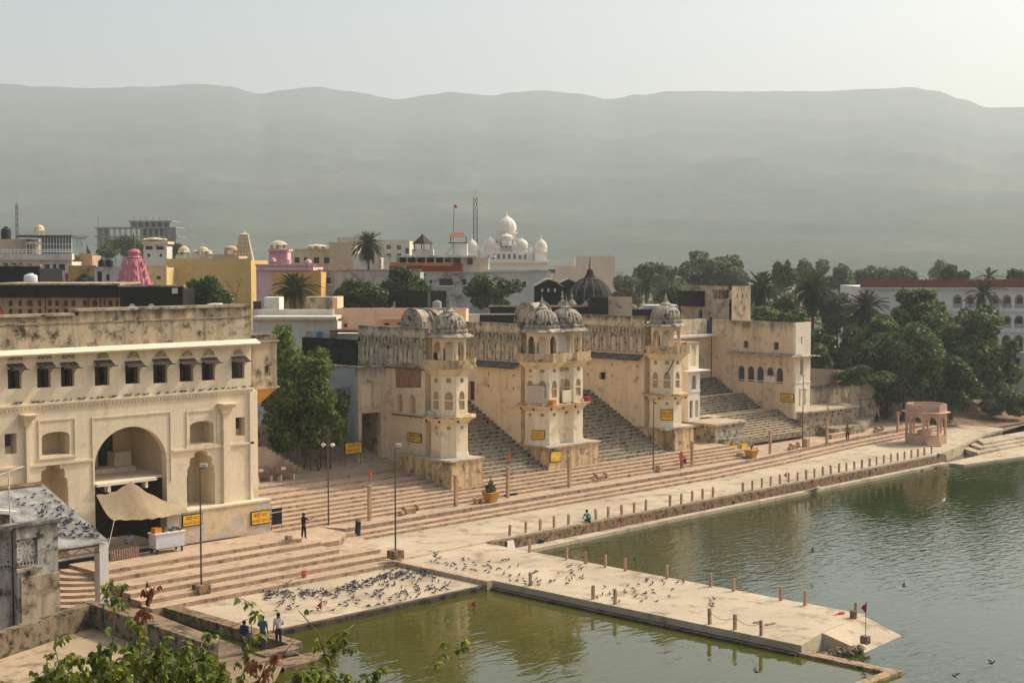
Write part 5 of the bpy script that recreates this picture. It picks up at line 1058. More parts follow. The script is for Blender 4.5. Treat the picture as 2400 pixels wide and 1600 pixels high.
# black boxes and gables behind the palaces
blk('black_block', 'square black mouldy roof block left of the domed temple trees', 926, 1002, 681, 172, 6, m_black); blk('black_block', 'smaller olive black roof block beside a grey tank', 1002, 1046, 681, 180, 5, flat('olive_black', C(54, 54, 44)))
tank('grey plastic tank behind the left single dome', 1024, 703, 722, 150, 22, flat('grey_plastic', C(150, 152, 150), rough=.5))
t, p, L, z = blk('low_black_parapet', 'low black roof parapet stretching behind the paired domes', 1148, 1420, 719, 175, 5, m_black, cop=m_grime)
def gable(name, label, u0, u1, ve, vr, D, dd, mat, holes):
    p = pt(u0, D); L = (pt(u1, D)-p).length; t = thing(name, label, 'building', (*(p+RT*L/2), .8)); hs = []
    for h in holes: a0 = (pt(h[0], D)-p).length; a1 = (pt(h[1], D)-p).length; hs.append(rect(a0, a1, zat(h[3], D), zat(h[2], D)))
    out = [(0, .8), (L, .8), (L, zat(ve, D)), (L*.62, zat(vr+2, D)), (L*.5, zat(vr, D)), (L*.38, zat(vr+2, D)), (0, zat(ve, D))]
    m = M(); m.wall(p, RT, FW, out, hs, .4); m.build('gable_wall', mat, t)
    m = M(); n = 6; e = .15
    for i, (a, b) in enumerate(zip(out[2:], out[3:])): 
        q0 = p+RT*a[0]-FW*.2; q1 = p+RT*b[0]-FW*.2; m.add([(*q0, a[1]+.003), (*q1, b[1]+.003), (*(q1+FW*dd), b[1]+.003), (*(q0+FW*dd), a[1]+.003), (*q0, a[1]+e), (*q1, b[1]+e), (*(q1+FW*dd), b[1]+e), (*(q0+FW*dd), a[1]+e)], [(0,1,2,3),(7,6,5,4),(0,4,5,1),(2,6,7,3),(1,5,6,2),(3,7,4,0)])
    m.build('roof', m_grime, t)
gable('gabled_house', 'black gabled house with three small light holes', 1252, 1321, 673, 656, 182, 7, m_black, [(1269,1273,676,684),(1283,1288,676,684),(1299,1303,676,684)]); gable('gabled_house', 'second black gable behind the dark temple dome', 1313, 1352, 664, 655, 200, 6, m_black, [])
# big dark temple dome
td = thing('temple_dome', 'large dark ribbed temple dome with gilded spike finial', 'dome', (*pt(1383, 186), zat(720, 186))); c = pt(1383, 186); s_ = 186/FPX; zz = lambda v: zat(v, 186, 1383)
m_dd = plaster('dark_dome_plaster', C(76, 70, 62), C(28, 26, 24), amt=.5, streak=.6, scale=.8, bump=.3)
prof = [(48, 745), (48, 716), (50, 706), (49.5, 694), (46, 682), (40, 672), (31, 662), (22, 656)]
m = M(); m.lathe([(r*s_, zz(v)) for r, v in prof], c.x, c.y, 32); m.build('dome', m_dd, td)
for k in range(14): a = 2*math.pi*k/14; m = M(); m.tube([(c.x+(r+.8)*s_*math.cos(a), c.y+(r+.8)*s_*math.sin(a), zz(v)) for r, v in prof[2:]], .09, 5); m.build('rib', flat('dome_rib', C(104, 94, 80)), td)
m = M(); m.lathe([(24*s_, zz(657)), (25*s_, zz(655)), (15*s_, zz(651)), (10*s_, zz(643)), (7*s_, zz(636)), (8*s_, zz(634)), (4*s_, zz(631))], c.x, c.y, 20, rib=.06); m.build('lotus_cap', m_dd, td)
m = M(); m.lathe([(3*s_, zz(632)), (4.5*s_, zz(628)), (2*s_, zz(625)), (3.6*s_, zz(621)), (1.6*s_, zz(618)), (2.8*s_, zz(614)), (1.2*s_, zz(611)), (1.8*s_, zz(607)), (.4*s_, zz(600))], c.x, c.y, 10); m.build('finial', flat('old_gilt', C(150, 104, 62), rough=.5, metal=.4), td)
for u, vb in ((1318, 716), (1340, 714)):
    q = pt(u, 178); m = M(); m.lathe([(12*s_, zat(vb, 178)), (9*s_, zat(vb-6, 178)), (4*s_, zat(vb-12, 178)), (2.5*s_, zat(vb-16, 178)), (3.5*s_, zat(vb-20, 178)), (1.2*s_, zat(vb-26, 178)), (2*s_, zat(vb-30, 178)), (.4*s_, zat(vb-36, 178))], q.x, q.y, 10); m.build('spirelet', m_dome, td)
q = pt(1373, 180)
for k in range(7): a = (k-3)/3; m = M(); m.obox(q+RT*(a*10*s_), RT, FW, 1.3*s_, .06, zat(721, 180), zat(704+abs(a)*12, 180)); m.build('lotus_petal', white, td)
blk('pale_roof_block', 'pale square roof block right of the dark temple dome', 1426, 1482, 696, 172, 5, tm(206, 186, 158, .35)); blk('dark_roof_block', 'black roof block joined to the pale square roof block', 1383, 1426, 697, 171, 5, m_black)
t, p, L, z = blk('tin_roof_house', 'low black wall house with a pale tin roof before the trees', 1480, 1600, 725, 186, 6, m_black); part_box(t, 'tin_roof', m_tin, 1514, 1592, 716, 724, 190, 5)
# red crested hotel on the right
DH = 215; p = pt(2020, DH); 
ht = thing('arcade_hotel', 'long white three storey hotel with arcades and a red crested roof wall', 'building', (*pt(2220, DH), .8)); m_hw = tm(232, 228, 220, .12, 'hotel_white')
part_box(ht, 'side_wall', m_hw, 2020, 2130, 672, 860, DH, 14)
p = pt(2130, DH); L = (pt(2520, DH)-p).length; zf = [zat(v, DH) for v in (860, 782, 735, 686)]
hs = []; step = 29.0; us = [2232+step*k for k in range(10)]
for fl, (vt_, vs_, vb_) in enumerate([(690, 703, 722), (739, 750, 769), (785, 797, 840)]):
    for u in us: a0 = (pt(u+3, DH)-p).length; a1 = (pt(u+26, DH)-p).length; hs.append(arch(a0, a1, zat(vb_, DH), zat(vs_, DH), zat(vt_, DH), 8))
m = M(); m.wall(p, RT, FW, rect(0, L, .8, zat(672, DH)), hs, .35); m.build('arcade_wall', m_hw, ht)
q = p+FW*2.6; m = M(); m.prism([q, q+RT*L, q+RT*L+FW*10, q+FW*10], .8, zat(674, DH)); m.build('body', tm(140, 130, 116, .1, 'hotel_inner_shade'), ht)  # inner wall colour darkened to paint the shade inside the arcades
for v in (728, 776): part_box(ht, 'floor_band', m_hw, 2130, 2520, v-3, v+3, DH-.25, .24)
for fl, (va, vb_) in enumerate([(712, 722), (759, 769)]):
    for u in us: part_box(ht, 'balustrade', tm(176, 170, 160, .1, 'balustrade_grey'), u+3, u+26, va, vb_, DH+.1, .1)
for u in us:
    for (va, vb_) in ((697, 718), (745, 765), (795, 825)): part_box(ht, 'door', m_pane, u+10, u+21, va, vb_, DH+2.4, .15)
part_box(ht, 'roof_wall', tm(150, 84, 70, .3, 'red_brick_paint'), 2018, 2522, 662, 674, DH-.2, .3); part_box(ht, 'cornice', m_hw, 2018, 2522, 674.2, 677, DH-.5, .5)
mm = M(); w_ = 4.3/FPX*DH; mm.wall((0, 0), (RT.x, RT.y), (FW.x, FW.y), [(-w_, 0), (w_, 0), (w_, .3), (w_*.5, .45), (0, .52), (-w_*.5, .45), (-w_, .3)], (), .25); mme = mesh_of('merlon', mm, MATS['red_brick_paint'])
for k in range(54): q = pt(2024+k*9.2, DH-.2); instance('merlon', mme, ht, (q.x, q.y, zat(662, DH)+.001))
blk('bank_house', 'small grey roadside house at the right edge under the trees', 2352, 2440, 826, 200, 6, tm(170, 168, 160, .4), [(2360,2372,838,866),(2380,2395,838,866)])
# ================================================================ VEGETATION
import numpy as np
def leafmat(name, c, var=0.5, trans=0.35):
    m, n, l, p = new_mat(name); p.inputs['Roughness'].default_value = 0.55; p.inputs['Specular IOR Level'].default_value = 0.25
    g = n.new('ShaderNodeNewGeometry'); t = n.new('ShaderNodeTexNoise'); t.inputs['Scale'].default_value = 0.9; t.inputs['Detail'].default_value = 3; l.new(g.outputs['Position'], t.inputs['Vector'])
    a = n.new('ShaderNodeMath'); a.operation = 'ADD'; l.new(g.outputs['Random Per Island'], a.inputs[0]); l.new(t.outputs['Fac'], a.inputs[1])
    mr = n.new('ShaderNodeMapRange'); mr.inputs[1].default_value = 0.4; mr.inputs[2].default_value = 1.6; mr.inputs[3].default_value = 1-var; mr.inputs[4].default_value = 1+var; l.new(a.outputs[0], mr.inputs[0])
    mx = n.new('ShaderNodeMix'); mx.data_type = 'RGBA'; mx.blend_type = 'MULTIPLY'; mx.inputs[0].default_value = 1; mx.inputs[6].default_value = c; l.new(mr.outputs[0], mx.inputs[7]); l.new(mx.outputs[2], p.inputs['Base Color'])
    tr = n.new('ShaderNodeBsdfTranslucent'); l.new(mx.outputs[2], tr.inputs['Color']); ms = n.new('ShaderNodeMixShader'); ms.inputs[0].default_value = trans
    l.new(p.outputs[0], ms.inputs[1]); l.new(tr.outputs[0], ms.inputs[2]); l.new(ms.outputs[0], n['Material Output'].inputs[0]); MATS[name] = m; return m
m_leaf_d = leafmat('dark_leaf', (0.058, 0.090, 0.024, 1)); m_leaf_m = leafmat('mid_leaf', (0.100, 0.140, 0.032, 1)); m_leaf_y = leafmat('bright_leaf', (0.20, 0.24, 0.045, 1))
m_leaf_g = leafmat('dusty_leaf', (0.13, 0.15, 0.08, 1)); m_leaf_o = leafmat('olive_leaf', (0.125, 0.125, 0.052, 1)); m_leaf_r = leafmat('russet_leaf', (0.16, 0.085, 0.05, 1)); m_palm = leafmat('palm_leaf', (0.085, 0.105, 0.036, 1), .4, .25)
m_bark = plaster('tree_bark', C(116, 96, 74), C(50, 42, 34), amt=.5, streak=.6, scale=2.0, bump=.8)
def leaves(name, blobs, n, size, mats, seed, flat_=0.35, shell=0.55, hang=0.0):
    r = np.random.default_rng(seed); B = np.array(blobs, float); wt = (B[:, 3]*B[:, 4]*B[:, 5])**(2/3); k = r.choice(len(B), n, p=wt/wt.sum())
    d = r.normal(size=(n, 3)); d /= np.linalg.norm(d, axis=1)[:, None]; rad = shell+(1.06-shell)*r.random(n)**0.6
    c = B[k, :3]+d*B[k, 3:6]*rad[:, None]
    nrm = d*0.55+r.normal(size=(n, 3))*0.65+np.array([0, 0, flat_]); nrm /= np.linalg.norm(nrm, axis=1)[:, None]
    t = r.normal(size=(n, 3)); t[:, 2] -= hang*2.0; t -= nrm*(t*nrm).sum(1)[:, None]; t /= np.linalg.norm(t, axis=1)[:, None]+1e-9; b = np.cross(nrm, t)
    s = size*(0.6+0.8*r.random(n))[:, None]
    V = np.stack([c-t*s, c-b*s*.48, c+t*s, c+b*s*.48], 1).reshape(-1, 3)
    me = bpy.data.meshes.new(name); me.vertices.add(4*n); me.vertices.foreach_set('co', V.ravel()); me.loops.add(4*n); me.loops.foreach_set('vertex_index', np.arange(4*n, dtype=np.int32))
    me.polygons.add(n); me.polygons.foreach_set('loop_start', np.arange(0, 4*n, 4, dtype=np.int32)); me.polygons.foreach_set('loop_total', np.full(n, 4, np.int32))
    for m_ in mats: me.materials.append(m_)
    me.polygons.foreach_set('material_index', r.integers(0, len(mats), n).astype(np.int32)); me.update(); me.validate(); return me
def clumps(w, h, n, seed, r0=0.3, dome=True, low=0.15):
    """a crown as many leafy lumps set over an ellipsoid (its centre at the origin, lowest lumps left out)"""
    q = random.Random(seed); out = []
    for i in range(n):
        while True:
            v = Vector((q.gauss(0, 1), q.gauss(0, 1), q.gauss(0, 1))).normalized()
            if v.z > -0.75: break
        k = 0.45+0.42*q.random(); s = r0*(0.55+0.75*q.random())
        out.append((v.x*w/2*k, v.y*w/2*k, v.z*h/2*k, s*w/2, s*w/2, s*h/2*0.95))
    return out
def tree(label, u, vt, vb, wpx, D, mats, n, size, seed, nb=26, zg=1.0, trunk=True, name='tree', group=None, hang=0.0, lab_cat='tree', r0=.32, shell=.55):
    c = pt(u, D); s = D/FPX; w = wpx*s; z1 = zat(vt, D, u); z0 = zat(vb, D, u); h = z1-z0; zg = min(zg, z0)
    t = thing(name, label, lab_cat, (c.x, c.y, zg), group)
    bl = [(x, y, z+z0+h/2-zg, a, b, d) for x, y, z, a, b, d in clumps(w, h, nb, seed, r0)]
    me = leaves('crown', bl, n, size, mats, seed, hang=hang, shell=shell); o = bpy.data.objects.new('crown', me); COL.objects.link(o); o.parent = t; BASE[o.name] = Vector((c.x, c.y, zg))
    if trunk:
        m = M(); q = random.Random(seed); zt = z0+h*.35; r = max(.12, w*.028); m.tube([(c.x, c.y, zg), (c.x+.1, c.y, (zg+zt)/2), (c.x, c.y+.1, zt)], [r*1.5, r, r*.8], 7)
        for i in range(6): a = q.random()*6.28; m.tube([(c.x, c.y, zt-.3-h*.1*q.random()), (c.x+w*.16*math.cos(a), c.y+w*.16*math.sin(a), zt+h*.12), (c.x+w*.32*math.cos(a), c.y+w*.32*math.sin(a), zt+h*(.2+.25*q.random()))], [r*.6, r*.4, r*.12], 5)
        m.build('trunk', m_bark, t)
    return t
# palms -------------------------------------------------------------------------------
def frond_mesh(L, droop, seed, nl=34, wl=0.5):
    q = random.Random(seed); m = M(); pts = []
    for i in range(10): x = i/9; pts.append(Vector((L*(x-.08*droop*x*x), 0, L*(0.30*x-droop*0.55*x*x))))
    m.tube(pts, [0.045*(1-i/10)+.008 for i in range(10)], 3)
    for i in range(nl):
        x = 0.12+0.88*i/nl; k = min(8, int(x*9)); f = x*9-k; p = pts[k].lerp(pts[k+1], f); d = (pts[k+1]-pts[k]).normalized(); ll = wl*(1.15-.75*abs(x-.45))*(.85+.3*q.random())
        for sd in (-1, 1):
            e = (d*0.75+Vector((0, sd*0.75, 0.18-.25*q.random()))).normalized(); tip = p+e*ll; wv = Vector((0, 0, .04))+d*.045
            m.add([p-wv, p+wv, tip], [(0, 1, 2)])
    return mesh_of('frond', m, m_palm)
FRONDS = [frond_mesh(2.6, .55, 1), frond_mesh(2.8, .9, 2), frond_mesh(2.4, 1.3, 3)]
def palm(label, u, vc, vbase, D, R, n, seed, zg=1.0, skirt=0.4, mat=None, trunkw=.2, up=1.0):
    c = pt(u, D); zc = zat(vc, D, u); zb = max(zg, zat(vbase, D, u)-2) if vbase else zg
    t = thing('palm_tree', label, 'palm tree', (c.x, c.y, zb)); q = random.Random(seed)
    m = M(); m.tube([(c.x, c.y, zb), (c.x+.05, c.y, (zb+zc)/2), (c.x, c.y, zc-.1)], [trunkw*1.2, trunkw, trunkw*1.15], 8); m.build('trunk', m_bark, t)
    for i in range(n):
        f = i/n; a = i*2.39996+q.random()*.4; pitch = math.radians(78*up-(118+55*skirt)*f**0.85+q.uniform(-9, 9)); k = 0 if f < .35 else (1 if f < .7 else 2); s = R/2.6*(.8+.3*q.random())*(.72+.45*min(1, f*2.2))
        instance('frond', FRONDS[k], t, (c.x, c.y, zc+.1*q.random()), (0, -pitch, a), (s, s, s))
    return t
palm('tall date palm standing alone above the rooftops beside the restaurant', 863, 572, 690, 215, 2.35, 105, 1, skirt=1.0)
palm('short bushy date palm between the white terrace house and yellow wall', 690, 680, 0, 160, 2.35, 74, 2, skirt=.1)
palm('date palm with hanging dead skirt right behind the square upper house', 1785, 676, 0, 226, 3.4, 110, 3, skirt=1.0)
palm('widest date palm in the middle of the right grove', 1907, 678, 0, 214, 3.5, 115, 4, skirt=1.0)
palm('date palm with dark skirt nearest the red crested hotel corner', 2031, 722, 0, 205, 3.2, 110, 5, skirt=1.1)
palm('yellow green coconut palm in front of the hotel arcade', 2306, 690, 0, 200, 2.7, 26, 6, skirt=.3, trunkw=.14)
palm('faint banana like palm above the hotel crest', 2318, 652, 0, 262, 2.6, 22, 7, skirt=.2, trunkw=.14)
palm('small date palm at the left edge of the grey domed grove', 1515, 664, 0, 262, 2.4, 60, 8, skirt=.8)
# middle trees
D_, M_, Y_, G_, O_, R_ = m_leaf_d, m_leaf_m, m_leaf_y, m_leaf_g, m_leaf_o, m_leaf_r
tree('dark dense tree below the tall palm, left half', 852, 652, 752, 140, 178, [D_, M_, M_], 6600, .30, 11)
tree('dark dense tree below the restaurant, right half with the tallest crown', 938, 626, 748, 140, 182, [D_, M_, M_], 7200, .30, 12)
tree('airy olive tree in front of the white block right of the restaurant', 1156, 632, 748, 140, 184, [O_, G_, M_], 4600, .27, 13, nb=30, r0=.24)
tree('rounded dark green tree behind the haveli parapet', 472, 642, 760, 136, 146, [D_, M_, M_, Y_], 6400, .25, 14)
tree('pale bush at the foot of the short palm', 640, 690, 722, 46, 150, [O_, Y_], 900, .22, 15, trunk=False, name='bush', lab_cat='bush')
tree('scrubby plants below the broken ochre house', 200, 640, 672, 40, 195, [O_, G_], 900, .25, 16, trunk=False, name='bush', lab_cat='bush')
tree('olive bush below the far left hotel', 125, 645, 668, 40, 180, [O_, G_], 700, .22, 17, trunk=False, name='bush', lab_cat='bush')
for i, (u, vt_, vb, w, D, lab) in enumerate([(186, 570, 608, 46, 330, 'green tree between the far left hotel and the ruin'), (300, 553, 606, 96, 360, 'leafy tree right before the unfinished concrete frame'), (250, 575, 606, 60, 350, 'low tree under the left end of the concrete frame'), (410, 570, 600, 60, 340, 'green tree right of the white square pavilion tower'), (160, 585, 604, 40, 420, 'far tree left of the concrete frame')]):
    tree(lab, u, vt_, vb, w, D, [M_, G_, D_], 1900, .42, 30+i, nb=18)
# banyan beside the haveli: lumps of hanging leaves
bt = thing('banyan_tree', 'bushy bright green banyan hanging over the benches beside the haveli', 'tree', (*pt(712, 123), 3.4)); c = pt(712, 123); s_ = 123/FPX; q = random.Random(8); bl = []
for (u, v, ru, rv) in [(662, 800, 26, 34), (690, 845, 40, 44), (655, 860, 24, 46), (720, 880, 46, 46), (690, 920, 60, 50), (745, 915, 38, 46), (650, 960, 28, 44), (715, 970, 60, 50), (765, 965, 34, 44), (680, 1005, 48, 34), (745, 1008, 44, 36), (775, 1000, 26, 34), (636, 1000, 24, 34), (672, 778, 14, 20), (782, 925, 24, 34), (790, 965, 26, 40), (630, 940, 22, 40), (660, 1030, 36, 26), (720, 1032, 44, 26), (770, 1030, 32, 26), (795, 1000, 18, 30), (745, 850, 34, 34)]:
    for k in range(5):
        p_ = pt(u+q.uniform(-.55, .55)*ru, 123+q.uniform(-2.4, 2.4)); bl.append((p_.x-c.x, p_.y-c.y, zat(v+q.uniform(-.55, .55)*rv, 123, u)-3.4, ru*s_*.62, ru*s_*.62, rv*s_*.6))
me = leaves('crown', bl, 26000, .19, [M_, Y_, Y_, Y_, D_], 77, flat_=.2, shell=.5, hang=.35); o = bpy.data.objects.new('crown', me); COL.objects.link(o); o.parent = bt
m = M(); m.tube([(c.x, c.y, 3.3), (c.x+.1, c.y, 5.0), (c.x-.2, c.y+.1, 7.5), (c.x-.4, c.y, 11)], [.5, .38, .3, .1], 8)
for a, z_ in ((.5, 5), (2.2, 5.4), (3.9, 5.2), (5.3, 6.2)): m.tube([(c.x, c.y, z_), (c.x+1.1*math.cos(a), c.y+1.1*math.sin(a), z_+1.6), (c.x+2.1*math.cos(a), c.y+2.1*math.sin(a), z_+2.6)], [.2, .13, .05], 6)
m.build('trunk', m_bark, bt)
m = M()
for k in range(7): x = c.x+q.uniform(-1.6, 1.6); y = c.y+q.uniform(-1.2, .6); m.tube([(x, y, 6.2), (x+q.uniform(-.2, .2), y, 4.6), (x+q.uniform(-.3, .3), y, 3.4)], [.05, .07, .10], 5)
m.build('aerial_roots', m_bark, bt)['kind'] = 'stuff'
# right hand grove
tree('huge dark leafy tree left of the lakeside pavilion', 2085, 735, 950, 215, 186, [D_, M_, M_, Y_], 15000, .34, 51, nb=44, zg=1.5, r0=.27)
tree('huge dark leafy tree behind the lakeside pavilion reaching over the hotel', 2255, 712, 945, 235, 193, [D_, M_, M_, Y_], 16000, .34, 52, nb=48, zg=1.5, r0=.26)
tree('upper leafy crown standing between the two huge trees', 2160, 676, 800, 150, 200, [D_, M_, Y_], 7500, .34, 53, nb=30, r0=.3)
tree('small bright tree at the right edge by the roadside house', 2372, 798, 852, 46, 190, [Y_, M_], 1300, .26, 54, nb=14)
tree('wide grey green domed tree above the square upper house', 1668, 588, 706, 190, 292, [G_, G_, M_], 7800, .40, 55, nb=44, r0=.24)
tree('pale airy tree left of the grey green domed tree', 1535, 610, 716, 110, 285, [G_, O_, M_], 3600, .40, 56, nb=28)
tree('olive tree behind the tin roofed black wall house', 1472, 640, 722, 80, 270, [O_, G_], 2400, .38, 57)
tree('russet bare looking bush behind the pale roof block', 1456, 668, 730, 76, 240, [R_, R_, O_], 1900, .26, 58, nb=24, r0=.22)
tree('dark tree under the grey green domed tree', 1580, 660, 740, 110, 255, [D_, G_, M_], 3600, .38, 59)
tree('round dark tree left of the widest palm', 1838, 604, 700, 60, 288, [D_, M_], 2600, .42, 60)
tree('tall grey tree behind the widest palm', 1903, 600, 690, 80, 320, [G_, M_], 2900, .44, 61)
tree('airy grey tree right of the widest palm', 1972, 618, 700, 64, 318, [G_, M_], 2300, .44, 62)
tree('flat topped dark tree over the hotel crest, left one', 2050, 622, 690, 92, 326, [D_, G_], 3000, .46, 63)
tree('flat topped dark tree over the hotel crest, middle one', 2122, 624, 690, 76, 322, [D_, G_], 2600, .46, 64)
tree('faint distant tree over the hotel crest', 2205, 612, 690, 60, 430, [G_], 1600, .6, 65)
tree('dense dark round tree over the hotel crest', 2236, 614, 690, 72, 270, [D_, M_], 3000, .36, 66)
tree('dark round tree at the right edge over the hotel crest', 2386, 630, 690, 52, 266, [D_, M_], 2000, .36, 67)
tree('leafy tree filling the gap under the widest palm', 1845, 690, 800, 110, 206, [M_, O_, D_], 4600, .30, 68)
tree('pale leafy shrub tree between the two right palms', 1965, 680, 800, 100, 212, [O_, G_, M_], 3900, .30, 69)
tree('dark thicket tree below the widest palm', 1925, 770, 885, 110, 198, [D_, D_, M_], 5200, .30, 70, zg=1.5)
tree('dark thicket tree under the hotel corner palm', 2015, 770, 900, 110, 196, [D_, D_, M_], 5200, .30, 71, zg=1.5)
tree('green shrub tree rising above the corner house roof', 1868, 728, 790, 60, 190, [M_, Y_], 1900, .26, 72)
tree('light green tree against the end of the corner house', 1918, 800, 885, 64, 182, [M_, O_, Y_], 2600, .24, 73, zg=1.5)
tree('bright shrub on the wall left of the corner house roof', 1790, 715, 755, 80, 195, [Y_, M_], 1600, .26, 74, trunk=False, name='bush', lab_cat='bush')
tree('creeper spilling over the gate wall', 2030, 858, 912, 130, 172, [D_, M_, D_], 3600, .20, 75, trunk=False, name='creeper', lab_cat='creeper', nb=20)
tree('bush on the earth bank below the right edge house', 2362, 898, 985, 120, 186, [O_, M_, G_], 3800, .24, 76, zg=1.0, trunk=False, name='bush', lab_cat='bush')
tree('scrub at the foot of the earth bank behind the pavilion', 2230, 905, 955, 90, 184, [D_, M_, O_], 2300, .22, 79, trunk=False, name='bush', lab_cat='bush')
tree('dark low tree closing the gap above the gate wall', 2050, 770, 930, 130, 181, [D_, M_, D_], 6000, .30, 80, zg=1.5)
tree('leafy low tree between the two huge trees', 2165, 800, 950, 130, 183, [D_, M_, Y_], 6500, .30, 81, zg=1.5)
tree('bushy tree in front of the roadside house', 2330, 800, 935, 110, 191, [M_, D_, Y_], 4800, .28, 82, zg=1.5)
tree('broad dark tree hanging low behind the pavilion', 2125, 770, 962, 190, 180, [D_, M_, D_, M_], 11000, .30, 83, nb=36, zg=1.5)
tree('low dark tree right behind the lakeside pavilion', 2235, 830, 968, 130, 181, [D_, M_, D_], 6500, .28, 85, zg=1.5)
# bare twiggy tree
tw = thing('bare_tree', 'leafless twiggy tree before the plain yellow hall', 'tree', (*pt(552, 148), .8)); c = pt(552, 148); q = random.Random(4); m = M()
def twig(p, d, L, r, k):
    e = p+d*L; m.tube([p, p.lerp(e, .5)+Vector((q.uniform(-.05, .05), q.uniform(-.05, .05), 0)), e], [r, r*.8, r*.6], 4)
    if k: 
        for _ in range(3): twig(e, (d+Vector((q.uniform(-.8, .8), q.uniform(-.8, .8), q.uniform(-.1, .5)))).normalized(), L*.66, r*.6, k-1)
twig(Vector((c.x, c.y, zat(730, 148))), Vector((0.1, .1, 1)).normalized(), 1.5, .05, 3); m.build('branches', m_bark, tw)
# distant belt of trees between town and hills: one mass
q = random.Random(21); bl = []; cc = pt(1200, 480)
for i in range(620):
    D = 330+800*q.random()**1.3; u = -150+2700*q.random(); p_ = pt(u, D); r = 2.2+3.0*q.random()
    if 1095 < u < 1300 and D < 500: continue
    bl.append((p_.x-cc.x, p_.y-cc.y, .8+r*.9, r*1.25, r*1.25, r))
me = leaves('distant_trees', bl, 52000, .85, [G_, M_, O_], 5, shell=.75); o = bpy.data.objects.new('distant_trees', me); COL.objects.link(o); o.location = (cc.x, cc.y, 0); tag(o, kind='stuff')
# earth bank on the right
m = M(); nx, ny = 40, 26; vs = []
for i in range(nx):
    for j in range(ny):
        a = 150+i*2.6; b = 84+j*1.7+max(0, (a-165))*.02; t_ = max(0.0, min(1.0, (j-1)/16.0)); z = .95+5.2*t_*t_*(3-2*t_)*min(1, max(0, (a-158)/12))+.35*noise.noise(Vector((a*.35, b*.35, 2)))*min(1, j/3)
        vs.append((a, b, z))
m.add(vs, [(i*ny+j, (i+1)*ny+j, (i+1)*ny+j+1, i*ny+j+1) for i in range(nx-1) for j in range(ny-1)]); struct('earth_bank', m, plaster('leaf_litter_earth', C(150, 120, 94), C(84, 68, 50), amt=.5, streak=0, scale=.9, bump=.7), True)
# ================================================================ SMALL THINGS
m_sand = plaster('sandstone_post', C(190, 156, 128), C(110, 82, 62), amt=.35, streak=.5, scale=2.0, bump=.2)
m_red = flat('red_flag_cloth', C(206, 52, 44), grain=.2); m_orange = flat('saffron_cloth', C(226, 92, 50), grain=.2); m_green = flat('green_cloth', C(70, 150, 110), grain=.2)
m_yel = flat('yellow_board', C(236, 186, 52), rough=.6, grain=.12, gs=2); m_yel2 = flat('faded_yellow_board', C(222, 180, 70), rough=.7, grain=.3, gs=3); m_ink = flat('red_brown_lettering', C(170, 66, 28), rough=.7); m_edge = flat('black_board_edge', C(38, 32, 26))
# bollards ---------------------------------------------------------------------------------
bb = M(); bb.prism([(-.075, -.075), (.075, -.075), (.075, .075), (-.075, .075)], 0, .80); bb.prism([(-.075, -.075), (.075, -.075), (.075, .075), (-.075, .075)], .80, .84, top=[(-.055, -.055), (.055, -.055), (.055, .055), (-.055, .055)])
bme = mesh_of('bollard', bb, m_sand); rng = random.Random(2)
def bollard(p, z, lab, grp):
    o = bpy.data.objects.new('bollard', bme); COL.objects.link(o); o.location = (p[0], p[1], z); o.rotation_euler = (rng.uniform(-.03, .03), rng.uniform(-.03, .03), rng.uniform(-.3, .3)); o.scale = (1, 1, rng.uniform(.95, 1.05)); tag(o, lab, 'bollard', grp); return o
c3x = lambda x, y: (1200+x*.2551, 860+y*.2551); c4x = lambda x, y: (1800+x*.2551, 860+y*.2551)
qs = [c3x(*q) for q in [(40,1560),(178,1530),(310,1505),(432,1480),(560,1455),(798,1405),(915,1385),(1028,1360),(1137,1338),(1245,1318),(1455,1275),(1555,1255),(1655,1232),(1750,1212),(1845,1195),(2120,1145),(2208,1127),(2295,1108)]]+[c4x(*q) for q in [(25,1090),(110,1075),(190,1058),(272,1045),(350,1030),(428,1013),(503,997),(577,985),(652,968),(722,955),(793,942),(862,928),(932,915),(998,900),(1063,886),(1130,872),(1192,860),(1254,848),(1316,836),(1378,825),(1437,812),(1503,797)]]
for i, (u, v) in enumerate(qs):
    p = onz(u, v, 1.0); b = max(p[1], 75.98 + max(0, (p[0]-110))*.02)
    bollard((p[0], min(b, 77.4)), 1.0, 'sandstone bollard on the quay edge, %s from the jetty end' % (ORD[i] if i < 36 else ['thirty-seventh','thirty-eighth','thirty-ninth','fortieth','forty-first','forty-second'][i-36]), 'bollards along the quay edge')
c2y = lambda x, y: (1200+x*.2551, 1200+y*.2551); c4y = lambda x, y: (1800+x*.2551, 1200+y*.2551); b2y = lambda x, y: (600+x*.2551, 1200+y*.2551)
for i, q in enumerate([c2y(162,368), c2y(502,435), c2y(677,470), c2y(858,505), c2y(1042,537), c2y(1423,608), c2y(1826,685), c2y(2035,725), c4y(117,808), c4y(340,853), c4y(806,960)]):
    p = onz(*q, .9); bollard((min(p[0], 74.15), p[1]), .9, 'sandstone bollard on the lake side of the jetty, %s from the quay' % ORD[i], 'bollards on the lake side of the jetty')
for i, q in enumerate([c2y(168,672), c2y(743,797), c2y(947,843), c2y(1817,1025), c2y(2048,1078), c2y(2290,1130)]):
    p = onz(*q, .9); bollard((max(p[0], 66.15), p[1]), .9, 'sandstone bollard on the pool side of the jetty, %s from the platform' % ORD[i], 'bollards on the pool side of the jetty')
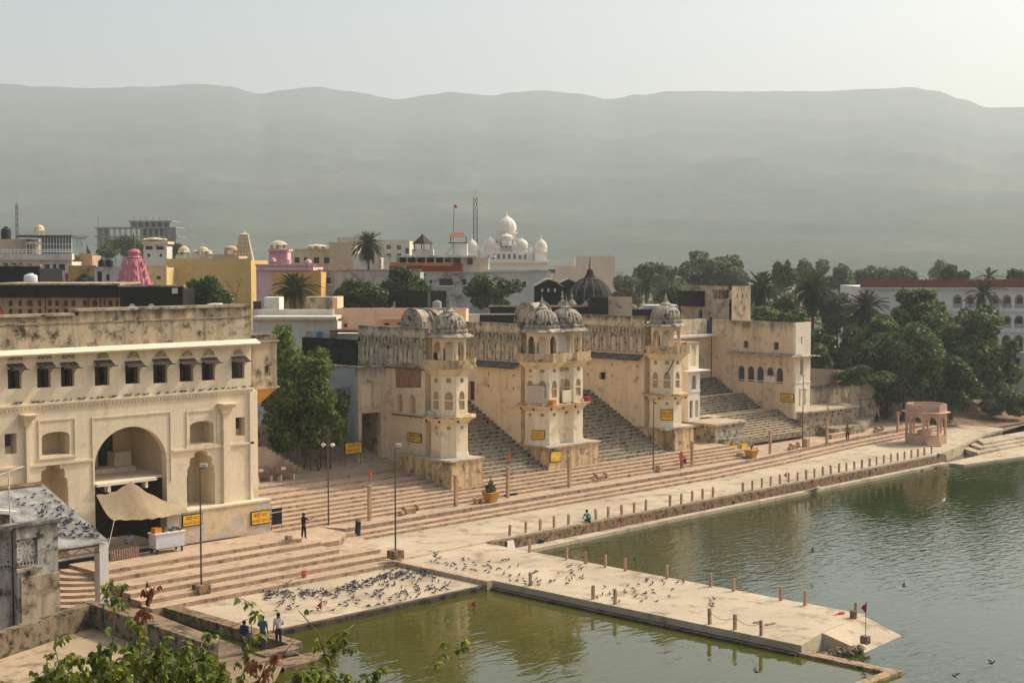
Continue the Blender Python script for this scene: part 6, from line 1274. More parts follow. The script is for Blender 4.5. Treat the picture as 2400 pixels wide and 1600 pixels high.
# street lamps -------------------------------------------------------------------------------
def lamp(label, u, vb, z, h, kind, base=True):
    p = onz(u, vb, z); t = thing('street_lamp', label, 'street lamp', (p[0], p[1], z))
    if base: m = M(); m.box(p[0]-.4, p[0]+.4, p[1]-.4, p[1]+.4, z, z+.55); m.build('base', m_quay, t)
    m = M(); m.tube([(p[0], p[1], z+.0), (p[0], p[1], z+h*.55), (p[0], p[1], z+h)], [.06, .05, .035], 8); m.build('pole', m_metal, t)
    hd = M(); 
    if kind == 'flood':
        hd.obox((p[0]+.22, p[1]-.05), RT, FW, .2, .11, z+h+.05, z+h+.26); m = M(); m.tube([(p[0]-.35, p[1], z+h-.05), (p[0]+.4, p[1], z+h+.02)], .035, 5); m.build('arm', m_metal, t); hd.build('lamp_head', m_tin, t)
    elif kind == 'twin':
        m = M(); m.tube([tuple(Vector((p[0], p[1], z+h))-Vector((RT.x, RT.y, 0))*.25), tuple(Vector((p[0], p[1], z+h))+Vector((RT.x, RT.y, 0))*.25)], .03, 5); m.build('arm', m_metal, t)
        for sd in (-1, 1): c = Vector((p[0], p[1]))+RT*sd*.32; hd = M(); hd.lathe([(.05, z+h*.79), (.2, z+h*.79+.12), (.17, z+h*.79+.2), (.05, z+h*.79+.26)], c.x, c.y, 10); hd.build('lamp_head', m_white, t)
        m = M(); c = Vector((p[0], p[1])); m.tube([(*(c-RT*.32), z+h*.80), (*(c+RT*.32), z+h*.80)], .03, 5); m.build('arm', m_metal, t)
    else:
        m = M(); c = Vector((p[0], p[1])); m.tube([(*(c-RT*.18), z+h), (*(c+RT*.18), z+h)], .03, 5); m.build('arm', m_metal, t)
lamp('street lamp with floodlight on a concrete block by the feeding platform', 472, 1390, .95, 7.5, 'flood'); lamp('street lamp with twin heads in front of the banyan', 770, 1230, 1.6, 7.2, 'twin', False); lamp('street lamp with floodlight where the terrace steps end', 927, 1308, 1.2, 7.3, 'flood'); lamp('slim dark lamp pole before the right single tower', 1531, 1107, 1.6, 6.6, 'slim', False); lamp('slim dark lamp pole before the corner house', 1881, 1047, 1.6, 7.3, 'twin', False)
# sandstone flag pillars ----------------------------------------------------------------------
def flagmesh(m, base, h, w, drop, col_t, t, ang=0.0, pole=.02):
    x, y, z = base; n = 6; vs = []; d = (RT.x*math.cos(ang)+FW.x*math.sin(ang), RT.y*math.cos(ang)+FW.y*math.sin(ang))
    for i in range(n+1):
        f = i/n; k = w*f; wob = .05*math.sin(f*7); dz = -drop*f
        vs += [(x+d[0]*k+d[1]*wob, y+d[1]*k-d[0]*wob, z+dz), (x+d[0]*k*.9+d[1]*wob, y+d[1]*k*.9-d[0]*wob, z+dz-h*(1-f)-.01)]
    m.add(vs, [(2*i, 2*i+2, 2*i+3, 2*i+1) for i in range(n)])
def pillar(label, u, vb, z, h, flag=None, wpx=None):
    p = onz(u, vb, z); t = thing('stone_pillar', label, 'pillar', (p[0], p[1], z), 'sandstone flag pillars on the ghat'); w = .115
    m = M(); m.prism([(p[0]-w, p[1]-w), (p[0]+w, p[1]-w), (p[0]+w, p[1]+w), (p[0]-w, p[1]+w)], z, z+h); m.build('shaft', m_sand, t)
    m = M(); m.box(p[0]-w-.04, p[0]+w+.04, p[1]-w-.04, p[1]+w+.04, z+h+.001, z+h+.10); m.build('cap', m_sand, t)
    if flag:
        f = thing('flag', 'limp saffron flag on the %s' % flag, 'flag', (p[0], p[1], z+h+.1), 'saffron flags on the stone pillars')
        m = M(); m.tube([(p[0], p[1], z+h+.1), (p[0]+.05, p[1], z+h+1.35)], .015, 5); m.build('pole', m_metal, f)
        m = M(); flagmesh(m, (p[0]+.05, p[1], z+h+1.3), .75, .30, .55, None, f, .6); m.build('cloth', m_orange, f)
pillar('sandstone pillar on the ghat in front of the banyan', 866, 1219, 1.6, 2.5, 'pillar nearest the banyan'); pillar('sandstone pillar in front of the left tower plinth', 1068, 1186, 1.6, 2.35); pillar('sandstone pillar beside the planter with the green plant', 1190, 1166, 1.6, 2.4, 'pillar beside the left planter')
pillar('sandstone pillar in front of the long yellowed plinth', 1334, 1142, 1.6, 2.6); pillar('sandstone pillar right of the robed walker', 1622, 1093, 1.6, 2.3); pillar('sandstone pillar right of the planter with dry twigs', 1805, 1063, 1.6, 2.2); pillar('sandstone pillar left of the lone standing man', 1938, 1038, 1.6, 2.6, 'pillar left of the lone standing man'); pillar('sandstone pillar close to the lakeside pavilion', 2104, 1011, 1.5, 2.1)
# red and green flags at the water's edge ----------------------------------------------------------
WF = [(752,1447,1407,.4,'red','leaning red flag on a cube at the platform edge'),(1112,1438,1406,0,'red','dark red flag standing in the pool'),(1221,1268,1254,.25,'green','little green flag at the jetty corner'),(1490,1338,1300,0,'green','green flag standing in the lake beside the jetty'),
 (1481,1242,1213,.25,'red','red flag on the ledge below the backpacker'),(1657,1200,1176,.25,'red','red flag on the ledge, mid quay'),(1779,1171,1149,.25,'red','slim red flag on the ledge left of the wooden boat planks'),(1843,1130,1106,.9,'red','red flag beside a quay bollard'),
 (1905,1146,1122,.3,'red','largest red flag above the grey planks at the ledge'),(1972,1136,1114,.25,'red','faded red flag right of the planks'),(2040,1120,1102,.25,'red','red flag on the upper ledge step'),(2162,1118,1097,0,'red','red flag standing in the lake, left of a pair'),(2195,1108,1091,0,'red','red flag standing in the lake, right of a pair'),(2028,1502,1409,.45,'red','tall pole with red pennant on a cube at the jetty ramp'),(208,1402,1382,.9,'red','small red flag beside the grey pillar')]
for i, (u, vb, vt_, z, col, lab) in enumerate(WF):
    p = onz(u, vb, z); D = _c*p[0]+_s*p[1]; h = (vb-vt_)/FPX*D
    if z == .25: p = (p[0], max(p[1], 74.95+max(0, p[0]-108)*.02))
    t = thing('flag', lab, 'flag', (p[0], p[1], z-.1), 'flags along the water')
    m = M(); m.tube([(p[0], p[1], z-.1 if z else -.3), (p[0]+.06, p[1], z+h+.06)], .018, 5); m.build('pole', m_metal, t)
    fh_ = min(.62, h*.5); m = M(); flagmesh(m, (p[0]+.06, p[1], z+h), fh_, -.3, .3, None, t, rng.uniform(-.3, .5)); m.build('cloth', m_red if col == 'red' else m_green, t)
    if i in (0, 13): m = M(); m.box(p[0]-.2, p[0]+.2, p[1]-.2, p[1]+.2, z-.12, z+.30); m.build('cube', m_quay, t)
# sign boards with lettering -------------------------------------------------------------------------
def text_mesh(body, size):
    cu = bpy.data.curves.new('lettering', 'FONT'); cu.body = body; cu.size = size; cu.align_x = 'CENTER'; cu.align_y = 'CENTER'; cu.offset = .006*size; cu.resolution_u = 3
    ob = bpy.data.objects.new('lettering', cu); COL.objects.link(ob); dg = bpy.context.evaluated_depsgraph_get(); me = bpy.data.meshes.new_from_object(ob.evaluated_get(dg)); bpy.data.objects.remove(ob); bpy.data.curves.remove(cu); return me
def sign(label, c, e, w, h, lines, board=None, ink=None, posts=False, edge=True):
    e = Vector((e[0], e[1])).normalized(); nrm = Vector((e.y, -e.x)); c = Vector(c); t = thing('sign_board', label, 'sign', tuple(c))
    p = Vector((c.x, c.y)); ang = math.atan2(e.y, e.x)
    if edge: m = M(); m.obox(p-nrm*.005, e, nrm, w/2, .03, c.z-h/2, c.z+h/2); m.build('frame', m_edge, t)
    m = M(); m.obox(p+nrm*.012, e, nrm, w/2-.06, .03, c.z-h/2+.06, c.z+h/2-.06); m.build('board', board or m_yel, t)
    for i, (s, sz, dz) in enumerate(lines):
        me = text_mesh(s, sz); 
        if not me.vertices: continue
        xs = [v.co.x for v in me.vertices]; wd = max(xs)-min(xs); k = min(1.0, (w-.2)/max(wd, .01)); me.materials.clear(); me.materials.append(ink or m_ink)
        o = bpy.data.objects.new('lettering', me); COL.objects.link(o); o.parent = t; q = nrm*.046; o.location = (q.x, q.y, dz); o.rotation_euler = (math.pi/2, 0, ang); o.scale = (k, 1, 1)
    if posts:
        for sd in (-1, 1): q = p+e*sd*(w/2-.1)-nrm*.06; m = M(); m.tube([(q.x, q.y, posts), (q.x, q.y, c.z+h/2)], .03, 6); m.build('post', m_metal, t)
    return t
def sgn_b(u0, u1, v0, v1, b): a0 = onb(u0, (v0+v1)/2, b)[0]; a1 = onb(u1, (v0+v1)/2, b)[0]; um = (u0+u1)/2; zb = onb(um, v1, b)[1]; zt_ = onb(um, v0, b)[1]; return ((a0+a1)/2, b, (zb+zt_)/2), a1-a0, zt_-zb
def sgn_a(u0, u1, v0, v1, a): b0 = ona(u0, (v0+v1)/2, a)[0]; b1 = ona(u1, (v0+v1)/2, a)[0]; um = (u0+u1)/2; zb = ona(um, v1, a)[1]; zt_ = ona(um, v0, a)[1]; return (a, (b0+b1)/2, (zb+zt_)/2), b0-b1, zt_-zb
c, w, h = sgn_b(427, 474, 1204, 1232, PB-.06); sign('yellow ghat sign on the plinth behind the floodlight pole', c, E_A, w, h, [('बंसी घाट', h*.40, h*.17), ('BANSI GHAT', h*.30, -h*.22)])
c, w, h = sgn_b(588, 633, 1196, 1228, PB-.06); sign('yellow ghat sign at the right end of the haveli plinth', c, E_A, w, h, [('बंसी घाट', h*.40, h*.17), ('BANSI GHAT', h*.30, -h*.22)])
c, w, h = sgn_b(808, 848, 1035, 1063, 96.9); sign('yellow sign with two Hindi lines beside the gateway', c, E_A, w, h, [('एक नो घाट', h*.34, h*.18), ('महादेव घाट', h*.34, -h*.2)], posts=3.6)
c, w, h = sgn_a(955, 988, 1014, 1036, 83.8); sign('orange yellow sign on the palace wing wall', c, (0, -1), w, h, [('महादेव घाट', h*.36, h*.18), ('MAHADEV GHAT', h*.28, -h*.2)], m_yel2)
def octsign(T, u0, u1, v0, v1, lab, lines):
    f = Vector((-1, -1)).normalized(); c = Vector(T)+f*1.54; D = _c*c.x+_s*c.y; w = (u1-u0)/FPX*D; z1, z0 = zat(v0, D), zat(v1, D)
    e = Vector((-f.y, f.x)); e = Vector((1, -1)).normalized(); return sign(lab, (c.x, c.y, (z0+z1)/2), e, min(w, 1.3), z1-z0, [(s, k*(z1-z0), d*(z1-z0)) for s, k, d in lines])
octsign((T2L[0]-.25, T2L[1]+.25), 1253, 1284, 1008, 1030, 'yellow sign on the foot of the paired domed towers', [('चन्द्र घाट', .36, .16), ('CHANDRA GHAT', .28, -.14)])
octsign(T3, 1547, 1577, 959, 985, 'yellow sign on the foot of the right single tower', [('कोटा घाट', .36, .14), ('KOTA GHAT', .28, -.16)])
c, w, h = sgn_a(1829, 1861, 922, 942, RA-.05); sign('yellow sign on the corner house wall above the stairs', c, (0, -1), w, h, [('यज्ञ घाट', .36*h, .16*h), ('YAGYA GHAT', .28*h, -.2*h)], m_yel2)
c, w, h = sgn_b(1289, 1317, 1056, 1082, 88.95); sign('faded blank yellow board on the long yellowed plinth', c, E_A, w, h, [], m_yel2, edge=True)
c, w, h = sgn_b(1700, 1728, 1042, 1067, 89.5); sign('yellow notice with orange writing on the low grey notice wall', c, E_A, w, h, [('कोटा घाट', .34*h, 0)], m_yel, m_orange)
c, w, h = sgn_b(1737, 1751, 1038, 1062, 89.5); sign('narrow peeling yellow notice on the low grey notice wall', c, E_A, w, h, [], m_yel, edge=False)
# tent, cart, table, banner under the great arch ------------------------------------------------------
tn = thing('canvas_awning', 'sagging beige canvas awning tied below the great arch', 'awning', (51, 84, 4.5))
A_ = Vector((ga0-.1, FB-.3, fz(cx1(872, 1165)))); B_ = Vector((onb(306, 1125, FB-.3)[0], FB-.3, fz(cx1(1210, 1040)))); C_ = Vector((ga1+1.2, FB-.25, fz(cx1(1620, 1285)))); 
F0 = Vector((*onz(268, 1218, 4.5), 4.5)); F1_ = Vector((*onz(444, 1199, 4.42), 4.42)); n = 14; vs = []
for i in range(n+1):
    s = i/n; bk_ = (A_.lerp(B_, s*2) if s < .5 else B_.lerp(C_, s*2-1)); bk_ = bk_+Vector((0, 0, -.25*math.sin(math.pi*(s*2 % 1)))); fr_ = F0.lerp(F1_, s)+Vector((0, 0, -.18*math.sin(math.pi*s)))
    for j in range(9): f = j/8; p_ = bk_.lerp(fr_, f); p_.z -= .32*math.sin(math.pi*f)*(.6+.4*math.cos(s*9)); p_.z += .04*math.sin(s*37+f*5); vs.append(p_)
m = M(); m.add(vs, [(i*9+j, (i+1)*9+j, (i+1)*9+j+1, i*9+j+1) for i in range(n) for j in range(8)]); m.build('canvas', plaster('beige_canvas', C(176, 156, 126), C(150, 126, 98), amt=.3, streak=.3, scale=1.2, bump=.2), tn, smooth=True)
m = M(); m.tube([F0, (F0.x-1.0, F0.y-.9, 3.0)], .015, 4); m.tube([F1_, (F1_.x+.5, F1_.y+.3, 4.4)], .015, 4); m.build('rope', m_white, tn)
ct = thing('vending_cart', 'white box vending cart parked under the canvas awning', 'cart', (53, 83, 2.2)); ca, cb_ = onz(368, 1300, 2.2)
m = M(); m.box(ca-.05, ca+2.05, cb_, cb_+.85, 2.55, 3.45); m.build('body', plaster('white_cart_paint', C(216, 216, 222), C(150, 146, 146), amt=.25, streak=.4, scale=1.0, bump=.05), ct)
m = M(); m.box(ca-.12, ca+2.12, cb_-.06, cb_+.9, 3.452, 3.52); m.build('counter', m_white, ct)
for x in (ca+.1, ca+1.9):
    for y in (cb_+.1, cb_+.75): m = M(); m.box(x-.05, x+.05, y-.05, y+.05, 2.2, 2.549); m.build('leg', m_wood, ct)
cr = thing('crate', 'orange crate standing on the white vending cart', 'crate', (ca+.3, cb_+.4, 3.52)); m = M(); m.wall((ca, cb_+.2), E_A, N_B, rect(0, .5, 3.522, 3.84), (), .03); m.wall((ca, cb_+.62), E_A, N_B, rect(0, .5, 3.522, 3.84), (), .03); m.box(ca, ca+.03, cb_+.23, cb_+.619, 3.522, 3.84); m.box(ca+.47, ca+.5, cb_+.23, cb_+.619, 3.522, 3.84); m.box(ca+.031, ca+.469, cb_+.231, cb_+.618, 3.53, 3.6); m.build('sides', flat('orange_plastic', C(222, 140, 44)), cr)
gd_ = thing('goods', 'heap of dark bundles and papers on the white vending cart', 'goods', (ca+1.4, cb_+.4, 3.52)); m = M()
for k in range(9): x = ca+.75+k*.14; m.obox((x, cb_+.2+.4*rng.random()), Vector((1, .2)).normalized(), Vector((-.2, 1)).normalized(), .1, .12, 3.522+.004*k, 3.6+.16*rng.random())
m.build('bundles', m_slate, gd_)['kind'] = 'stuff'
tb = thing('stall_table', 'low stall table hung with striped net cloth left of the cart', 'table', (50.5, 83, 2.2)); ta, tb_ = onz(262, 1318, 2.15)
m = M(); m.box(ta, ta+2.0, tb_+.2, tb_+1.1, 2.85, 2.92); m.build('table_top', m_wood, tb)
m = M(); n = 48; vs = [];
for i in range(n+1): x = ta+2.0*i/n; d = .02*math.sin(i*math.pi/2); vs += [(x, tb_+.19+d, 2.9), (x, tb_+.10+d, 2.25)]
m.add(vs, [(2*i, 2*i+2, 2*i+3, 2*i+1) for i in range(n)]); m.build('net_cloth', flat('striped_net', C(150, 124, 104), grain=.5, gs=14), tb)
for x in (ta+.1, ta+1.9): m = M(); m.box(x-.04, x+.04, tb_+.95, tb_+1.03, 2.2, 2.849); m.build('leg', m_wood, tb)
bn = thing('banner', 'black cloth banner stretched on a thin frame by the plinth corner', 'banner', (62, 84, 2.2)); (bc, bw, bh) = sgn_b(638, 661, 1190, 1237, PB-.1)
m = M(); m.box(bc[0]-bw/2, bc[0]+bw/2, bc[1], bc[1]+.03, bc[2]-bh/2+.25, bc[2]+bh/2); m.build('cloth', flat('black_cloth', C(16, 16, 16)), bn)
for x in (bc[0]-bw/2-.02, bc[0]+bw/2+.02): m = M(); m.tube([(x, bc[1]+.06, 2.2), (x, bc[1]+.06, bc[2]+bh/2+.15)], .022, 5); m.build('pole', m_metal, bn)
m = M(); m.tube([(bc[0]-bw/2-.1, bc[1]-.03, bc[2]+bh*.30), (bc[0]+bw/2+.02, bc[1]-.03, bc[2]+bh*.31)], .018, 5); m.build('cord', m_white, bn)
# benches with backs, round ended stone seats, planters, small blocks ---------------------------------------
def back_bench(label, u, vb):
    p = onz(u, vb, 3.42); x, y = p; t = thing('bench', label, 'bench', (x, y, 3.4)); mt = flat('brown_bench_stone', C(140, 106, 92), grain=.2)
    m = M(); m.box(x-.85, x+.85, y-.25, y+.25, 3.85, 3.93); m.build('seat', mt, t)
    m = M(); m.add([(x-.85, y+.2, 3.96), (x+.85, y+.2, 3.96), (x+.85, y+.42, 4.5), (x-.85, y+.42, 4.5), (x-.85, y+.28, 3.96), (x+.85, y+.28, 3.96), (x+.85, y+.5, 4.5), (x-.85, y+.5, 4.5)], [(0,1,2,3),(7,6,5,4),(3,2,6,7),(0,4,5,1),(0,3,7,4),(1,5,6,2)]); m.build('backrest', mt, t)
    m = M(); m.add([(x-.25, y+.275, 4.16), (x+.2, y+.275, 4.16), (x+.2, y+.365, 4.39), (x-.25, y+.365, 4.39)], [(0,1,2,3)]); m.build('plaque', m_white, t)
    for q in (x-.62, x+.62): m = M(); m.box(q-.05, q+.05, y-.22, y+.22, 3.42, 3.849); m.build('leg', m_white, t)
back_bench('brown stone bench half hidden by the haveli corner', 618, 1128); back_bench('brown stone bench nearer the banyan', 671, 1123)
def round_bench(label, u, vb):
    x, y = onz(u, vb, 1.61); t = thing('stone_bench', label, 'bench', (x, y, 1.6), 'round ended stone seats on the ghat')
    m = M(); m.box(x-.55, x+.55, y-.2, y+.2, 1.98, 2.07); m.build('seat', m_sand, t)
    for q in (x-.62, x+.62):
        m = M(); m.tube([(q-.06, y, 2.0), (q+.06, y, 2.0)], .27, 14); m.build('end_disc', m_sand, t)
    m = M(); m.box(x-.45, x+.45, y-.1, y+.1, 1.6, 1.979); m.build('support', m_sand, t); m = M(); m.lathe([(.05, 1.6), (.2, 1.66), (.24, 1.8), (.16, 1.95), (.04, 2.0)], x-1.0, y-.1, 10); m.build('ball', m_sand, t)
round_bench('round ended stone seat left of the slim planter table', 962, 1203); round_bench('round ended stone seat below the long yellowed plinth', 1408, 1126); round_bench('round ended stone seat below the wide stairs', 1862, 1052); round_bench('round ended stone seat near the lakeside pavilion', 2060, 1012)
def planter(label, u, vb, plant):
    x, y = onz(u, vb, 1.61); t = thing('planter', label, 'planter', (x, y, 1.6)); mt = plaster('ochre_planter', C(206, 152, 70), C(120, 84, 40), amt=.35, streak=.4, scale=2)
    m = M(); m.prism([(x-.33, y-.33), (x+.33, y-.33), (x+.33, y+.33), (x-.33, y+.33)], 1.6, 2.36, top=[(x-.5, y-.5), (x+.5, y-.5), (x+.5, y+.5), (x-.5, y+.5)]); m.build('pot', mt, t)
    m = M(); m.box(x-.53, x+.53, y-.53, y+.53, 2.361, 2.42); m.build('rim', mt, t)
    p = thing('potted_plant', plant, 'plant', (x, y, 2.42))
    if 'green' in plant:
        me = leaves('foliage', [(0, 0, .25, .42, .42, .35), (0, 0, .6, .15, .15, .4)], 260, .12, [m_leaf_d, m_leaf_g], 5, flat_=.1); o = bpy.data.objects.new('foliage', me); COL.objects.link(o); o.parent = p
    m = M()
    for k in range(7): a = k*.9; m.tube([(x, y, 2.4), (x+.12*math.cos(a), y+.12*math.sin(a), 2.8), (x+.22*math.cos(a), y+.2*math.sin(a), 3.1+.15*rng.random())], [.03, .03, .02], 4)
    m.build('stems', m_bark, p)['kind'] = 'stuff'
planter('ochre planter on the landing between two sandstone pillars', 1150, 1176, 'spiky green plant in the left ochre planter'); planter('ochre planter in front of the yellow notices', 1761, 1073, 'dry brown twigs in the right ochre planter')
def block(name, label, cat, u, vb, z, sx, sy, h, mat, grp=None, rot=0.0):
    x, y = onz(u, vb, z); m = M(); e = Vector((math.cos(rot), math.sin(rot))); f = Vector((-e.y, e.x)); m.obox((x, y), e, f, sx/2, sy/2, z, z+h*.96); m.obox((x, y), e, f, sx/2*.97, sy/2*.97, z+h*.96+.001, z+h); return tag(m.build(name, mat), label, cat, grp)
tbm = thing('stone_table', 'small stone table left of the left ochre planter', 'table', (*onz(1121, 1180, 1.6), 1.6)); x, y = onz(1121, 1180, 1.6)
m = M(); m.box(x-.42, x+.42, y-.25, y+.25, 2.0, 2.08); m.build('top', m_sand, tbm); 
for q in (-.28, .28): m = M(); m.box(x+q-.08, x+q+.08, y-.2, y+.2, 1.6, 1.999); m.build('leg', m_sand, tbm)
block('stone_cube', 'pale stone cube right of the right slim lamp pole', 'block', 1889, 1047, 1.6, .55, .55, .85, m_sand); block('stone_cube', 'pale stone cube beside the slim pole of the right tower', 'block', 1545, 1106, 1.6, .5, .5, .62, m_sand)
block('stone_cube', 'dark small stone block left of the right ochre planter', 'block', 1733, 1074, 1.6, .45, .4, .55, m_old); block('stone_cube', 'little broken kerb block near the man in dark clothes', 'block', 676, 1264, 2.2, .42, .3, .28, m_sand, rot=.3)
block('stone_cube', 'small stone stub between two round ended seats', 'block', 1477, 1117, 1.6, .24, .24, .25, m_sand); block('stone_cube', 'small stone stub near the lone standing man', 'block', 2012, 1027, 1.6, .3, .25, .25, m_sand); block('steel_box', 'small grey box at the end of the lake wall', 'box', 2204, 1072, 1.0, .7, .4, .42, m_old)
bk_ = thing('bucket', 'pale pink bucket on the lowest terrace step', 'bucket', (*onz(713, 1352, .95), .95)); x, y = onz(713, 1352, .95); m = M(); m.lathe([(.15, .95), (.2, 1.32), (.21, 1.34), (.18, 1.33), (.14, 1.0)], x, y, 14); m.build('pail', flat('pink_plastic', C(206, 120, 112)), bk_); m = M(); m.tube([(x+.2*math.cos(a), y, 1.33+.16*math.sin(a)) for a in [math.pi*k/8 for k in range(9)]], .012, 4); m.build('handle', m_metal, bk_)
br = thing('tree_guard', 'dark green cylindrical tree guard leaning on the promenade', 'tree guard', (*onz(838, 1262, 1.0), 1.0)); x, y = onz(838, 1262, 1.0); mg = flat('dark_green_mesh', C(42, 46, 34), grain=.5, gs=20)
m = M(); m.tube([(x, y, 1.25), (x+.12, y+.05, 2.25)], .20, 12); m.build('cage', mg, br); m = M(); m.tube([(x+.12, y+.05, 2.2), (x+.14, y+.06, 2.32)], .26, 12); m.build('rim', m_grime, br)
for q in (-.15, .12): m = M(); m.tube([(x+q, y, 1.0), (x+q*.8, y, 1.3)], .02, 4); m.build('leg', m_metal, br)
# things on the jetty
for i, (u, v, lab, rz, L) in enumerate([(1776, 1459, 'left of two weathered planks lying on the jetty', -.5, .5), (1806, 1463, 'right of two weathered planks lying on the jetty', -.15, .7)]):
    block('plank', lab, 'plank', u, v, .9, L, .14, .09, m_sand, 'planks on the jetty', rz)
bs_ = thing('stone_tub', 'round stone tub beside the last jetty bollard', 'tub', (*onz(2000, 1447, .9), .9)); x, y = onz(2000, 1447, .9); m = M(); m.lathe([(.19, .9), (.2, 1.3), (.16, 1.31), (.14, 1.15)], x, y, 14); m.build('tub', m_quay, bs_); m = M(); m.lathe([(.205, 1.22), (.215, 1.31), (.165, 1.315)], x, y, 14); m.build('rim', m_quay, bs_)
rc = thing('red_cloth', 'crumpled red cloth lying on the jetty end', 'cloth', (*onz(1972, 1438, .9), .9)); x, y = onz(1972, 1438, .9); m = M(); m.lathe([(.25, .902), (.23, .97), (.12, 1.03), (.02, 1.04)], x, y, 10, sx=1.3, sy=.7, rib=.15); m.build('cloth', m_red, rc); m = M(); m.tube([(x-.2, y, .93), (x-.5, y+.1, .92), (x-.62, y+.05, .92)], .03, 5); m.build('string', m_red, rc)
rub = thing('rubble', 'heap of broken stones between jetty end and ramp', 'rubble', (68.5, 43.8, 0)); sq_ = M(); sq_.lathe([(.12, -.1), (.22, .02), (.18, .16), (.05, .22)], 0, 0, 5); sqm = mesh_of('stone', sq_, m_quay)
for k in range(46): x = 66.9+3.2*rng.random(); instance('stone', sqm, rub, (x, 44.0-rng.random()*.9-(x-66.9)*.18, .05+.15*rng.random()), (rng.random(), rng.random(), rng.random()*6), (.5+rng.random(), .5+rng.random(), .4+rng.random()*.7))
# baskets and boards on the lake ledge
for i, (u, v, lab) in enumerate([(1270, 1271, 'dark basket on the ledge close to the jetty corner'), (1556, 1211, 'dark basket with a white cloth on the mid ledge'), (1716, 1180, 'dark bundle on the ledge before the red flags')]):
    p = onz(u, v, .26); p = (p[0], max(p[1], 74.85)); t = thing('basket', lab, 'basket', (p[0], p[1], .25), 'baskets on the lake ledge'); m = M(); m.lathe([(.16, .25), (.26, .45), (.25, .5), (.2, .44)], p[0], p[1], 12); m.build('bowl', m_wood, t); m = M(); m.lathe([(.2, .45), (.16, .54), (.04, .58)], p[0], p[1], 10); m.build('contents', m_slate, t)
bd = thing('board', 'white board leaning on the quay wall at the jetty corner', 'board', (*onz(1231, 1280, .3), .3)); x, y = onz(1231, 1282, .9); y = 75.2
m = M(); m.add([(76.0, 75.05, .26), (76.7, 75.05, .26), (76.7, 75.22, .86), (76.0, 75.22, .86), (76.0, 75.09, .26), (76.7, 75.09, .26), (76.7, 75.26, .86), (76.0, 75.26, .86)], [(0,1,2,3),(7,6,5,4),(3,2,6,7),(0,4,5,1),(0,3,7,4),(1,5,6,2)]); m.build('panel', m_white, bd); m = M(); m.box(75.9, 75.99, 75.12, 75.2, .26, .84); m.build('strut', m_wood, bd)
wp = thing('plank_pile', 'pile of grey weathered planks on the ledge below the largest red flag', 'planks', (*onz(1915, 1150, .25), .25)); x, y = onz(1913, 1149, .25); y = max(y, 75.1)
for k in range(5): m = M(); e = Vector((math.cos(.2*k-.4), math.sin(.2*k-.4))); m.obox((x+.25*k-.5, y-.1), e, Vector((-e.y, e.x)), .75, .1, .26+.05*k, .30+.05*k); m.build('plank', m_grime, wp)
# rope between the last jetty bollards and a cable across the ghat
rp = thing('rope', 'thin rope slung between the near jetty bollards', 'rope', (66.2, 50, 1.2)); pb = [onz(*q, .9) for q in [c2y(1817,1025), c2y(2048,1078), c2y(2290,1130)]]; m = M()
for a, b in zip(pb, pb[1:]): m.tube([(max(66.15, a[0])+(max(66.15, b[0])-max(66.15, a[0]))*k/8, a[1]+(b[1]-a[1])*k/8, 1.55-.25*math.sin(math.pi*k/8)) for k in range(9)], .012, 4)
m.build('strand', m_wood, rp)
# lakeside pavilion -------------------------------------------------------------------------------
pc = onz(2182, 1043, 1.0); pcx, pcy = pc[0]+FW.x*2.1, pc[1]+FW.y*2.1; pvl = thing('lakeside_pavilion', 'pink sandstone octagonal pavilion with open arches and steps on the quay', 'pavilion', (pcx, pcy, 1.0)); Dp = _c*pcx+_s*pcy; rp_ = 44/FPX*Dp
zp_ = lambda v: zat(v, Dp, 2183); m_pv = plaster('pink_pavilion_stone', C(208, 172, 148), C(140, 108, 88), amt=.28, streak=.4, scale=1.0, bump=.15)
z0p, z1p, z2p, z3p, z4p = 1.0, 1.0+0.95, zp_(975), zp_(964), zp_(945)
m = M(); m.prism(octa(pcx, pcy, rp_), z0p, z1p); m.build('plinth', m_pv, pvl)
for x, y in octa(pcx, pcy, rp_*.93): m = M(); m.prism([(x-.1, y-.1), (x+.1, y-.1), (x+.1, y+.1), (x-.1, y+.1)], z1p, z2p-.5); m.build('column', m_pv, pvl)
for k, p, e, n, L in oct_faces(octa(pcx, pcy, rp_*.93+.13)):
    if k in (): continue
    m = M(); m.wall(p, e, n, [(0, z2p-.62), (.2, z2p-.62)]+[(x, z) for x, z in list(reversed(cusped(.2, L-.2, z2p-.62, z2p-.6, z2p+.12, 3)))[1:-2]]+[(L-.2, z2p-.62), (L, z2p-.62), (L, z3p), (0, z3p)], (), .2); m.build('arch', m_pv, pvl)
m = M(); m.prism(octa(pcx, pcy, rp_*1.22), z3p+.001, z3p+.1, top=octa(pcx, pcy, rp_*1.1)); m.prism(octa(pcx, pcy, rp_*1.02), z3p+.101, z3p+.2); m.build('eave', m_pv, pvl)
for k, p, e, n, L in oct_faces(octa(pcx, pcy, rp_*1.0)): m = M(); m.wall(p, e, n, rect(0, L, z3p+.201, z4p), (), .14); m.build('parapet', m_pv, pvl)
for k in range(5): m = M(); a = math.radians(-135); c = Vector((pcx+math.cos(a)*(rp_+.15+.28*k), pcy+math.sin(a)*(rp_+.15+.28*k))); m.obox(c, Vector((math.cos(a), math.sin(a))), Vector((-math.sin(a), math.cos(a))), .15, .7, 1.0, 1.95-.19*k); m.build('step', m_pv, pvl)
m = M(); m.obox((pcx-.3, pcy), E_A and Vector((1, 0)), Vector((0, 1)), .8, .4, z1p+.001, z1p+.5); m.build('bench', m_pv, pvl)
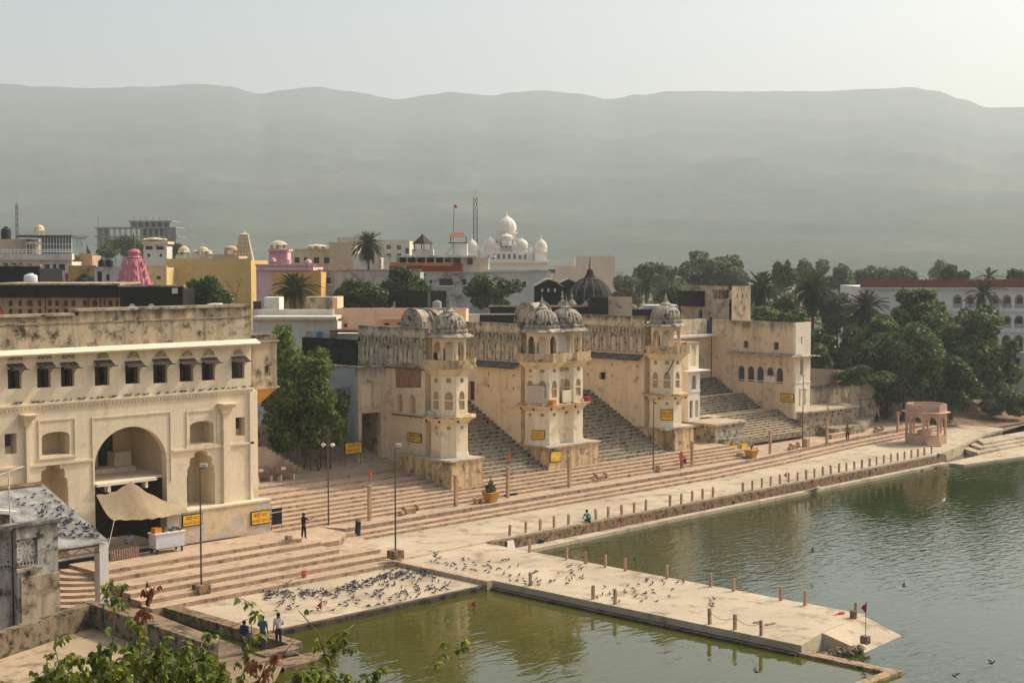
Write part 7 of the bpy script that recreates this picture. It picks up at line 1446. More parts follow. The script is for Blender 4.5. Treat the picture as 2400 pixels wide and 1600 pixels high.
# bank steps and slab on the far right
bs3 = thing('bank_steps', None, None, (156, 78, 0)); tag(bs3, kind='structure')
m = M(); m.prism([(139.5, 75.9), (139.7, 73.9), (150, 72.6), (166, 74.0), (166, 77)], -.4, .2); m.build('landing_slab', m_pave, bs3)
for k in range(3): m = M(); m.prism([(147.5+2.0*k, 76.5+.7*k), (166, 76.3+.7*k), (166, 80), (150+2*k, 80)], -.1, .45+.25*k); m.build('step', m_pave, bs3)
# clutter on the tower galleries -------------------------------------------------------------------------
ch = thing('chair', 'dark wooden chair on the upper gallery of the left single tower', 'chair', (T1[0]-1.5, T1[1]-.3, 12.0)); x, y = T1[0]-1.55, T1[1]-.2
m = M(); m.box(x-.2, x+.2, y-.2, y+.2, 12.62, 12.68); m.build('seat', m_darkwood, ch); m = M(); m.box(x-.2, x+.2, y+.16, y+.2, 12.681, 13.2); m.build('backrest', m_darkwood, ch)
for q in ((-.17, -.17), (.17, -.17), (-.17, .17), (.17, .17)): m = M(); m.box(x+q[0]-.02, x+q[0]+.02, y+q[1]-.02, y+q[1]+.02, 12.0, 12.619); m.build('leg', m_darkwood, ch)
pn = thing('leaning_panel', 'big pale panel propped on the balcony of the paired domed towers', 'panel', (95.0, 90, 8.2)); f = Vector((-1, -.5)).normalized(); e = Vector((-f.y, f.x))*-1; c = Vector((T2L[0]-1.55, T2L[1]-.75)); m = M(); m.obox(c, e, f, .75, .03, 8.21, 9.85); m.build('sheet', flat('pale_board', C(206, 190, 170), grain=.1), pn); m = M(); m.obox(c, e, f, .77, .045, 9.851, 9.89); m.build('edge_strip', m_wood, pn)
for nm, lab, (x, y, z), s, mt in [('crate', 'orange crate on the balcony beside the big pale panel', (T2L[0]-.55, T2L[1]-1.8, 8.2), .45, flat('orange_plastic', C(222, 140, 44))), ('box', 'red box on the balcony corner of the paired domed towers', (T2R[0]+.9, T2R[1]-1.75, 8.2), .42, flat('red_plastic', C(170, 52, 56))), ('tub', 'grey tub on the lower balcony of the left single tower', (T1[0]-1.72, T1[1]+.3, 8.0), .5, m_tin), ('box', 'orange painted box on the wall behind the left single tower', (88.6, 98.2, 8.0), .5, m_orange)]:
    t = thing(nm, lab, nm, (x, y, z)); m = M(); m.prism([(x-s/2, y-s/2), (x+s/2, y-s/2), (x+s/2, y+s/2), (x-s/2, y+s/2)], z+.001, z+s*.8, top=[(x-s*.55, y-s*.55), (x+s*.55, y-s*.55), (x+s*.55, y+s*.55), (x-s*.55, y+s*.55)]); m.build('body', mt, t); m = M(); m.box(x-s*.58, x+s*.58, y-s*.58, y+s*.58, z+s*.8+.001, z+s*.8+.05); m.build('rim', mt, t)
ml = thing('fallen_beam', 'dark beam leaning across the wall of the right single tower', 'beam', (112, 89, 9)); m = M(); c = Vector(T3)+Vector((-1, -1)).normalized()*1.55; m.tube([(c.x-.1, c.y+.02, 9.9), (c.x+.42, c.y-.5, 11.3)], .05, 6); m.build('beam', m_wood, ml)
sfl = thing('flag', 'saffron flag poking up at the left edge behind the haveli parapet', 'flag', (*pt(2, 101), 17)); m = M(); p0 = dep(-8, 700, 101); p1 = dep(10, 742, 101); m.tube([p0, p1], .03, 5); m.build('pole', m_wood, sfl); m = M(); m.add([dep(-6, 716, 101), dep(2, 720, 101), dep(8, 738, 101), dep(-8, 742, 101)], [(0,1,2,3)]); m.build('cloth', m_orange, sfl)
wfl = thing('flag', 'white pennant standing behind the pale roof block', 'flag', (*pt(1484, 190), zat(720, 190))); m = M(); m.tube([dep(1484, 720, 190), dep(1484, 666, 190)], .04, 5); m.build('pole', m_metal, wfl); m = M(); m.add([dep(1485, 668, 190), dep(1489, 682, 190), dep(1482, 680, 190)], [(0,1,2)]); m.build('cloth', m_white, wfl)
rfl = thing('flag', 'tiny red flag on a tall mast over the rooftop restaurant', 'flag', (*pt(1062, 300), zat(560, 300))); m = M(); m.tube([dep(1062, 600, 300), dep(1064, 478, 300)], .06, 5); m.build('pole', m_metal, rfl); m = M(); m.add([dep(1065, 479, 300), dep(1071, 482, 300), dep(1070, 489, 300), dep(1065, 487, 300)], [(0,1,2,3)]); m.build('cloth', m_red, rfl)
pp = thing('outlet_pipe', 'dark pump pipe spilling water by the swimming channel', 'pipe', (48.4, 60.8, .4)); x, y = onz(690, 1545, .4); m = M(); m.tube([(x-.6, y+.1, .7), (x, y, .75), (x+.22, y-.05, .6)], .11, 8); m.build('pipe', m_slate, pp); m = M(); m.tube([(x+.2, y-.05, .62), (x+.38, y-.1, .4), (x+.46, y-.12, 0.0)], [.07, .09, .13], 8); m.build('water_jet', flat('white_water', C(220, 224, 222), rough=.2), pp)
# ================================================================ BIRDS
m_pig = flat('pigeon_grey', C(66, 68, 76), rough=.6, grain=.3, gs=30); m_pigd = flat('pigeon_dark', C(34, 36, 42), rough=.6)
def pigeon_mesh(pose):
    m = M(); n = 7
    def ring(cx, cz, r, rz, k=n): return [(cx, r*math.cos(2*math.pi*i/k), cz+rz*math.sin(2*math.pi*i/k)) for i in range(k)]
    peck = pose == 'peck'; st = [(-.19, .125, .012, .008), (-.13, .13, .035, .03), (-.05, .135, .058, .055), (.03, .14 if not peck else .12, .056, .056), (.08, .165 if not peck else .10, .036, .040), (.10, .20 if not peck else .065, .024, .026), (.125, .235 if not peck else .04, .026, .026), (.15, .235 if not peck else .03, .010, .010), (.175, .228 if not peck else .02, .003, .004)]
    vs = []
    for c in st: vs += ring(*c)
    m.add(vs, [(i*n+k, (i+1)*n+k, (i+1)*n+(k+1) % n, i*n+(k+1) % n) for i in range(len(st)-1) for k in range(n)], 0)
    m.add([(-.16, -.04, .125), (-.16, .04, .125), (-.30, .045, .095), (-.30, -.045, .095), (-.16, 0, .14)], [(0, 1, 2, 3), (0, 3, 4), (1, 4, 2)], 1)
    if pose == 'fly':
        for s in (-1, 1): m.add([(.05, s*.04, .15), (.09, s*.20, .24), (.0, s*.40, .30), (-.07, s*.22, .22), (-.06, s*.04, .15)], [(0, 1, 3, 4), (1, 2, 3)], 1)
    else:
        for s in (-1, 1):
            m.add([(.04, s*.058, .15), (-.02, s*.068, .17), (-.20, s*.03, .125), (-.04, s*.066, .11)], [(0, 1, 2, 3)], 1)
            m.tube([(.0, s*.025, .09), (.01, s*.025, 0.0), (.04, s*.025, 0.0)], .006, 3, 1)
    return mesh_of('pigeon', m, [m_pig, m_pigd])
PGS = [pigeon_mesh('stand'), pigeon_mesh('peck'), pigeon_mesh('stand')]; PGF = pigeon_mesh('fly')
q = random.Random(77); flock = []                               # (position, heading, mesh, label, group, single)
def inside(p, poly):
    r = False; j = len(poly)-1
    for i in range(len(poly)):
        if (poly[i][1] > p[1]) != (poly[j][1] > p[1]) and p[0] < (poly[j][0]-poly[i][0])*(p[1]-poly[i][1])/(poly[j][1]-poly[i][1])+poly[i][0]: r = not r
        j = i
    return r
band = [(60,785),(200,745),(400,755),(550,750),(700,740),(850,700),(1000,670),(1150,610),(1300,575),(1500,550),(1600,575)]
for k in range(240):
    f = q.random()**.85*(len(band)-1); i = min(len(band)-2, int(f)); t = f-i; x = band[i][0]+(band[i+1][0]-band[i][0])*t; y = band[i][1]+(band[i+1][1]-band[i][1])*t
    flock.append((onz(*b2y(x+q.gauss(0, 25), y+q.gauss(0, 22)), .7), .7, 'grey pigeon feeding in the dense line across the lower platform', 'pigeons in the feeding line', k < 120))
poly = [(100,800),(700,760),(1300,610),(1600,580),(1900,680),(1700,760),(900,900),(300,960),(60,900)]; k = 0
while k < 130:
    p = (q.uniform(0, 1950), q.uniform(540, 980))
    if inside(p, poly) and q.random() < .25+.75*(p[0]/1900): flock.append((onz(*b2y(*p), .7), .7, 'grey pigeon scattered on the lower platform in front of the feeding line', 'pigeons scattered on the platform', k < 60)); k += 1
for (rg, n, ox) in (((1500, 2350, 430, 640), 52, 'b'), ((0, 700, 500, 700), 40, 'c'), ((700, 1640, 600, 830), 34, 'c'), ((1800, 1870, 800, 890), 6, 'c')):
    k = 0
    while k < n:
        p = (q.uniform(rg[0], rg[1]), q.uniform(rg[2], rg[3])); u, v = b2y(*p) if ox == 'b' else c2y(*p); w_ = onz(u, v, .9); k += 1
        if w_[0] < 66.3 or w_[0] > 74: continue
        flock.append((w_, .9, 'grey pigeon walking about on the jetty', 'pigeons on the jetty', k % 4 == 0))
poly = [(40,1240),(420,1140),(560,1260),(760,1390),(950,1560),(700,1590),(540,1570),(420,1450),(330,1330)]; k = 0; sl = (ST[1]-SE[1])/(ST[0]-SE[0])
while k < 105:
    u, v = cx1(q.uniform(20, 960), q.uniform(1150, 1600)); xx = (u/.2551, (v-860)/.2551)
    if not inside(xx, poly) or q.random() > .12+.88*((xx[1]-1150)/400)**1.3: continue
    d = ray(u, v); tt = (SE[1]-EYE.z-sl*(SE[0]))/(d.z-sl*d.y); p = EYE+d*tt; k += 1                 # where the pixel's ray meets the sloping roof
    if p.x < bR[0]-.05 and SE[0] < p.y < ST[0]: flock.append(((p.x, p.y), p.z+.02, 'grey pigeon perched on the corrugated tin shed roof', 'pigeons on the tin roof', True))
for k in range(38): a = aR-.2-k*.46-q.uniform(-.2, .2); flock.append(((a, FB-.09), zl, 'grey pigeon perched on the long ledge under the awning windows', 'pigeons on the haveli ledge', k < 30))
for a0, a1, z0, z1 in wins[:4]:
    for k in range(2): flock.append(((q.uniform(a0, a1), FB-.5), z1+.04, 'grey pigeon perched on a window awning of the haveli', 'pigeons on the awnings', False))
fl = M(); n_single = 0
for p, z, lab, grp, single in flock:
    k = q.randrange(3); h = q.uniform(-.7, .9) if q.random() < .6 else q.uniform(0, 6.28); s = q.uniform(.72, .92)
    if single and n_single < 300:
        o = bpy.data.objects.new('pigeon', PGS[k]); COL.objects.link(o); o.location = (p[0], p[1], z); o.rotation_euler = (0, 0, h); o.scale = (s, s, s); tag(o, lab, 'pigeon', grp); n_single += 1
    else:
        me = PGS[k]; R_ = Matrix.Rotation(h, 3, 'Z')*s; b_ = len(fl.v); fl.v += [tuple(R_ @ v.co+Vector((p[0], p[1], z))) for v in me.vertices]; fl.f += [[i+b_ for i in pl.vertices] for pl in me.polygons]; fl.mi += [pl.material_index for pl in me.polygons]
tag(fl.build('pigeon_flock', [m_pig, m_pigd]), kind='stuff')
for u, v, z, lab in [(1018, 1308, 1.9, 'pigeon fluttering just above the jetty, left one'), (1018, 1300, 2.4, 'pigeon fluttering just above the jetty, upper one'), (673, 1372, 1.3, 'pigeon landing on the lowest platform step'), (1904, 1297, 1.0, 'dark bird flying low over the lake beside the jetty'), (2118, 1378, 1.2, 'grey bird flying low over the open lake'), (2325, 1560, 1.0, 'small bird flying low over the lake corner'), (1772, 1580, .9, 'small bird skimming the pool near the thin wall'), (2235, 1590, 1.0, 'small bird skimming the lake right of the thin wall')]:
    p = onz(u, v, z); o = bpy.data.objects.new('pigeon', PGF); COL.objects.link(o); o.location = (p[0], p[1], z); o.rotation_euler = (q.uniform(-.4, .4), 0, q.uniform(0, 6)); tag(o, lab, 'bird')
hp = onz(2211, 1194, 0); hn = thing('heron', 'pale heron wading in the lake by itself', 'heron', (hp[0], hp[1], 0)); m_hr = flat('heron_white', C(206, 204, 192)); m = M()
m.tube([(hp[0]-.28, hp[1], .62), (hp[0]-.12, hp[1], .70), (hp[0]+.06, hp[1], .78), (hp[0]+.16, hp[1], .86)], [.03, .11, .12, .06], 9); m.tube([(hp[0]+.14, hp[1], .84), (hp[0]+.24, hp[1], 1.0), (hp[0]+.16, hp[1], 1.16), (hp[0]+.2, hp[1], 1.28), (hp[0]+.27, hp[1], 1.3)], [.05, .035, .03, .035, .03], 7); m.build('body', m_hr, hn)
m = M(); m.tube([(hp[0]+.27, hp[1], 1.3), (hp[0]+.44, hp[1], 1.27)], [.02, .004], 5); m.build('beak', m_yel2, hn)
for s in (-.04, .04): m = M(); m.tube([(hp[0]-.05, hp[1]+s, .66), (hp[0]-.02, hp[1]+s, .3), (hp[0]-.05, hp[1]+s, -.1)], .014, 4); m.build('leg', m_slate, hn)
# ================================================================ PEOPLE
def cloth(name, col): return flat(name, C(*col), rough=.85, grain=.15)
m_skin = flat('brown_skin', C(112, 74, 52), rough=.6); m_hair = flat('black_hair', C(20, 17, 16), rough=.6)
def skinned(name, vs, es, rad, mat, parent, root=0, lev=1):
    me = bpy.data.meshes.new(name); me.from_pydata(vs, es, []); me.materials.append(mat); o = bpy.data.objects.new(name, me); COL.objects.link(o); o.parent = parent
    md = o.modifiers.new('skin', 'SKIN'); 
    if not me.skin_vertices: me.attributes.new('skin', 'FLOAT', 'POINT') if False else None
    sk = me.skin_vertices[0].data if me.skin_vertices else None
    if sk is None: return o
    for i, r in enumerate(rad): sk[i].radius = (r, r) if not isinstance(r, tuple) else r; sk[i].use_root = (i == root)
    ss = o.modifiers.new('smooth', 'SUBSURF'); ss.levels = lev; ss.render_levels = lev
    for p in me.polygons: p.use_smooth = True
    return o
def person(label, pos, heading, J=None, shirt=(40, 40, 44), trousers=(34, 36, 46), scale=1.0, robe=None, hair=True, group=None, seated=False):
    """one figure built round a joint skeleton: x to its right, y forward, z up"""
    t = thing('person', label, 'person', pos, group); t.rotation_euler = (0, 0, heading); t.scale = (scale,)*3
    P = dict(pel=(0, 0, .95), waist=(0, 0, 1.1), chest=(0, .01, 1.33), neck=(0, .0, 1.48), head=(0, .02, 1.58), top=(0, .01, 1.70),
             hipL=(-.09, 0, .90), kneeL=(-.10, .02, .50), ankL=(-.10, -.02, .08), toeL=(-.11, .13, .03), hipR=(.09, 0, .90), kneeR=(.10, .02, .50), ankR=(.10, -.02, .08), toeR=(.11, .13, .03),
             shL=(-.19, 0, 1.41), elL=(-.25, -.02, 1.12), wrL=(-.25, .06, .87), shR=(.19, 0, 1.41), elR=(.25, -.02, 1.12), wrR=(.25, .06, .87))
    if J: P.update(J)
    names = list(P); vs = [P[k] for k in names]; ix = {k: i for i, k in enumerate(names)}
    E = [('pel', 'waist'), ('waist', 'chest'), ('chest', 'neck'), ('neck', 'head'), ('head', 'top'), ('pel', 'hipL'), ('hipL', 'kneeL'), ('kneeL', 'ankL'), ('ankL', 'toeL'), ('pel', 'hipR'), ('hipR', 'kneeR'), ('kneeR', 'ankR'), ('ankR', 'toeR'), ('chest', 'shL'), ('shL', 'elL'), ('elL', 'wrL'), ('chest', 'shR'), ('shR', 'elR'), ('elR', 'wrR')]
    R = dict(pel=.12, waist=.115, chest=.135, neck=.055, head=.095, top=.07, hipL=.088, kneeL=.058, ankL=.04, toeL=.035, hipR=.088, kneeR=.058, ankR=.04, toeR=.035, shL=.062, elL=.042, wrL=.028, shR=.062, elR=.042, wrR=.028)
    es = [(ix[a], ix[b]) for a, b in E]; rad = [R[k] for k in names]
    for sd in 'LR':
        w = Vector(P['wr'+sd]); d = (w-Vector(P['el'+sd])).normalized(); s = d.cross(Vector((0, 1, 0.2))); s = s.normalized() if s.length > .1 else Vector((1, 0, 0)); pm = len(vs); vs.append(tuple(w+d*.07)); rad.append(.026); es.append((ix['wr'+sd], pm))
        for k, (o_, L) in enumerate([(-.028, .07), (-.009, .085), (.010, .08), (.029, .062)]): a = len(vs); vs.append(tuple(w+d*(.07+L*.55)+s*o_*1.1)); vs.append(tuple(w+d*(.07+L)*1.0+s*o_+Vector((0, .012, 0)))); rad += [.009, .007]; es += [(pm, a), (a, a+1)]
        a = len(vs); vs.append(tuple(w+d*.06-s*.045)); rad.append(.009); es.append((ix['wr'+sd], a))
    skinned('body', vs, es, rad, m_skin, t, 0)
    if robe:
        pts = ['chest', 'waist', 'pel']; vv = [P['neck'], P['chest'], P['waist'], P['pel'], tuple((Vector(P['kneeL'])+Vector(P['kneeR']))/2), tuple((Vector(P['ankL'])+Vector(P['ankR']))/2+Vector((0, 0, .06))), P['shL'], P['elL'], P['shR'], P['elR']]
        skinned('robe', vv, [(0, 1), (1, 2), (2, 3), (3, 4), (4, 5), (1, 6), (6, 7), (1, 8), (8, 9)], [.075, .165, .155, .17, .17, .19, .085, .07, .085, .07], cloth('robe_%d_%d' % (robe[0], robe[1]), robe), t, 3)
    else:
        mid = lambda a, b, f=.6: tuple(Vector(P[a]).lerp(Vector(P[b]), f))
        vv = [P['pel'], P['waist'], P['chest'], tuple(Vector(P['neck'])-Vector((0, 0, .03))), P['shL'], mid('shL', 'elL', .9), P['shR'], mid('shR', 'elR', .9)]
        skinned('shirt', vv, [(0, 1), (1, 2), (2, 3), (2, 4), (4, 5), (2, 6), (6, 7)], [.15, .145, .155, .075, .082, .066, .082, .066], cloth('shirt_%d_%d_%d' % shirt, shirt), t, 1)
        vv = [tuple(Vector(P['pel'])+Vector((0, 0, .04))), P['pel'], P['hipL'], P['kneeL'], mid('kneeL', 'ankL', .92), P['hipR'], P['kneeR'], mid('kneeR', 'ankR', .92)]
        skinned('trousers', vv, [(0, 1), (1, 2), (2, 3), (3, 4), (1, 5), (5, 6), (6, 7)], [.135, .14, .105, .08, .07, .105, .08, .07], cloth('trousers_%d_%d_%d' % trousers, trousers), t, 1)
    h = Vector(P['head'])+Vector((0, .0, .03))
    m = M(); m.lathe([(.095, h.z-.03), (.108, h.z+.03), (.10, h.z+.09), (.06, h.z+.135), (.01, h.z+.15)], h.x, h.y-.025, 12)
    me = mesh_of('hair', m, m_hair if hair is True else hair, True); o = bpy.data.objects.new('hair', me); COL.objects.link(o); o.parent = t
    m = M(); f = h.y+.082
    for s in (-.035, .035): m.box(h.x+s-.012, h.x+s+.012, f-.01, f+.006, h.z-.012, h.z+.004)
    m.box(h.x-.022, h.x+.022, f-.012, f+.002, h.z-.075, h.z-.065, 0); me = mesh_of('eyes_and_mouth', m, m_hair); o = bpy.data.objects.new('eyes_and_mouth', me); COL.objects.link(o); o.parent = t
    m = M(); m.tube([(h.x, f-.012, h.z-.005), (h.x, f+.022, h.z-.038), (h.x, f-.005, h.z-.045)], [.008, .014, .01], 5); me = mesh_of('nose', m, m_skin); o = bpy.data.objects.new('nose', me); COL.objects.link(o); o.parent = t
    return t
HC = YAW-math.pi/2                                               # heading 0 looks along +Y; HC looks away from the viewer
p = onz(712, 1263, 2.2); p = (p[0], p[1]); P0_ = onz(712, 1262, 2.2)
person('person in dark clothes on the terrace steps with one arm raised', (P0_[0], P0_[1], 2.2), HC-.9, dict(shR=(.19, 0, 1.41), elR=(.30, .22, 1.26), wrR=(.36, .46, 1.40), elL=(-.22, .10, 1.14), wrL=(-.10, .30, 1.06), kneeL=(-.16, .0, .5), ankL=(-.19, -.03, .08), toeL=(-.21, .11, .03), kneeR=(.15, .03, .5), ankR=(.18, .02, .08), toeR=(.2, .16, .03)), (26, 26, 30), (24, 25, 32))
bp_ = onz(1380, 1245, .27); bpp = (bp_[0], max(bp_[1], 74.6), .25)
person('person in light blue top with a green backpack climbing the quay wall', bpp, HC+.35, dict(pel=(0, .10, .92), waist=(0, .16, 1.06), chest=(0, .27, 1.24), neck=(0, .36, 1.36), head=(0, .42, 1.46), top=(0, .44, 1.58), hipL=(-.09, .1, .88), kneeL=(-.12, .42, .85), ankL=(-.12, .46, .76+.07), toeL=(-.12, .6, .78), hipR=(.09, .08, .87), kneeR=(.1, -.02, .48), ankR=(.1, -.18, .08), toeR=(.1, -.05, .03), shL=(-.19, .3, 1.3), elL=(-.24, .46, 1.08), wrL=(-.2, .62, .92), shR=(.19, .3, 1.3), elR=(.25, .44, 1.06), wrR=(.2, .6, .92)), (150, 180, 190), (30, 32, 36))
bg = thing('backpack', 'green and blue backpack worn by the climbing person', 'backpack', (bpp[0], bpp[1], 1.25)); m = M(); m.prism([(-.15, -.12), (.15, -.12), (.15, .10), (-.15, .10)], -.05, .36, top=[(-.12, -.08), (.12, -.08), (.12, .08), (-.12, .08)]); o = bpy.data.objects.new('bag', mesh_of('bag', m, cloth('teal_canvas', (60, 120, 120)))); COL.objects.link(o); o.parent = bg; m = M(); m.box(-.11, .11, -.17, -.121, .0, .2); o = bpy.data.objects.new('pocket', mesh_of('pocket', m, cloth('green_canvas', (90, 170, 130)))); COL.objects.link(o); o.parent = bg; bg.rotation_euler = (-.5, 0, HC+.35); bg.location = (bpp[0]+FW.x*.02, bpp[1]+FW.y*.02, bpp[2]+1.0)
sp_ = onz(1597, 1100, 1.61); person('person in saffron robes and turban walking along the landing', (sp_[0], sp_[1], 1.6), HC-1.0, dict(kneeL=(-.1, .14, .5), ankL=(-.1, .2, .08), toeL=(-.1, .34, .03), kneeR=(.1, -.06, .5), ankR=(.1, -.22, .1), toeR=(.1, -.1, .03), elR=(.27, .1, 1.14), wrR=(.2, .3, 1.1)), robe=(206, 112, 66), hair=cloth('coral_turban', (226, 104, 84)))
sb = thing('shoulder_bag', 'dark shoulder bag of the saffron robed walker', 'bag', (sp_[0]+.25, sp_[1]-.25, 2.4)); m = M(); m.lathe([(.06, 2.15), (.16, 2.2), (.18, 2.5), (.1, 2.62), (.02, 2.66)], sp_[0]+.26, sp_[1]-.2, 10, sy=.6); m.build('bag', cloth('dark_bag', (40, 34, 34)), sb); m = M(); m.tube([(sp_[0]+.26, sp_[1]-.2, 2.6), (sp_[0]+.1, sp_[1]-.1, 3.02)], .015, 4); m.build('strap', m_darkwood, sb)
fp_ = onz(1986, 1033, 1.6); person('lone person in brown shirt and black trousers standing near the far flag pillar', (fp_[0], fp_[1], 1.6), HC+2.6, None, (122, 100, 82), (22, 22, 26))
for lab, u, v, hd, sh, tr, J in [('person in white shirt and dark trousers standing right of three by the channel', 653, 1513, HC+.5, (214, 196, 200), (44, 34, 40), dict(elR=(.27, .03, 1.13), wrR=(.16, .2, 1.0))), ('person in teal shirt and jeans standing in the middle of three by the channel', 616, 1520, HC-.2, (70, 98, 104), (44, 56, 74), dict(elL=(-.27, .08, 1.15), wrL=(-.3, .32, 1.2)))]:
    pp_ = onz(u, v, .92); person(lab, (pp_[0], pp_[1], .92), hd, J, sh, tr, 1.0)
pp_ = onz(573, 1528, .92); person('person in a dark blue sari standing left of three by the channel', (pp_[0], pp_[1], .92), HC-.4, None, robe=(36, 40, 74), scale=.95)
pp_ = onz(289, 1262, 2.9); person('person in pale shirt sitting in the shade under the canvas awning', (pp_[0], min(pp_[1], FB-.2), 2.2), HC+math.pi, dict(pel=(0, 0, .5), waist=(0, 0, .64), chest=(0, .02, .86), neck=(0, .02, 1.0), head=(0, .04, 1.1), top=(0, .03, 1.22), hipL=(-.1, .04, .48), kneeL=(-.13, .42, .48), ankL=(-.12, .42, .08), toeL=(-.12, .55, .03), hipR=(.1, .04, .48), kneeR=(.13, .42, .48), ankR=(.12, .42, .08), toeR=(.12, .55, .03), shL=(-.19, .02, .94), elL=(-.25, .12, .68), wrL=(-.14, .36, .56), shR=(.19, .02, .94), elR=(.25, .12, .68), wrR=(.14, .36, .56)), (190, 196, 206), (40, 40, 52))
stl = thing('stool', 'low stool under the seated person below the awning', 'stool', (pp_[0], min(pp_[1], FB-.2), 2.2)); x, y = pp_[0], min(pp_[1], FB-.2); m = M(); m.lathe([(.17, 2.55), (.2, 2.58), (.2, 2.62)], x, y, 12); m.build('seat', m_wood, stl)
for k in range(4): m = M(); a = k*1.57+.8; m.tube([(x+.15*math.cos(a), y+.15*math.sin(a), 2.2), (x+.12*math.cos(a), y+.12*math.sin(a), 2.56)], .02, 4); m.build('leg', m_wood, stl)
gp_ = onz(2053, 972, 2.0); person('person in dark clothes sitting in the shade beside the pointed gateway', (onb(2056, 968, GB-.5)[0], GB-.5, 1.2), HC+2.4, dict(pel=(0, 0, .5), waist=(0, 0, .64), chest=(0, .02, .86), neck=(0, .02, 1.0), head=(0, .04, 1.1), top=(0, .03, 1.22), hipL=(-.1, .04, .48), kneeL=(-.13, .42, .48), ankL=(-.12, .42, .08), toeL=(-.12, .55, .03), hipR=(.1, .04, .48), kneeR=(.13, .42, .48), ankR=(.12, .42, .08), toeR=(.12, .55, .03), shL=(-.19, .02, .94), elL=(-.25, .12, .68), wrL=(-.14, .36, .56), shR=(.19, .02, .94), elR=(.25, .12, .68), wrR=(.14, .36, .56)), (36, 36, 40), (30, 30, 34))
# ================================================================ FOREGROUND SHRUB ON THE NEAR TERRACE
sheet('near_terrace', [(-4, -14), (13.0, -4), (16.5, 3.5), (9.2, 10.5), (4, 13.0), (-12, 3)], 15.2, m_roof)
m_lf = [leafmat('shrub_leaf', (0.22, 0.27, 0.05, 1), .35, .55), leafmat('shrub_leaf_deep', (0.11, 0.15, 0.03, 1), .35, .4), leafmat('shrub_leaf_yellow', (0.33, 0.33, 0.06, 1), .3, .45)]; m_lr = leafmat('withered_leaf', (0.26, 0.10, 0.055, 1), .3, .35)
m_twig = flat('green_brown_twig', C(126, 110, 78), grain=.3)
def leaf_mesh(name, mat, L=.064, w=.021):
    m = M(); vs = [(0, 0, 0), (L*.3, -w, .006), (L*.3, 0, -.006), (L*.3, w, .006), (L*.7, -w*.75, -.004), (L*.7, 0, -.014), (L*.7, w*.75, -.004), (L, 0, -.03)]
    m.add(vs, [(0, 1, 2), (0, 2, 3), (1, 4, 5, 2), (2, 5, 6, 3), (4, 7, 5), (5, 7, 6)]); return mesh_of('leaf', m, mat, True)
LM = [leaf_mesh('leaf', x) for x in m_lf]; LR = leaf_mesh('leaf', m_lr, .062, .014)
def shrub(label, stems, seed, name='shrub', red=False, per=10, spread=.5):
    """stems: pixel paths (u, v) with their distance; leaves are set along each stem and its side twigs"""
    q = random.Random(seed); base = dep(*stems[0][0][0], stems[0][1]); t = thing(name, label, 'shrub', (base[0], base[1], 15.2)); tw = M(); out = []
    for path, D, dens, rr in stems:
        pts = [Vector(dep(u, v, D+q.uniform(-.25, .25))) for u, v in path]
        tw.tube(pts, [rr*.55*(1-.75*i/len(pts)) for i in range(len(pts))], 5)
        for a, b in zip(pts, pts[1:]):
            n = max(1, int((b-a).length/.034*dens))
            for k in range(n):
                p = a.lerp(b, q.random()); d = Vector((q.gauss(0, 1), q.gauss(0, 1), q.gauss(.25, .7))).normalized(); tip = p+d*spread*q.uniform(.15, .5)
                if q.random() < .6: tw.tube([p, p.lerp(tip, .5)+Vector((0, 0, .015)), tip], [.005, .004, .002], 3)
                for j in range(per if dens > .2 else 3): f = q.uniform(.35, 1.0); out.append((p.lerp(tip, f), d))
    tw.build('stems', m_twig, t)['kind'] = 'stuff'
    return t, out, q, red
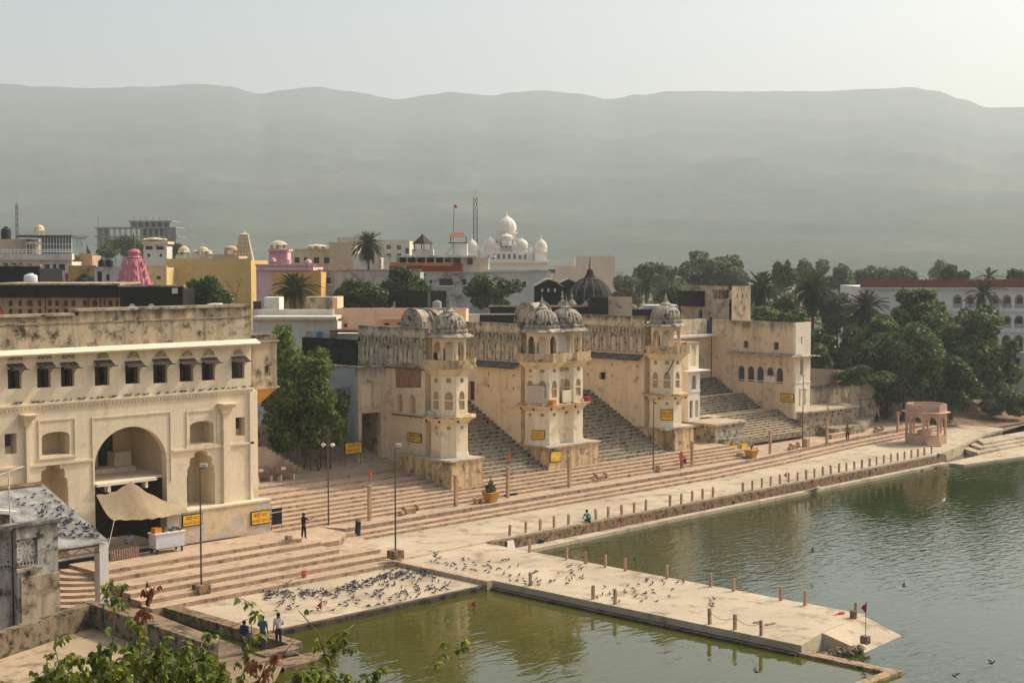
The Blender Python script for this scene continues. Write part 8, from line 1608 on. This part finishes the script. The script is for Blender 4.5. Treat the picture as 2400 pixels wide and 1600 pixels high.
SH = [
 shrub('leafy green shrub along the bottom left edge', [([(130,1640),(140,1560),(128,1515)], 14.5, .8, .02), ([(330,1640),(330,1560),(325,1480),(300,1440)], 14.2, .55, .02), ([(230,1640),(250,1570),(235,1520)], 14, .7, .02), ([(420,1640),(440,1570),(430,1510)], 14.4, .7, .02), ([(500,1640),(490,1570),(470,1520),(480,1480)], 14.6, .55, .02), ([(60,1650),(20,1600)], 14.2, .8, .02), ([(280,1640),(290,1590),(270,1560)], 13.6, .9, .02), ([(380,1640),(370,1590),(380,1550)], 13.6, .9, .02), ([(180,1640),(200,1590)], 13.6, .9, .02), ([(460,1640),(470,1590)], 13.6, .9, .02)]+[([(u,1650),(u+d,v)], 13.7+.2*(k%4), .95, .015) for k,(u,d,v) in enumerate([(150,10,1575),(215,-10,1585),(255,10,1560),(305,15,1545),(350,-10,1575),(395,10,1560),(430,-15,1590),(480,8,1560),(520,-5,1585),(545,10,1600),(120,-10,1600),(180,15,1560),(330,0,1530),(285,-5,1610),(410,0,1610),(165,5,1540),(210,12,1530),(245,-8,1510),(285,10,1520),(320,-12,1500),(360,8,1515),(400,-6,1530),(440,14,1540),(500,10,1530),(535,-8,1555),(100,8,1580),(140,-4,1545)])], 1),
 shrub('shrub branch with bright leaves over the pool at bottom centre', [([(760,1640),(770,1560),(745,1480),(700,1430)], 14.8, .16, .022), ([(790,1590),(770,1530),(810,1480),(830,1462)], 14.9, .45, .012), ([(700,1640),(735,1600),(790,1560),(800,1495)], 14.8, .25, .012), ([(690,1640),(730,1590),(720,1570)], 14.4, .9, .02), ([(800,1640),(850,1590),(900,1560)], 14.6, .8, .012), ([(800,1640),(800,1600)], 14.2, .9, .015), ([(640,1650),(650,1600)], 14.2, .6, .015), ([(690,1650),(690,1590)], 14.1, .9, .015), ([(740,1650),(745,1580)], 14.3, .9, .015), ([(770,1650),(790,1590)], 14.5, .9, .015), ([(840,1650),(870,1600)], 14.4, .9, .012), ([(715,1650),(700,1570)], 14.0, .9, .012)], 2),
 shrub('thin sprig with leaves reaching up over the pool', [([(975,1640),(1000,1570),(1020,1545),(1035,1505),(1048,1470)], 14.6, .33, .010), ([(1020,1545),(1050,1530),(1085,1522)], 14.6, .25, .008)], 3, name='sprig', per=6, spread=.35),
 shrub('tall thin twig with bright leaves before the terrace people', [([(560,1640),(575,1560),(590,1490),(588,1445),(592,1415)], 14.2, .5, .012), ([(540,1640),(500,1560),(520,1480),(600,1440)], 14.3, .05, .010), ([(600,1640),(640,1560),(690,1500)], 14.3, .06, .012)], 4, name='sprig', per=6, spread=.4),
 shrub('sprig of pale green leaves in front of the grey shed pillar', [([(250,1640),(262,1520),(268,1440),(250,1400),(235,1372)], 14.0, .10, .009), ([(262,1412),(250,1380),(228,1368)], 14.0, .55, .006), ([(265,1400),(272,1385),(275,1370)], 14.0, .4, .006)], 5, name='sprig', per=5, spread=.3),
 shrub('withered red brown leafy branch at bottom centre', [([(590,1640),(610,1590),(625,1550),(640,1540)], 13.8, 1.0, .015), ([(640,1640),(640,1580)], 13.8, .9, .012)], 6, name='withered_branch', red=True, per=8, spread=.42),
 shrub('drooping withered red leaf tuft on a bare twig', [([(330,1640),(342,1500),(345,1420),(352,1370)], 14.1, .02, .007), ([(352,1395),(354,1372)], 14.1, 1.2, .004), ([(262,1435),(268,1428)], 14.1, 1.2, .004), ([(335,1450),(338,1432)], 14.1, 1.2, .004)], 7, name='withered_branch', red=True, per=5, spread=.2)]
tot = sum(len(s[1]) for s in SH)
cand = [(s, i) for s in SH for i in range(len(s[1]))]; random.Random(3).shuffle(cand); single = set((id(s[0]), i) for s, i in cand[:300])
for t, out, q, red in SH:
    rest = M()
    for i, (p, d) in enumerate(out):
        me = LR if red else LM[q.choices((0, 1, 2), (5, 4, 2))[0]]; rot = (q.uniform(-.9, .9), q.uniform(-.2, 1.3) if not red else q.uniform(.6, 1.7), q.uniform(0, 6.28)); s = q.uniform(.75, 1.35)
        if (id(t), i) in single: instance('leaf', me, t, tuple(p), rot, (s, s, s))
        else:
            from mathutils import Euler
            R_ = Euler(rot).to_matrix()*s; b_ = len(rest.v); rest.v += [tuple(R_ @ v.co+p) for v in me.vertices]; rest.f += [[k+b_ for k in pl.vertices] for pl in me.polygons]; rest.mi += [(0 if red else LM.index(me))]*len(me.polygons)
    if rest.v: rest.build('foliage', [m_lr] if red else m_lf, t, smooth=True)['kind'] = 'stuff'
